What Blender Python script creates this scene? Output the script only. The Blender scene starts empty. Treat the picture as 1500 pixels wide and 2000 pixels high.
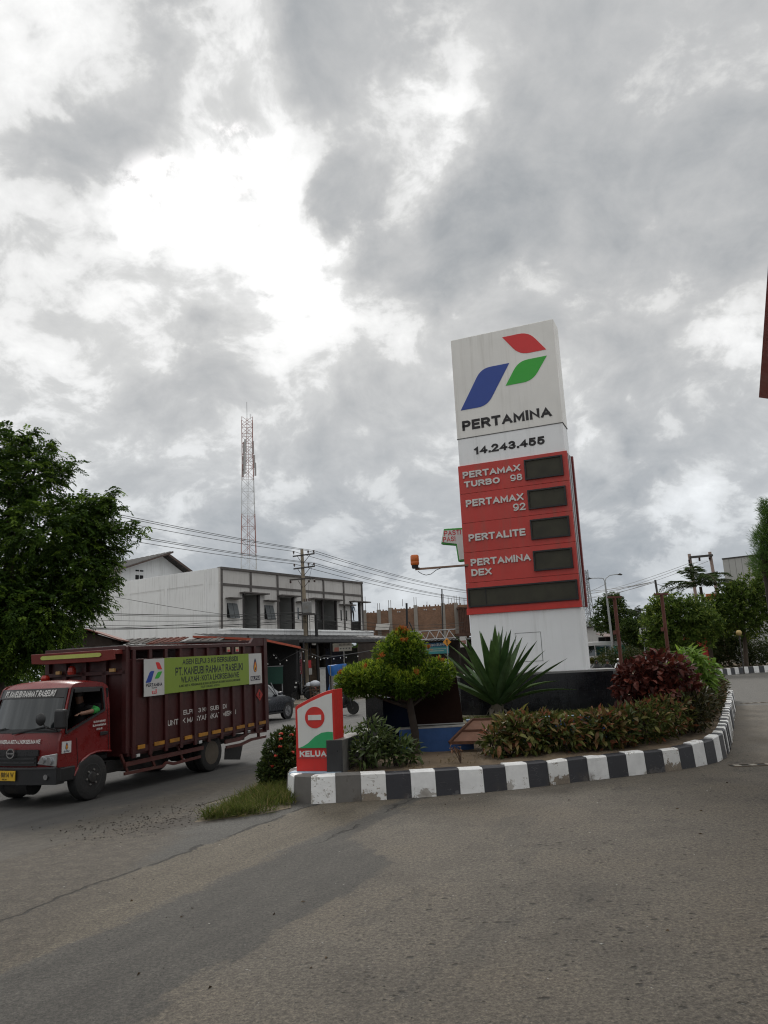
import bpy, bmesh, math, random
import numpy as np
from mathutils import Vector, Matrix
S = bpy.context.scene
COL = S.collection
R = math.radians
rng = np.random.default_rng(7)
random.seed(5)

# ------------------------------------------------------------------ camera
EYE = Vector((0, 0, 1.9)); FPX = 1508.0; PITCH = R(11.25); ROLL = R(2.7)
_f = Vector((0, math.cos(PITCH), math.sin(PITCH))); _r0 = Vector((1, 0, 0)); _u0 = _r0.cross(_f)
_r = math.cos(ROLL)*_r0 - math.sin(ROLL)*_u0; _u = math.cos(ROLL)*_u0 + math.sin(ROLL)*_r0
cam = bpy.data.cameras.new('camera'); cam_o = bpy.data.objects.new('camera', cam); COL.objects.link(cam_o)
cam.sensor_fit = 'VERTICAL'; cam.sensor_height = 36.0; cam.lens = FPX/2000*36
cam.clip_start = .05; cam.clip_end = 5000
M = Matrix.Identity(4)
for i in range(3):
    M[i][0] = _r[i]; M[i][1] = _u[i]; M[i][2] = -_f[i]; M[i][3] = EYE[i]
cam_o.matrix_world = M
S.camera = cam_o
def ray(px, py): return _f + (px-750)/FPX*_r - (py-1000)/FPX*_u
def at(px, py, Y):
    """world point seen at photo pixel (px,py) on the plane y=Y"""
    d = ray(px, py); return EYE + d*(Y/d.y)
def gnd(px, py, z=0.0):
    d = ray(px, py); return EYE + d*((z-EYE.z)/d.z)

# ------------------------------------------------------------------ node helpers
class E:
    """tiny expression wrapper for shader sockets"""
    def __init__(s, nt, sock): s.nt, s.s = nt, sock
    def _m(s, op, *a, clamp=False):
        n = s.nt.nodes.new('ShaderNodeMath'); n.operation = op; n.use_clamp = clamp
        for i, v in enumerate((s,)+a):
            if isinstance(v, E): s.nt.links.new(v.s, n.inputs[i])
            else: n.inputs[i].default_value = v
        return E(s.nt, n.outputs[0])
    def __add__(s, o): return s._m('ADD', o)
    __radd__ = __add__
    def __sub__(s, o): return s._m('SUBTRACT', o)
    def __rsub__(s, o): return s._m('MULTIPLY', -1.0)._m('ADD', o)
    def __mul__(s, o): return s._m('MULTIPLY', o)
    __rmul__ = __mul__
    def __truediv__(s, o): return s._m('DIVIDE', o)
    def mx(s, o): return s._m('MAXIMUM', o)
    def mn(s, o): return s._m('MINIMUM', o)
    def pw(s, o): return s._m('POWER', o)
    def ab(s): return s._m('ABSOLUTE')
    def step(s, a, b, c=0.0, d=1.0):
        n = s.nt.nodes.new('ShaderNodeMapRange'); n.interpolation_type = 'SMOOTHSTEP'
        s.nt.links.new(s.s, n.inputs[0])
        for i, v in enumerate((a, b, c, d)): n.inputs[1+i].default_value = v
        return E(s.nt, n.outputs[0])
    def lin(s, a, b, c=0.0, d=1.0):
        n = s.nt.nodes.new('ShaderNodeMapRange')
        s.nt.links.new(s.s, n.inputs[0])
        for i, v in enumerate((a, b, c, d)): n.inputs[1+i].default_value = v
        return E(s.nt, n.outputs[0])
def noise(nt, vec, scale, detail=4, rough=.55, dist=0.0, w=None):
    n = nt.nodes.new('ShaderNodeTexNoise'); n.inputs['Scale'].default_value = scale
    n.inputs['Detail'].default_value = detail; n.inputs['Roughness'].default_value = rough; n.inputs['Distortion'].default_value = dist
    if vec is not None: nt.links.new(vec, n.inputs['Vector'])
    return E(nt, n.outputs[0])
def voro(nt, vec, scale, feat='F1', rand=1.0):
    n = nt.nodes.new('ShaderNodeTexVoronoi'); n.feature = feat; n.inputs['Scale'].default_value = scale
    n.inputs['Randomness'].default_value = rand
    if vec is not None: nt.links.new(vec, n.inputs['Vector'])
    return E(nt, n.outputs['Distance'])
def mixc(nt, fac, a, b, mode='MIX'):
    n = nt.nodes.new('ShaderNodeMix'); n.data_type = 'RGBA'; n.blend_type = mode
    for i, v in ((0, fac), (6, a), (7, b)):
        if isinstance(v, E): nt.links.new(v.s, n.inputs[i])
        elif hasattr(v, 'is_output'): nt.links.new(v, n.inputs[i])
        elif isinstance(v, (int, float)): n.inputs[i].default_value = v
        else: n.inputs[i].default_value = (*v[:3], 1)
    return n.outputs[2]
def comb(nt, x, y, z):
    n = nt.nodes.new('ShaderNodeCombineXYZ')
    for i, v in enumerate((x, y, z)):
        if isinstance(v, E): nt.links.new(v.s, n.inputs[i])
        else: n.inputs[i].default_value = v
    return n.outputs[0]
def sep(nt, vec):
    n = nt.nodes.new('ShaderNodeSeparateXYZ'); nt.links.new(vec, n.inputs[0])
    return [E(nt, o) for o in n.outputs]

# ------------------------------------------------------------------ sky, sun, exposure
SUN_DIR = Vector(ray(390, 300)).normalized()
sun_el = math.asin(SUN_DIR.z); sun_az = math.atan2(SUN_DIR.x, SUN_DIR.y)
W = bpy.data.worlds.new('World'); S.world = W; W.use_nodes = True
nt = W.node_tree; nt.nodes.clear()
out = nt.nodes.new('ShaderNodeOutputWorld'); bg = nt.nodes.new('ShaderNodeBackground')
bg.inputs[1].default_value = .1; nt.links.new(bg.outputs[0], out.inputs[0])
sk = nt.nodes.new('ShaderNodeTexSky'); sk.sky_type = 'NISHITA'; sk.sun_disc = False
sk.sun_elevation = sun_el; sk.sun_rotation = sun_az; sk.air_density = 1.2; sk.dust_density = 2.0
tc = nt.nodes.new('ShaderNodeTexCoord'); gen = tc.outputs['Generated']
dx, dy, dz = sep(nt, gen)
zz = dz.mx(0.0) + .55
wx, wy = dx/zz, dy/zz
base = comb(nt, wx, wy, 0.0)
def vadd(vec, ncol, k):
    """shift a vector by a colour noise, centred"""
    m = nt.nodes.new('ShaderNodeVectorMath'); m.operation = 'MULTIPLY_ADD'; nt.links.new(ncol, m.inputs[0]); m.inputs[1].default_value = (k, k, k); nt.links.new(vec, m.inputs[2])
    q = nt.nodes.new('ShaderNodeVectorMath'); q.operation = 'SUBTRACT'; nt.links.new(m.outputs[0], q.inputs[0]); q.inputs[1].default_value = (k/2, k/2, k/2); return q.outputs[0]
def ncolor(vec, scale, detail, rough=.55):
    n = nt.nodes.new('ShaderNodeTexNoise'); n.inputs['Scale'].default_value = scale; n.inputs['Detail'].default_value = detail; n.inputs['Roughness'].default_value = rough
    nt.links.new(vec, n.inputs['Vector']); return n.outputs['Color']
P = vadd(base, ncolor(base, 3.0, 3), .16)
genw = vadd(vadd(gen, ncolor(gen, 3.2, 7, .6), .30), ncolor(gen, 11.0, 5, .6), .07)
nz = nt.nodes.new('ShaderNodeVectorMath'); nz.operation = 'NORMALIZE'; nt.links.new(genw, nz.inputs[0])
def cone0(px, py, w0, w1):
    n = nt.nodes.new('ShaderNodeVectorMath'); n.operation = 'DOT_PRODUCT'; nt.links.new(gen, n.inputs[0]); n.inputs[1].default_value = Vector(ray(px, py)).normalized()
    return E(nt, n.outputs['Value']).step(math.cos(R(w1)), math.cos(R(w0)))
def cone(px, py, w0, w1):
    """1 at the middle of a cloud feature, falling to 0 at w1 degrees"""
    n = nt.nodes.new('ShaderNodeVectorMath'); n.operation = 'DOT_PRODUCT'; nt.links.new(nz.outputs[0], n.inputs[0]); n.inputs[1].default_value = Vector(ray(px, py)).normalized()
    return E(nt, n.outputs['Value']).step(math.cos(R(w1)), math.cos(R(w0)))
big = noise(nt, P, 2.0, 3, .5)
mid = noise(nt, P, 5.0, 11, .60)
fine = noise(nt, P, 14.0, 8, .6)
v = .595 + (big-.5)*.50 + (mid-.5)*.72 + (fine-.5)*.34
for px, py, w0, w1, amt in [
        (430, 430, 0, 11, .09), (400, 300, 0, 9, .07), (330, 520, 0, 9, .05), (480, 150, 0, 5, .12), (540, 560, 0, 6, .06), (480, 40, 0, 4, .07), (160, 20, 0, 5, .15), (20, 150, 0, 4, .14), (560, 640, 0, 8, .14), (520, 480, 0, 6, .10),
        (330, 90, 0, 6, -.13), (120, 200, 0, 7, -.13), (180, 310, 0, 4, -.10), (70, 460, 0, 8, .02), (120, 640, 0, 9, .06),
        (925, 190, 0, 4.0, .12), (880, 290, 0, 4.5, .10), (800, 310, 0, 5, .16), (800, 420, 0, 7.5, -.17), (680, 410, 0, 4, -.12), (960, 420, 0, 5, -.12), (500, 535, 0, 4, -.20), (680, 130, 0, 9, -.10), (1150, 150, 2, 16, -.10), (1350, 250, 2, 12, -.08), (720, 20, 0, 8, -.08),
        (1180, 560, 2, 12, -.03), (1100, 420, 0, 6, -.02), (1420, 620, 0, 3.5, .10), (1180, 890, 0, 3, .14), (1390, 1000, 0, 4.0, .15), (1330, 985, 0, 2.5, .10), (400, 740, 0, 5.5, -.11), (440, 870, 0, 5, .05), (250, 640, 0, 5, .05), (640, 790, 0, 7, -.02), (300, 860, 0, 8, .03),
        (600, 1030, 0, 8, -.08), (330, 1030, 0, 7, -.04), (1280, 1100, 0, 8, -.06), (1350, 830, 0, 8, -.12), (820, 960, 0, 6, -.06), (760, 700, 0, 6, .0)]:
    v = v + cone(px, py, w0, w1)*amt
v = v + ((mid*.62+fine*.38)+(v-.60)*.6).step(.47, .575)*.115 - .035
v = v.mn(.90)
v = v + dz.step(.70, 1.0)*.42 - (1-dz.step(.0, .36))*.21
ramp = nt.nodes.new('ShaderNodeValToRGB'); nt.links.new(v.s, ramp.inputs[0])
cr = ramp.color_ramp; cr.interpolation = 'LINEAR'
stops = [(0.0, (.155, .172, .19)), (.25, (.248, .260, .272)), (.45, (.345, .350, .354)), (.60, (.435, .438, .436)), (.74, (.545, .547, .545)), (.90, (.70, .70, .695)), (1.0, (1.65, 1.65, 1.62))]
cr.elements[0].position = stops[0][0]; cr.elements[0].color = (*stops[0][1], 1)
cr.elements[1].position = stops[-1][0]; cr.elements[1].color = (*stops[-1][1], 1)
for p, c in stops[1:-1]:
    e = cr.elements.new(p); e.color = (*c, 1)
tint = mixc(nt, dz.step(.04, .42), (.935, .98, 1.03), (1, 1, 1))
sc10 = mixc(nt, 1.0, mixc(nt, 1.0, ramp.outputs[0], tint, 'MULTIPLY'), (10, 10, 10), 'MULTIPLY')
gap = ((cone0(318, 405, .6, 4.0)*1.0).mx(cone0(272, 440, .4, 2.2)).mx(cone0(458, 310, .4, 2.8)*.9) * (noise(nt, gen, 22.0, 6, .6).step(.40, .56)))
gap = (gap*.95).mx(noise(nt, P, 1.1, 2, .5).step(.70, .80)*(v.step(.45, .6))*.4)
blue = mixc(nt, 1.0, sk.outputs[0], (1.25, 1.25, 1.25), 'MULTIPLY')
soft = mixc(nt, .12, mixc(nt, .8, blue, (3.1, 4.2, 5.6)), sc10)
nt.links.new(mixc(nt, gap, sc10, soft), bg.inputs[0])
sun = bpy.data.lights.new('sun', 'SUN'); sun.energy = 1.1; sun.angle = R(18); sun.color = (1, .965, .91)
sun_o = bpy.data.objects.new('sun', sun); COL.objects.link(sun_o); sun_o.location = (0, 0, 30)
sun_o.rotation_euler = (-SUN_DIR).to_track_quat('-Z', 'Y').to_euler()
vs = S.view_settings; S.display_settings.display_device = 'sRGB'
vs.view_transform = 'Standard'; vs.look = 'None'; vs.gamma = 1; vs.use_curve_mapping = False; vs.exposure = 0.66
S.cycles.use_denoising = True; S.cycles.filter_width = 1.15
S.cycles.max_bounces = 6; S.cycles.transparent_max_bounces = 8

# ------------------------------------------------------------------ materials
MATS = {}
def mat(name, col, rough=.6, metal=0.0, var=.12, vs=5.0, bump=0.0, bs=60.0, dirt=0.0, dcol=(.16, .12, .08), spec=.5, streak=0.0):
    if name in MATS: return MATS[name]
    m = bpy.data.materials.new(name); m.use_nodes = True; t = m.node_tree
    b = t.nodes['Principled BSDF']
    tcn = t.nodes.new('ShaderNodeTexCoord'); v = tcn.outputs['Object']
    n = noise(t, v, vs, 5, .6)
    c = mixc(t, n.lin(.25, .75), tuple(x*(1-var) for x in col), tuple(min(1, x*(1+var)) for x in col))
    if dirt:
        d = noise(t, v, vs*.45, 7, .65).step(.62-dirt*.3, .80-dirt*.15)*dirt
        c = mixc(t, d, c, dcol)
    if streak:
        x_, y_, z_ = sep(t, v); sv = comb(t, x_*1.0, y_*1.0, z_*.045)
        k = noise(t, sv, 7.0, 5, .65).step(.46, .72)*noise(t, v, .7, 4).step(.35, .6); c = mixc(t, k*streak, c, dcol)
    t.links.new(c, b.inputs['Base Color'])
    b.inputs['Metallic'].default_value = metal; b.inputs['Specular IOR Level'].default_value = spec
    r = noise(t, v, vs*3, 4, .6).lin(.3, .7, max(.03, rough-.1), min(1, rough+.1)); t.links.new(r.s, b.inputs['Roughness'])
    if bump:
        bn = t.nodes.new('ShaderNodeBump'); bn.inputs['Strength'].default_value = bump; bn.inputs['Distance'].default_value = .02
        t.links.new(noise(t, v, bs, 6, .6).s, bn.inputs['Height']); t.links.new(bn.outputs[0], b.inputs['Normal'])
    MATS[name] = m; return m
def leafmat(name, dark, light, tip=None, rough=.45, transl=.35):
    """leaf colour follows each leaf's own number ('rnd') and its age ('age')"""
    if name in MATS: return MATS[name]
    m = bpy.data.materials.new(name); m.use_nodes = True; t = m.node_tree
    b = t.nodes['Principled BSDF']; o = t.nodes['Material Output']
    a = t.nodes.new('ShaderNodeAttribute'); a.attribute_name = 'rnd'
    c = mixc(t, E(t, a.outputs['Fac']), dark, light)
    if tip:
        g = t.nodes.new('ShaderNodeAttribute'); g.attribute_name = 'age'
        c = mixc(t, E(t, g.outputs['Fac']), c, tip)
    t.links.new(c, b.inputs['Base Color']); b.inputs['Roughness'].default_value = rough+.12; b.inputs['Specular IOR Level'].default_value = .16
    tr = t.nodes.new('ShaderNodeBsdfTranslucent'); t.links.new(c, tr.inputs[0])
    mx = t.nodes.new('ShaderNodeMixShader'); mx.inputs[0].default_value = transl
    t.links.new(b.outputs[0], mx.inputs[1]); t.links.new(tr.outputs[0], mx.inputs[2]); t.links.new(mx.outputs[0], o.inputs[0])
    MATS[name] = m; return m
def leafmat1(name, cols, rough=.4, transl=.25, vs=3.0):
    """leaves built one by one: each leaf object takes its own shade, with a paler midrib grain"""
    if name in MATS: return MATS[name]
    m = bpy.data.materials.new(name); m.use_nodes = True; t = m.node_tree
    b = t.nodes['Principled BSDF']; o = t.nodes['Material Output']
    oi = t.nodes.new('ShaderNodeObjectInfo'); rp = t.nodes.new('ShaderNodeValToRGB'); cr = rp.color_ramp
    t.links.new(oi.outputs['Random'], rp.inputs[0])
    cr.elements[0].color = (*cols[0], 1); cr.elements[1].color = (*cols[-1], 1)
    for i, c in enumerate(cols[1:-1]):
        e = cr.elements.new((i+1)/(len(cols)-1)); e.color = (*c, 1)
    tcn = t.nodes.new('ShaderNodeTexCoord')
    n = noise(t, tcn.outputs['Object'], vs*8, 4, .6)
    c = mixc(t, 1.0, rp.outputs[0], mixc(t, n.lin(.3, .7), (.7, .7, .7), (1.3, 1.3, 1.3)), 'MULTIPLY')
    t.links.new(c, b.inputs['Base Color']); b.inputs['Roughness'].default_value = rough+.08; b.inputs['Specular IOR Level'].default_value = .25
    tr = t.nodes.new('ShaderNodeBsdfTranslucent'); t.links.new(c, tr.inputs[0])
    mx = t.nodes.new('ShaderNodeMixShader'); mx.inputs[0].default_value = transl
    t.links.new(b.outputs[0], mx.inputs[1]); t.links.new(tr.outputs[0], mx.inputs[2]); t.links.new(mx.outputs[0], o.inputs[0])
    MATS[name] = m; return m

# ------------------------------------------------------------------ mesh helpers
def link(o, parent=None):
    COL.objects.link(o)
    if parent is not None: o.parent = parent
    return o
def tag(o, label=None, cat=None, group=None, kind=None):
    if label: o['label'] = label
    if cat: o['category'] = cat
    if group: o['group'] = group
    if kind: o['kind'] = kind
    return o
def thing(name, label, cat, loc=(0, 0, 0), rz=0.0, group=None):
    o = bpy.data.objects.new(name, None); o.empty_display_size = .2
    o.location = loc; o.rotation_euler = (0, 0, rz); COL.objects.link(o)
    return tag(o, label, cat, group)
def copy_tree(o, parent=None):
    c = o.copy(); COL.objects.link(c)
    if parent is not None: c.parent = parent
    for ch in list(o.children): copy_tree(ch, c)
    return c
class MB:
    def __init__(s): s.v = []; s.f = []; s.m = []
    def add(s, vs, fs, m=0):
        b = len(s.v); s.v += [tuple(p) for p in vs]; s.f += [tuple(b+i for i in f) for f in fs]; s.m += [m]*len(fs); return s
    def box(s, x0, x1, y0, y1, z0, z1, m=0):
        vs = [(x0, y0, z0), (x1, y0, z0), (x1, y1, z0), (x0, y1, z0), (x0, y0, z1), (x1, y0, z1), (x1, y1, z1), (x0, y1, z1)]
        return s.add(vs, [(3, 2, 1, 0), (4, 5, 6, 7), (0, 1, 5, 4), (1, 2, 6, 5), (2, 3, 7, 6), (3, 0, 4, 7)], m)
    def bar(s, p, q, w, h=None, m=0, up=(0, 0, 1)):
        """box-section bar from p to q"""
        p, q = Vector(p), Vector(q); h = h or w; d = (q-p).normalized(); upv = Vector(up)
        if abs(d.dot(upv)) > .98: upv = Vector((0, 1, 0))
        x = d.cross(upv).normalized()*(w/2); y = x.cross(d).normalized()*(h/2)
        vs = [p-x-y, p+x-y, p+x+y, p-x+y, q-x-y, q+x-y, q+x+y, q-x+y]
        return s.add(vs, [(0, 1, 2, 3), (7, 6, 5, 4), (0, 4, 5, 1), (1, 5, 6, 2), (2, 6, 7, 3), (3, 7, 4, 0)], m)
    def tube(s, pts, r, n=8, m=0, cap=True):
        """round tube along a polyline; r one radius or a list"""
        pts = [Vector(p) for p in pts]; rs = r if isinstance(r, (list, tuple)) else [r]*len(pts)
        vs = []; fs = []
        prev = None
        for i, p in enumerate(pts):
            d = (pts[min(i+1, len(pts)-1)]-pts[max(i-1, 0)]).normalized()
            if prev is None:
                a = Vector((0, 0, 1)) if abs(d.z) < .9 else Vector((1, 0, 0))
                x = d.cross(a).normalized()
            else: x = (prev-d*prev.dot(d)).normalized()
            prev = x; y = d.cross(x)
            for k in range(n):
                t = 2*math.pi*k/n; vs.append(p+(x*math.cos(t)+y*math.sin(t))*rs[i])
        for i in range(len(pts)-1):
            for k in range(n):
                fs.append((i*n+k, i*n+(k+1) % n, (i+1)*n+(k+1) % n, (i+1)*n+k))
        if cap: fs += [tuple(range(n-1, -1, -1)), tuple((len(pts)-1)*n+k for k in range(n))]
        return s.add(vs, fs, m)
    def lathe(s, prof, c=(0, 0, 0), axis='z', n=24, m=0):
        """prof: list of (radius, height)"""
        vs = []; fs = []
        for (r, h) in prof:
            for k in range(n):
                t = 2*math.pi*k/n; a, b = r*math.cos(t), r*math.sin(t)
                p = (a, b, h) if axis == 'z' else ((a, h, b) if axis == 'y' else (h, a, b))
                vs.append((p[0]+c[0], p[1]+c[1], p[2]+c[2]))
        for i in range(len(prof)-1):
            for k in range(n): fs.append((i*n+k, i*n+(k+1) % n, (i+1)*n+(k+1) % n, (i+1)*n+k))
        fs += [tuple(range(n-1, -1, -1)), tuple((len(prof)-1)*n+k for k in range(n))]
        return s.add(vs, fs, m)
    def prism(s, poly, t0, t1, mp, m=0):
        """polygon (a,b) swept from t0 to t1; mp(a,b,t) gives the point"""
        n = len(poly); vs = [mp(a, b, t0) for a, b in poly]+[mp(a, b, t1) for a, b in poly]
        fs = [tuple(range(n-1, -1, -1)), tuple(range(n, 2*n))]+[(i, (i+1) % n, n+(i+1) % n, n+i) for i in range(n)]
        return s.add(vs, fs, m)
    def data(s, name, mats, smooth=None):
        me = bpy.data.meshes.new(name); me.from_pydata(s.v, [], s.f)
        for mm in (mats if isinstance(mats, (list, tuple)) else [mats]): me.materials.append(mm)
        if max(s.m, default=0): me.polygons.foreach_set('material_index', s.m)
        bm = bmesh.new(); bm.from_mesh(me); bmesh.ops.recalc_face_normals(bm, faces=bm.faces); bm.to_mesh(me); bm.free()
        if smooth is not None:
            me.polygons.foreach_set('use_smooth', [True]*len(me.polygons))
            try: me.set_sharp_from_angle(angle=R(smooth))
            except Exception: pass
        me.update(); return me
    def build(s, name, mats, parent=None, smooth=None, bev=0.0, seg=2, kind=None, label=None):
        o = link(bpy.data.objects.new(name, s.data(name, mats, smooth)), parent)
        if bev:
            b = o.modifiers.new('bevel', 'BEVEL'); b.width = bev; b.segments = seg; b.limit_method = 'ANGLE'; b.angle_limit = R(40)
        if kind: o['kind'] = kind
        if label: o['label'] = label
        return o
def arrmesh(name, V, F, mats, parent=None, attrs=None, smooth=False, kind=None):
    """numpy quads (k,4) or triangles"""
    me = bpy.data.meshes.new(name); V = np.asarray(V, np.float32); F = np.asarray(F, np.int32); k = F.shape[1]
    me.vertices.add(len(V)); me.vertices.foreach_set('co', V.ravel())
    me.loops.add(F.size); me.loops.foreach_set('vertex_index', F.ravel())
    me.polygons.add(len(F)); me.polygons.foreach_set('loop_start', np.arange(0, F.size, k, dtype=np.int32))
    if smooth: me.polygons.foreach_set('use_smooth', np.ones(len(F), bool))
    for mm in (mats if isinstance(mats, (list, tuple)) else [mats]): me.materials.append(mm)
    for an, av in (attrs or {}).items():
        at_ = me.attributes.new(an, 'FLOAT', 'POINT'); at_.data.foreach_set('value', np.asarray(av, np.float32))
    me.update(calc_edges=True); me.validate()
    o = link(bpy.data.objects.new(name, me), parent)
    if kind: o['kind'] = kind
    return o
def unit(a): return a/np.maximum(np.linalg.norm(a, axis=-1, keepdims=True), 1e-9)
def leaves(name, P, D, L, Wd, m, parent=None, rnd=None, age=None, fold=.25, kind=None, curl=.15):
    """many leaf blades, each two folded quads: base P, direction D, length L, width Wd"""
    n = len(P); D = unit(D); A = unit(np.cross(D, unit(rng.normal(size=(n, 3))+np.array([0, 0, .6])))); N = np.cross(A, D)
    L = np.broadcast_to(L, n)[:, None]; Wd = np.broadcast_to(Wd, n)[:, None]
    midp = P+D*L*.5; tip = P+D*L-N*L*curl*np.sign(N[:, 2:3]+1e-6)
    up = N*Wd*fold
    V = np.stack([P, midp+A*Wd*.5+up, tip, midp-A*Wd*.5+up, midp], 1).reshape(-1, 3)
    i = np.arange(n)[:, None]*5
    F = np.concatenate([i+np.array([[0, 1, 4]]), i+np.array([[1, 2, 4]]), i+np.array([[2, 3, 4]]), i+np.array([[3, 0, 4]])], 0)
    rnd = rng.random(n) if rnd is None else rnd
    at_ = {'rnd': np.repeat(rnd, 5)}
    at_['age'] = np.repeat(age if age is not None else np.zeros(n), 5)
    return arrmesh(name, V, F, m, parent, at_, kind=kind)
def _arc(cx, cy, rx, ry, a0, a1, n=9): return [(cx+rx*math.cos(R(a0+(a1-a0)*k/n)), cy+ry*math.sin(R(a0+(a1-a0)*k/n))) for k in range(n+1)]
_O = _arc(.5, .5, .5, .5, 90, 450, 20)
# capital letters and figures as pen strokes in a unit box: (relative width, strokes)
GLY = {
 'A': (1.0, [[(0, 0), (.5, 1), (1, 0)], [(.2, .3), (.8, .3)]]),
 'B': (.85, [[(0, 0), (0, 1), (.55, 1)]+_arc(.6, .76, .34, .24, 90, -90, 7)+[(0, .52)], [(.6, .52)]+_arc(.62, .26, .38, .26, 90, -90, 7)+[(0, 0)]]),
 'C': (.9, [_arc(.52, .5, .52, .5, 42, 318, 14)]), 'D': (.9, [[(0, 0), (0, 1), (.45, 1)]+_arc(.45, .5, .55, .5, 90, -90, 10)+[(0, 0)]]),
 'E': (.75, [[(1, 1), (0, 1), (0, 0), (1, 0)], [(0, .52), (.9, .52)]]), 'F': (.7, [[(1, 1), (0, 1), (0, 0)], [(0, .5), (.85, .5)]]),
 'G': (.95, [_arc(.5, .5, .5, .5, 45, 300, 13)+[(1, .2), (1, .46), (.58, .46)]]), 'H': (.88, [[(0, 0), (0, 1)], [(1, 0), (1, 1)], [(0, .5), (1, .5)]]),
 'I': (.0, [[(0, 0), (0, 1)]]), 'J': (.65, [[(1, 1), (1, .32)]+_arc(.5, .3, .5, .3, 0, -170, 8)]), 'K': (.88, [[(0, 0), (0, 1)], [(1, 1), (.08, .42)], [(.36, .6), (1, 0)]]),
 'L': (.7, [[(0, 1), (0, 0), (1, 0)]]), 'M': (1.08, [[(0, 0), (0, 1), (.5, .18), (1, 1), (1, 0)]]), 'N': (.9, [[(0, 0), (0, 1), (1, 0), (1, 1)]]), 'O': (1.0, [_O]),
 'P': (.8, [[(0, 0), (0, 1), (.55, 1)]+_arc(.58, .72, .42, .28, 90, -90, 8)+[(0, .44)]]), 'Q': (1.0, [_O, [(.6, .3), (1, -.02)]]),
 'R': (.88, [[(0, 0), (0, 1), (.55, 1)]+_arc(.58, .74, .38, .26, 90, -90, 8)+[(0, .48)], [(.5, .48), (1, 0)]]),
 'S': (.82, [_arc(.5, .74, .46, .26, 25, 270, 10)+_arc(.5, .25, .5, .25, 90, -160, 10)[1:]]), 'T': (.85, [[(0, 1), (1, 1)], [(.5, 1), (.5, 0)]]),
 'U': (.9, [[(0, 1), (0, .38)]+_arc(.5, .36, .5, .36, 180, 360, 10)+[(1, 1)]]), 'V': (.95, [[(0, 1), (.5, 0), (1, 1)]]), 'W': (1.35, [[(0, 1), (.25, 0), (.5, .9), (.75, 0), (1, 1)]]),
 'X': (.92, [[(0, 0), (1, 1)], [(0, 1), (1, 0)]]), 'Y': (.92, [[(0, 1), (.5, .45), (1, 1)], [(.5, .45), (.5, 0)]]), 'Z': (.82, [[(0, 1), (1, 1), (0, 0), (1, 0)]]),
 '0': (.8, [_O]), '1': (.36, [[(-.1, .72), (.75, 1), (.75, 0)]]), '2': (.78, [_arc(.5, .7, .48, .3, 165, -20, 9)+[(.0, 0), (1, 0)]]),
 '3': (.78, [_arc(.48, .75, .44, .25, 150, -90, 9)+_arc(.48, .26, .5, .26, 90, -155, 9)[1:]]), '4': (.85, [[(.72, 0), (.72, 1), (0, .28), (1, .28)]]),
 '5': (.78, [[(.92, 1), (.14, 1), (.06, .52)]+_arc(.48, .32, .5, .32, 125, -150, 10)]), '6': (.8, [_arc(.6, .5, .6, .5, 62, 180, 7)+_arc(.5, .32, .5, .32, 180, -180, 16)]),
 '7': (.78, [[(0, 1), (1, 1), (.35, 0)]]), '8': (.78, [_arc(.5, .75, .42, .25, -90, 270, 14), _arc(.5, .26, .5, .26, 90, 450, 14)]), '9': (.8, [_arc(.4, .5, .6, .5, -118, 0, 7)+_arc(.5, .68, .5, .32, 0, 360, 16)]),
 '.': (.0, [[(0, 0), (0, .02)]]), ',': (.1, [[(.5, .02), (0, -.15)]]), ':': (.0, [[(0, .08), (0, .1)], [(0, .62), (0, .64)]]), '!': (.0, [[(0, .36), (0, 1)], [(0, 0), (0, .02)]]),
 '(': (.28, [_arc(1, .5, 1, .6, 110, 250, 6)]), ')': (.28, [_arc(0, .5, 1, .6, 70, -70, 6)]), '/': (.5, [[(0, 0), (1, 1)]])}
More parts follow.
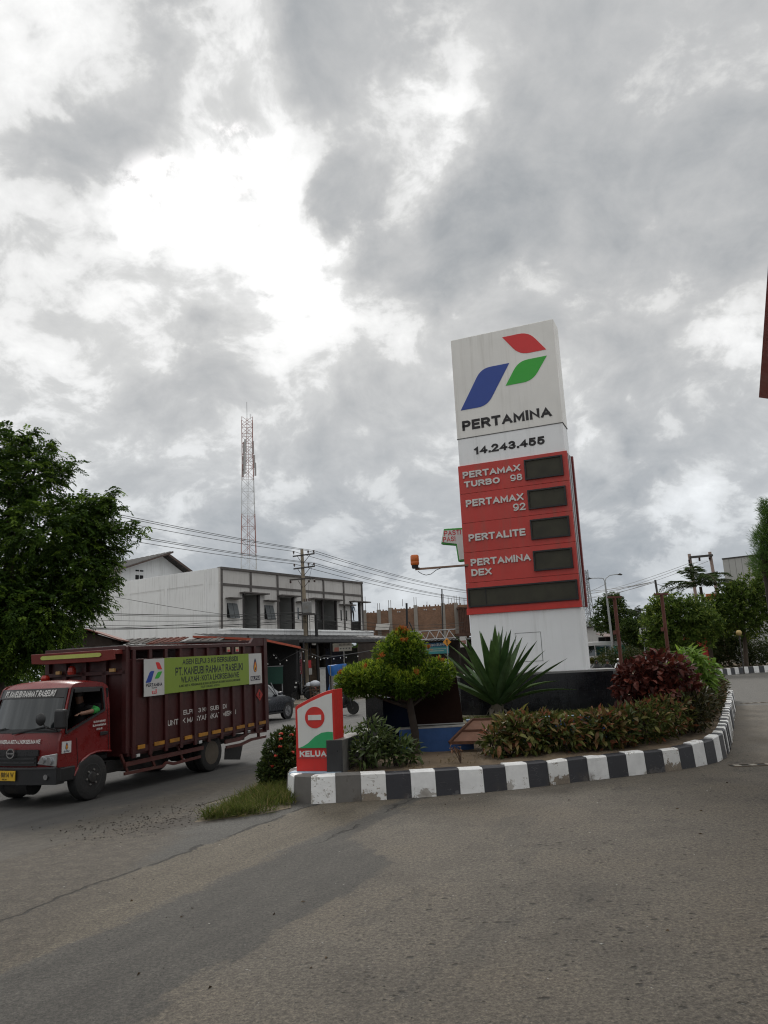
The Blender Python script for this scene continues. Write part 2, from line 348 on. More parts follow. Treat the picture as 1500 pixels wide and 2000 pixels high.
def text(s, parent, mt, mx, w=None, h=None, ext=.004, bold=.2, name='lettering', align='CENTER', res=3, shear=0.0):
    """words as raised pen-stroke capitals; mx places the text plane (x right, y up, z out of the face); w and h give its size"""
    t = .10+min(.14, max(.0, bold)*3.2) if bold < .12 else bold      # stroke thickness against cap height
    tx = t; x = 0; V = []; F = []; q = [0]
    def stroke(pl, x0, wd):
        pts = [Vector((x0+tx/2+p[0]*wd, t/2+p[1]*(1-t))) for p in pl]
        pts = [p for i, p in enumerate(pts) if i == 0 or (p-pts[i-1]).length > 1e-5]
        n = len(pts); closed = n > 3 and (pts[0]-pts[-1]).length < 1e-4
        if closed: pts = pts[:-1]; n -= 1
        L, Rr = [], []
        for i in range(n):
            a = pts[i-1] if (i > 0 or closed) else None; c = pts[(i+1) % n] if (i < n-1 or closed) else None; p = pts[i].copy()
            d0 = (p-a).normalized() if a is not None else None; d1 = (c-p).normalized() if c is not None else None
            if d0 is None: p = p-d1*t/2; nn = Vector((-d1.y, d1.x)); k = 1
            elif d1 is None: p = p+d0*t/2; nn = Vector((-d0.y, d0.x)); k = 1
            else:
                m = d0+d1; m = m.normalized() if m.length > 1e-3 else d1; nn = Vector((-m.y, m.x)); k = min(2.2, 1/max(.2, abs(nn.dot(Vector((-d1.y, d1.x))))))
            for lst, sg in ((L, 1), (Rr, -1)):
                o = p+nn*(sg*k*t/2); lst.append((o.x, min(1.0, max(0.0, o.y)) if p.y > -.02 else o.y))
        q[0] += 1; zt = 1.0+.03*(q[0] % 3); b = len(V)
        for i in range(n): V.extend([(*L[i], 0), (*Rr[i], 0), (*L[i], zt), (*Rr[i], zt)])
        for i in range(n if closed else n-1):
            a = b+4*i; c = b+4*((i+1) % n); F.extend([(a+2, a+3, c+3, c+2), (a, a+2, c+2, c), (a+3, a+1, c+1, c+3)])
        if not closed: F.extend([(b, b+1, b+3, b+2), (b+4*n-4, b+4*n-2, b+4*n-1, b+4*n-3)])
    for ch in s:
        if ch == ' ': x += .36; continue
        wr, st_ = GLY.get(ch, GLY['I']); wd = wr*.72
        for pl in st_: stroke(pl, x, wd)
        x += wd+tx+(.11 if ch not in '.,' else .09)
    xs = [p[0] for p in V]; x0, x1 = min(xs), max(xs); sw = x1-x0; sh_ = 1.0
    kx = (w/sw) if w else None; ky = h if h else None; kx = kx or ky; ky = ky or kx
    V = [mx @ Vector(((p[0]-(x0+x1)/2+shear*(p[1]-.5)*ky/kx*1.0)*kx, (p[1]-.5)*ky, p[2]*ext)) for p in V]
    b = MB(); b.v = [tuple(p) for p in V]; b.f = F; b.m = [0]*len(F)
    return b.build(name, mt, parent)
def fmx(o, x, y):
    """matrix of a text plane: origin o, x to the right, y up"""
    x = Vector(x).normalized(); y = Vector(y).normalized(); z = x.cross(y).normalized()
    m = Matrix.Identity(4)
    for i in range(3): m[i][0] = x[i]; m[i][1] = y[i]; m[i][2] = z[i]; m[i][3] = o[i]
    return m
def plate(poly, mx, ext, mt, name, parent):
    """flat cut-out of a polygon in a text plane, ext thick"""
    b = MB(); b.prism(poly, 0, ext, lambda a, c, t: mx @ Vector((a, c, t))); return b.build(name, mt, parent)
# ================================================================== SETTING
AX, AY = .407, .914           # along the road; across to the right is (AY,-AX)
def ab(a, b, z=0.0): return Vector((a*AX+b*AY, a*AY-b*AX, z))
def sheet(name, pts, z, m):
    o = MB(); o.add([(p[0], p[1], z) for p in pts], [tuple(range(len(pts)))])
    ob = o.build(name, m); ob['kind'] = 'structure'; return ob
def ground_mats():
    def start(name):
        m = bpy.data.materials.new(name); m.use_nodes = True; t = m.node_tree
        v = t.nodes.new('ShaderNodeTexCoord').outputs['Object']; x, y, z = sep(t, v)
        return m, t, v, x*AX+y*AY, x*AY-y*AX, t.nodes['Principled BSDF']
    def fin(t, b, c, rough, h, strength=.5, dist=.03):
        t.links.new(c, b.inputs['Base Color'])
        if isinstance(rough, E): t.links.new(rough.s, b.inputs['Roughness'])
        else: b.inputs['Roughness'].default_value = rough
        b.inputs['Specular IOR Level'].default_value = .35
        bn = t.nodes.new('ShaderNodeBump'); bn.inputs['Strength'].default_value = strength; bn.inputs['Distance'].default_value = dist
        t.links.new(h.s, bn.inputs['Height']); t.links.new(bn.outputs[0], b.inputs['Normal'])
    # earth under everything
    m0, t, v, a, b, bs = start('earth')
    c = mixc(t, noise(t, v, .25, 6, .6), (.10, .085, .06), (.17, .15, .12))
    c = mixc(t, noise(t, v, .08, 4).step(.5, .65), c, (.05, .065, .03))
    fin(t, bs, c, .95, noise(t, v, 9, 6), .6)
    # forecourt: old concrete with asphalt strips, pits and pale chips
    m1, t, v, a, b, bs = start('forecourt')
    st = comb(t, a*.45, b*1.5, 0.0)                 # stretched along the traffic
    w1 = noise(t, v, 1.1, 7, .66); w2 = noise(t, st, 2.6, 8, .68); w3 = noise(t, v, 7, 5, .65)
    w4 = noise(t, v, 16, 6, .7); bb = b + (w1-.5)*.50 + (w2-.5)*.35 + (w4-.5)*.22
    sp = noise(t, v, 34, 6, .78); sp2 = noise(t, v, 110, 4, .75)
    conc = mixc(t, w1.lin(.3, .7), (0.0720, 0.0640, 0.0544), (0.1160, 0.1056, 0.0912))
    conc = mixc(t, noise(t, v, .55, 5, .6).step(.42, .66), conc, (0.1024, 0.0896, 0.0736))
    tan = mixc(t, w2.lin(.3, .7), (0.0736, 0.0640, 0.0504), (0.1104, 0.0968, 0.0768))
    grey = mixc(t, w2.lin(.3, .7), (.044, .042, .039), (.068, .065, .060))
    grey2 = mixc(t, w1.lin(.3, .7), (0.0480, 0.0472, 0.0456), (0.0736, 0.0720, 0.0680))
    dirt = mixc(t, w3.lin(.3, .7), (0.0464, 0.0400, 0.0328), (0.0896, 0.0784, 0.0640))
    far_a = a.step(7.2, 8.6)                        # the strip narrows as it nears the kerb
    edge_r = far_a*(-1.0)-3.38
    strip = (bb+4.72).step(-.05, .07)*(1-(bb-edge_r+(w2-.5)*.5).step(-.07, .07))*(1-a.step(11.2, 12.2))
    tanm = (bb+5.80).step(-.03, .03)*(1-(bb+4.72).step(-.05, .07))
    g2m = 1-(bb+5.80).step(-.03, .03)
    dm = 1-(b+6.9+(w1-.5)*1.3+(w2-.5)*.8-(8.8-a)*.45).step(-.25, .35)
    col = mixc(t, tanm, conc, tan); col = mixc(t, g2m, col, grey2); col = mixc(t, dm, col, dirt); col = mixc(t, strip, col, grey)
    patch = (noise(t, st, .9, 6, .7).step(.56, .60))*(bb+4.6).step(0, .4)*(1-(bb+1.0).step(-.8, .8))
    col = mixc(t, patch*.35, col, grey)
    far = a.step(29.6, 29.9)
    col = mixc(t, far, col, mixc(t, w1, (0.0840, 0.0824, 0.0800), (0.1080, 0.1056, 0.1008)))
    col = mixc(t, 1.0, col, mixc(t, sp.lin(.36, .64), (.42, .41, .40), (1.58, 1.55, 1.49)), 'MULTIPLY')
    col = mixc(t, 1.0, col, mixc(t, sp2.lin(.36, .64), (.60, .60, .60), (1.40, 1.38, 1.34)), 'MULTIPLY')
    stn = noise(t, v, .9, 6, .7).step(.58, .78); col = mixc(t, stn*.35, col, (.055, .052, .048))
    px_ = E(t, sep(t, v)[0].s); d1 = ((px_+2.75)*.61+(sep(t, v)[1]-10.75)*.79)*.62; d2 = ((px_+2.75)*-.79+(sep(t, v)[1]-10.75)*.61)*1.5
    dd_ = (d1*d1+d2*d2).pw(.5)+(w1-.5)*1.1+(w3-.5)*.7; col = mixc(t, (1-dd_.step(.35, .75))*.85, col, mixc(t, w3, (.022, .018, .014), (.055, .045, .035)))
    rough_zone = (bb+3.0).step(-.1, .5)*(1-strip)
    vw = t.nodes.new('ShaderNodeVectorMath'); vw.operation = 'MULTIPLY_ADD'; nwc = t.nodes.new('ShaderNodeTexNoise'); nwc.inputs['Scale'].default_value = 30; nwc.inputs['Detail'].default_value = 4; t.links.new(v, nwc.inputs['Vector']); t.links.new(nwc.outputs['Color'], vw.inputs[0]); vw.inputs[1].default_value = (.045, .045, 0); t.links.new(v, vw.inputs[2]); vj = vw.outputs[0]
    pv = voro(t, vj, 8); pit = ((1-pv.step(.10, .26))*noise(t, v, 3.1, 4).step(.48, .58)).mx((1-voro(t, vj, 15).step(.10, .24))*noise(t, v, 4.3, 4).step(.50, .60)*.8)*rough_zone.lin(0, 1, .12, 1)
    agg = (1-voro(t, vj, 19).step(.16, .42))*rough_zone.lin(0, 1, .15, .75)*noise(t, v, 1.3, 4).step(.40, .62); col = mixc(t, agg*.7, col, (.036, .033, .029))
    col = mixc(t, pit*.8, col, (.024, .022, .019))
    pv2 = voro(t, vj, 24); chip = (1-pv2.step(.10, .24))*noise(t, v, 5, 4).step(.50, .60)*rough_zone.lin(0, 1, .25, 1)
    col = mixc(t, chip*.55, col, (.22, .205, .185))
    pv3 = voro(t, vj, 13); ch2 = (1-pv3.step(.05, .14))*noise(t, v, 4.1, 3).step(.60, .66)
    col = mixc(t, ch2*.8, col, (.32, .31, .29))
    cr1 = 1-(b+5.80+(w1-.5)*.55+(w2-.5)*.35).ab().step(.008, .03)
    cr2 = (1-(b+4.55+(w1-.5)*.5+(w3-.5)*.10).ab().step(.006, .03))*a.step(7.6, 8.6)
    crk = (cr1.mx(cr2))*noise(t, v, 1.7, 3).step(.36, .46)
    col = mixc(t, crk*.85, col, (.022, .02, .018))
    h = sp*.35 + w3*.3 - pit*.6 + chip*.25 - crk*1.0 + strip*.12 + sp2*.2
    fin(t, bs, col, sp.lin(.2, .8, .75, .95), h - agg*.3, .8, .03)
    # road asphalt
    m2, t, v, a, b, bs = start('asphalt')
    w1 = noise(t, v, .8, 6, .65); st = comb(t, a*.25, b*1.6, 0.0); w2 = noise(t, st, 1.6, 6, .6); w3 = noise(t, v, 8, 5, .65)
    sp = noise(t, v, 60, 4, .7)
    col = mixc(t, w2.lin(.3, .7), (.034, .033, .032), (.060, .058, .055))
    dm = (b+8.9+(w1-.5)*2.4+(w2-.5)*1.0).step(-.5, .7).mx(1-(b+20.4+(w1-.5)*2.2).step(-.5, .7))
    col = mixc(t, dm*.9, col, mixc(t, w3.lin(.3, .7), (.046, .040, .032), (.088, .077, .062)))
    col = mixc(t, noise(t, v, .5, 5, .7).step(.55, .75)*.4, col, (.12, .105, .085))
    col = mixc(t, 1.0, col, mixc(t, sp.lin(.25, .75), (.7, .7, .7), (1.3, 1.3, 1.3)), 'MULTIPLY')
    ln = (1-(b+14.7+(w1-.5)*.04).ab().step(.05, .07))*(noise(t, v, 3, 5, .7).step(.45, .6))
    dash = E(t, a.s)._m('PINGPONG', 3.0).step(1.4, 1.5)
    col = mixc(t, ln*dash*.8, col, (.5, .5, .47))
    fin(t, bs, col, .85, sp*.5+w3*.3, .5, .02)
    return m0, m1, m2
M_EARTH, M_FORE, M_ASPH = ground_mats()
sheet('ground', [(-1500, -300), (1500, -300), (1500, 3000), (-1500, 3000)], -.012, M_EARTH)
sheet('road', [ab(-80, -21.5), ab(-80, -7.6), ab(260, -7.6), ab(260, -21.5)], -.004, M_ASPH)
sheet('driveway', [ab(-30, -8.0), ab(-30, 40), ab(62, 40), ab(70, -4.0), ab(12.0, -6.6), ab(9.6, -7.6)], .004, M_FORE)
# dusty verge on the far side of the road, a raised step
vg = MB(); vm = mat('verge_earth', (.15, .128, .10), .95, var=.3, vs=.8, bump=.5, bs=8, dirt=.5, dcol=(.05, .06, .03))
q = [ab(-80, -60), ab(-80, -21.4), ab(190, -21.4), ab(190, -60)]
vg.add([(p.x, p.y, -.01) for p in q]+[(p.x, p.y, .16) for p in q], [(4, 5, 6, 7), (0, 1, 5, 4), (1, 2, 6, 5), (2, 3, 7, 6), (3, 0, 4, 7)])
tag(vg.build('far_verge', vm), kind='structure')

# ------------------------------------------------------------------ island: kerb blocks, soil, terrace
KP = [(1.4, 19.6), (-.35, 15.7), (-1.5, 13.15), (-1.72, 12.55), (-1.62, 11.98), (-1.31, 11.62), (-.64, 11.71), (.17, 11.76), (1.62, 12.02), (2.87, 12.55), (3.88, 12.94),
      (4.55, 13.22), (5.3, 13.68), (5.78, 14.25), (6.2, 15.0), (6.75, 16.15), (12.64, 29.4), (12.75, 30.1), (12.4, 30.6)]
def resample(pts, step):
    pts = [Vector(p) for p in pts]; d = [0]
    for i in range(1, len(pts)): d.append(d[-1]+(pts[i]-pts[i-1]).length)
    n = int(d[-1]/step); o = []
    for k in range(n+1):
        s = k*d[-1]/n; i = max(j for j in range(len(d)) if d[j] <= s+1e-9); i = min(i, len(pts)-2)
        o.append(pts[i].lerp(pts[i+1], (s-d[i])/(d[i+1]-d[i])))
    return o
def smooth2(pts, k=2):
    pts = [Vector(p) for p in pts]
    for _ in range(k):
        q = [pts[0]]
        for i in range(len(pts)-1): q += [pts[i].lerp(pts[i+1], .25), pts[i].lerp(pts[i+1], .75)]
        pts = q+[pts[-1]]
    return pts
kmat = {}
def kerb_paint(name, col, rough, wear, wcol, split=.0):
    m = bpy.data.materials.new(name); m.use_nodes = True; t = m.node_tree; b = t.nodes['Principled BSDF']
    v = t.nodes.new('ShaderNodeTexCoord').outputs['Object']; x, y, z = sep(t, v)
    n = noise(t, v, 4, 6, .65); f = noise(t, v, 22, 5, .7)
    c = mixc(t, n.lin(.3, .7), tuple(k*.86 for k in col), tuple(min(1, k*1.1) for k in col))
    low = (1-z.step(.02, .20))*noise(t, v, 1.9, 3).step(.42, .62)
    ch = ((n*.55+f*.45)+low*.15).step(.645-wear*.10, .68-wear*.10)
    c = mixc(t, ch*wear, c, mixc(t, f.lin(.3, .7), tuple(k*.7 for k in wcol), tuple(k*1.25 for k in wcol)))
    scr = (1-voro(t, comb(t, x*3+z*7, y*3-z*5, z*1.5), 2.4, 'DISTANCE_TO_EDGE').step(.004, .016))*noise(t, v, 5, 2).step(.55, .62)
    c = mixc(t, scr*.55, c, wcol)
    c = mixc(t, low*noise(t, v, 6, 5).step(.35, .7)*.5, c, (.11, .09, .07))
    t.links.new(c, b.inputs['Base Color']); b.inputs['Roughness'].default_value = rough; b.inputs['Specular IOR Level'].default_value = .4
    bn = t.nodes.new('ShaderNodeBump'); bn.inputs['Strength'].default_value = .5; bn.inputs['Distance'].default_value = .012
    t.links.new((f*.4-ch*.8-scr*.5).s, bn.inputs['Height']); t.links.new(bn.outputs[0], b.inputs['Normal'])
    return m
KW = kerb_paint('kerb_white', (.80, .80, .79), .55, .7, (.26, .225, .18))
KW2 = kerb_paint('kerb_white_worn', (.76, .755, .735), .6, 1.0, (.24, .20, .155))
KB = kerb_paint('kerb_black', (.036, .036, .042), .45, .3, (.20, .20, .20))
KG = kerb_paint('kerb_bare', (.14, .132, .122), .7, .6, (.09, .08, .07))
KC = mat('kerb_core', (.12, .11, .10), .9, bump=.4)
kerb = thing('island_kerb', None, None); kerb['kind'] = 'structure'
kp = resample(smooth2(KP, 1), .365)
def kerb_run(kp, parent, w=.2, hfun=lambda s: .40, sel=None, batter=.03, gap=.004):
    n = len(kp); nrm = []
    for i in range(n):
        d = (kp[min(i+1, n-1)]-kp[max(i-1, 0)]).normalized(); nrm.append(Vector((-d.y, d.x)))   # left of travel = inside
    tot = 0
    for i in range(n-1):
        a, b = kp[i], kp[i+1]; L = (b-a).length; d = (b-a)/L; g = d*gap/2
        ha, hb = hfun(tot), hfun(tot+L); tot += L; bm = MB()
        jit = random.uniform(-.012, .012); hj = random.uniform(-.012, .010); ch_ = random.uniform(-.010, .012)
        for (p, nn, h, sg_) in ((a+g, nrm[i], ha, 0), (b-g, nrm[i+1], hb, 1)):
            p = p+nn*(jit+(ch_ if sg_ else 0)); h = h+hj+(ch_*.6 if sg_ else 0); c = .022
            prof = [(0, -.02), (batter*.93, h-c), (batter+.02, h), (w-.015, h+.006), (w, h-.02), (w, -.02)]
            bm.v += [(p.x+nn.x*o, p.y+nn.y*o, z) for o, z in prof]
        bm.f += [(k, k+1, 7+k, 6+k) for k in range(5)]+[(5, 4, 3, 2, 1, 0), (6, 7, 8, 9, 10, 11), (5, 0, 6, 11)]; bm.m = [0]*len(bm.f)
        mt = sel(i, a, b)
        bm.build('kerb_block', mt, parent)
random.seed(11)
def ksel(i, a, b):
    x = (a.x+b.x)/2
    if i % 2 == 0: return KW2 if random.random() < .45 else KW
    if x < -.05 and a.y < 14: return KG
    return KB
kerb_run(kp, kerb, hfun=lambda s: .385+.03*math.sin(s*.35)+(.05 if s > 15 else 0)*min(1, (s-15)/1.5 if s > 15 else 0), sel=ksel)
SOIL = mat('planting_soil', (.115, .082, .05), .95, var=.35, vs=2.5, bump=.8, bs=14, dirt=.3, dcol=(.06, .055, .03))
inn = [p for p in kp]; pin = []
for i in range(len(inn)):
    d = (inn[min(i+1, len(inn)-1)]-inn[max(i-1, 0)]).normalized(); pin.append(inn[i]+Vector((-d.y, d.x))*.12)
sb = MB(); cpt = Vector((4.0, 20)); 
ring2 = [p.lerp(cpt, .12) for p in pin]
nn_ = len(pin)
sb.v = [(p.x, p.y, .35) for p in pin]+[(p.x, p.y, .40+random.uniform(-.02, .03)) for p in ring2]+[(cpt.x, cpt.y, .46), (6, 27, .45)]
sb.f = [(i, i+1, nn_+i+1, nn_+i) for i in range(nn_-1)]+[(nn_+i, nn_+i+1, 2*nn_) for i in range(nn_-1)]+[(nn_-1, 0, nn_, 2*nn_-1), (2*nn_-1, nn_, 2*nn_)]; sb.m = [0]*len(sb.f)
tag(sb.build('planting_soil', SOIL, smooth=60), kind='structure')
# upper terrace: retaining wall painted blue, grass on top
TZ = .84
BLUE = mat('blue_wall_paint', (.025, .085, .25), .6, var=.2, vs=3, dirt=.45, dcol=(.02, .03, .05), bump=.2)
PALEB = mat('pale_blue_edge', (.30, .40, .50), .6, var=.15, dirt=.5, dcol=(.12, .11, .09))
TR = [(.08, 13.9), (1.3, 13.9), (1.36, 15.05), (4.1, 14.75), (4.9, 15.6), (5.4, 17.2), (8.5, 24.5), (4.0, 26.5), (.9, 18.5)]
TERR = mat('terrace_earth', (.085, .075, .035), .95, var=.35, vs=3, bump=.6, bs=20)
tb = MB(); tb.add([(x, y, TZ-.03) for x, y in TR], [tuple(range(len(TR)))]); tag(tb.build('terrace_soil', TERR), kind='structure')
wall = thing('retaining_wall', 'low blue painted retaining wall holding up the raised terrace behind the clipped tree', 'wall', (.7, 13.95, .36))
wb = MB()
for i, (p, q_) in enumerate(zip(TR[:4], TR[1:5])):
    p = Vector((*p, 0)); q_ = Vector((*q_, 0)); wb.bar(p+Vector((-.7, -13.95, .21)), q_+Vector((-.7, -13.95, .21)), .12, .46)
wb.build('wall_face', BLUE, wall)
eb = MB()
for p, q_ in zip(TR[2:4], TR[3:5]): eb.bar((p[0]-.7, p[1]-13.95, .462), (q_[0]-.7, q_[1]-13.95, .462), .14, .03)
eb.build('coping', PALEB, wall)
tw = MB(); cp = mat('white_tile_edge', (.42, .42, .40), .4, dirt=.6)
for k in range(4):
    tw.box(-.62+k*.305, -.62+k*.305+.30, -.115, .19, .444, .462)
tw.build('tile_edge', cp, wall)

# black tiled plinth under the totem
BT = mat('black_tile', (.012, .013, .016), .22, var=.3, vs=2, dirt=.35, dcol=(.06, .06, .06))
BTG = mat('tile_grout', (.09, .09, .09), .9)
pl = thing('tiled_plinth', 'low curved plinth of black wall tiles that carries the tall price sign', 'plinth', (3.0, 16.5, TZ))
PZ = .765
PF = [(-1.75, 1.1), (-1.55, .25), (-1.2, -.04), (1.25, -.02), (1.62, .06), (1.86, .35), (1.9, 1.6)]
cb = MB(); poly = PF+[(-1.75, 1.7)]
cb.prism(poly, -.1, PZ-.03, lambda a, b, t: (a, b, t)); cb.build('core', BTG, pl)
top = MB(); top.prism([(a*1.012, b-.01) for a, b in poly], PZ-.028, PZ+.012, lambda a, b, t: (a, b, t)); top.build('top_slab', mat('plinth_top', (.20, .20, .20), .6, dirt=.5), pl)
for p, q_ in zip(PF[:-1], PF[1:]):
    p, q_ = Vector(p), Vector(q_); L = (q_-p).length; n = max(1, round(L/.2)); d = (q_-p)/L; nr = Vector((d.y, -d.x))
    for k in range(n):
        for z0, z1 in ((-.05, .345), (.35, PZ-.03)):
            a = p+d*(L*k/n+.003)+nr*.012; b = p+d*(L*(k+1)/n-.003)+nr*.012; a2 = a-nr*.012; b2 = b-nr*.012
            t_ = MB(); t_.add([(a.x, a.y, z0), (b.x, b.y, z0), (b2.x, b2.y, z0), (a2.x, a2.y, z0), (a.x, a.y, z1), (b.x, b.y, z1), (b2.x, b2.y, z1), (a2.x, a2.y, z1)],
                             [(3, 2, 1, 0), (4, 5, 6, 7), (0, 1, 5, 4), (1, 2, 6, 5), (2, 3, 7, 6), (3, 0, 4, 7)]); t_.build('tile', BT, pl)

# ================================================================== PRICE TOTEM
WHT = mat('totem_white', (.78, .765, .73), .45, var=.05, vs=1.2, dirt=.25, dcol=(.45, .43, .38), streak=.35)
WHT2 = mat('totem_white_base', (.84, .85, .86), .45, var=.04, vs=1.5, dirt=.2, dcol=(.5, .5, .48), streak=.35)
REDP = mat('totem_red', (.50, .045, .035), .5, var=.14, vs=.9, dirt=.3, dcol=(.30, .09, .065), streak=.55)
LRED = mat('emblem_red', (.62, .028, .028), .4, var=.05); LGRN = mat('emblem_green', (.035, .38, .035), .4, var=.05); LBLU = mat('emblem_blue', (.022, .06, .30), .4, var=.05)
BLK = mat('letter_black', (.012, .010, .011), .5); LET = mat('letter_grey', (.62, .62, .60), .5, var=.06)
GREYM = mat('aluminium_edge', (.33, .34, .35), .4, .3); DARKR = mat('dark_red_edge', (.20, .02, .018), .5)
tot = thing('price_totem', 'tall white and red fuel price pylon standing on the black tiled plinth', 'price sign', (0, 0, 0), R(-22.9))
Rp = Vector((4.192, 17.0, 0)); dT = Vector((math.cos(R(-22.9)), math.sin(R(-22.9)), 0)); cT = Rp-dT*1.265
tot.location = (cT.x, cT.y, 1.61)
TX = lambda s: s+1.265
TH = lambda z: z-1.61
def tb_(name, s0, s1, z0, z1, y0, y1, m, bev=0.0, parent=tot):
    b = MB(); b.box(TX(s0), TX(s1), y0, y1, TH(z0), TH(z1)); return b.build(name, m, parent, bev=bev)
DEP = .58
tb_('base_panel', -2.53, 0, 1.61, 2.99, 0, DEP, WHT2, .006)
tb_('number_panel', -2.53, -.01, 6.5, 7.172, 0, DEP, WHT2, .006)
tb_('emblem_box', -2.54, 0, 7.18, 9.73, -.005, DEP, WHT, .012)
tb_('body_core', -2.48, -.05, 2.98, 6.51, .03, DEP-.03, GREYM)
for k, (z0, z1) in enumerate([(5.81, 6.5), (5.105, 5.803), (4.405, 5.098), (3.695, 4.398), (2.99, 3.688)]):
    tb_('red_panel', -2.56, .03, z0, z1, -.03, .04, REDP, .003)
tb_('red_lip', -2.58, .04, 2.96, 3.1, -.045, .05, mat('lip_red', (.55, .035, .025), .45), .004)
for k, (z0, z1) in enumerate([(2.99, 6.5)]): tb_('rear_panel', -2.56, .06, z0, z1, DEP-.02, DEP+.09, DARKR, .003)
tb_('edge_strip', -.045, .035, 2.99, 6.47, .10, .22, GREYM)
tb_('edge_strip', -.045, .035, 2.99, 6.47, .32, .44, GREYM)
tb_('seam_strip', -2.545, .006, 7.168, 7.184, -.008, DEP+.004, mat('seam', (.10, .10, .10), .7))
# display windows: recessed mesh behind a black frame
def led_mat():
    m = bpy.data.materials.new('display_mesh'); m.use_nodes = True; t = m.node_tree; b = t.nodes['Principled BSDF']
    v = t.nodes.new('ShaderNodeTexCoord').outputs['Object']
    d = voro(t, v, 26, 'F1', .3); n = noise(t, v, 3, 5)
    c = mixc(t, d.step(.15, .4), (.075, .070, .042), (.036, .034, .023)); c = mixc(t, 1.0, c, mixc(t, n.lin(.3, .7), (.75, .75, .7), (1.3, 1.3, 1.2)), 'MULTIPLY')
    t.links.new(c, b.inputs['Base Color']); b.inputs['Roughness'].default_value = .7; return m
LED = led_mat(); FRB = mat('display_frame', (.010, .010, .010), .5)
def display(s0, s1, z0, z1):
    f = MB(); w = .035; y0, y1 = -.075, -.031
    f.box(TX(s0), TX(s1), y0, y1, TH(z1-w), TH(z1)); f.box(TX(s0), TX(s1), y0, y1, TH(z0), TH(z0+w))
    f.box(TX(s0), TX(s0+w), y0, y1, TH(z0+w), TH(z1-w)); f.box(TX(s1-w), TX(s1), y0, y1, TH(z0+w), TH(z1-w))
    fo = f.build('display_frame', FRB, tot)
    s = MB(); s.box(TX(s0+w), TX(s1-w), -.05, -.032, TH(z0+w), TH(z1-w)); s.build('display_screen', LED, fo)
    return fo
display(-.96, -.08, 5.935, 6.41); display(-.94, -.07, 5.24, 5.69); display(-.935, -.06, 4.54, 5.0); display(-.93, -.06, 3.825, 4.28)
big_d = display(-2.52, -.01, 3.125, 3.565)
jb = MB(); jb.box(TX(-2.10), TX(-2.085), -.058, -.049, TH(3.16), TH(3.53)); jb.build('display_joint', FRB, big_d)
# access door outline on the white base
ab_ = MB()
for s0, s1, z0, z1 in ((-1.5, -.92, 2.474, 2.482), (-.925, -.915, 1.85, 2.48), (-1.47, -.91, 1.842, 1.85), (-1.50, -1.492, 2.25, 2.48)):
    ab_.box(TX(s0), TX(s1), -.004, .001, TH(z0), TH(z1))
ab_.build('access_door_gap', mat('seam', (.1, .1, .1)), tot)
sc = MB(); sc.lathe([(.02, -.006), (.02, .0)], (TX(-1.47), 0, TH(2.2)), 'y', 10); sc.build('lock', BLK, tot)
# emblem: three leaf-shaped blades
def blade(pts, m, rr, parent, plane, y=-.009, ext=.006, name='emblem_blade'):
    """corner list; corners flagged True are rounded"""
    o = []; n = len(pts)
    for i, (p, rd) in enumerate(pts):
        p = Vector(p)
        if not rd: o.append(p); continue
        a, b = Vector(pts[i-1][0]), Vector(pts[(i+1) % n][0]); k = rr
        s_ = p+(a-p).normalized()*min(k, (a-p).length*.45); e_ = p+(b-p).normalized()*min(k, (b-p).length*.45)
        for t in range(7):
            t /= 6; o.append((1-t)**2*s_+2*t*(1-t)*p+t*t*e_)
    b = MB(); b.prism([tuple(q) for q in o], 0, ext, plane)
    return b.build(name, m, parent)
PLT = lambda a, b, t: (TX(a), -.006-t, TH(b))
blade([((-1.24, 9.53), 0), ((-.60, 9.53), 1), ((-.22, 9.005), 0), ((-.86, 9.005), 1)], LRED, .24, tot, PLT)
blade([((-.22, 8.85), 0), ((-.90, 8.85), 1), ((-1.25, 8.30), 0), ((-.60, 8.30), 1)], LGRN, .24, tot, PLT)
blade([((-1.12, 8.85), 0), ((-1.82, 8.85), 1), ((-2.40, 7.885), 0), ((-1.73, 7.885), 1)], LBLU, .24, tot, PLT)
def ttext(s, s0, s1, z0, z1, m, y, bold=.25, ext=.006):
    return text(s, tot, m, fmx(((TX(s0)+TX(s1))/2, y, (TH(z0)+TH(z1))/2), (1, 0, 0), (0, 0, 1)), s1-s0, z1-z0, ext, bold)
ttext('PERTAMINA', -2.39, -.22, 7.365, 7.61, BLK, -.006)
ttext('14.243.455', -2.15, -.45, 6.735, 6.93, BLK, -.001)
for s, a, b, z0, z1 in (('PERTAMAX', -2.45, -1.05, 6.18, 6.34), ('TURBO', -2.43, -1.56, 5.955, 6.10), ('98', -1.31, -1.03, 5.955, 6.11),
                        ('PERTAMAX', -2.42, -1.03, 5.48, 5.65), ('92', -1.30, -1.01, 5.25, 5.42), ('PERTALITE', -2.41, -1.06, 4.66, 4.825),
                        ('PERTAMINA', -2.40, -.985, 4.075, 4.24), ('DEX', -2.40, -1.91, 3.84, 4.0)):
    ttext(s, a, b, z0, z1, LET, -.031, .17 if s in ('98', '92') else .225, .022)

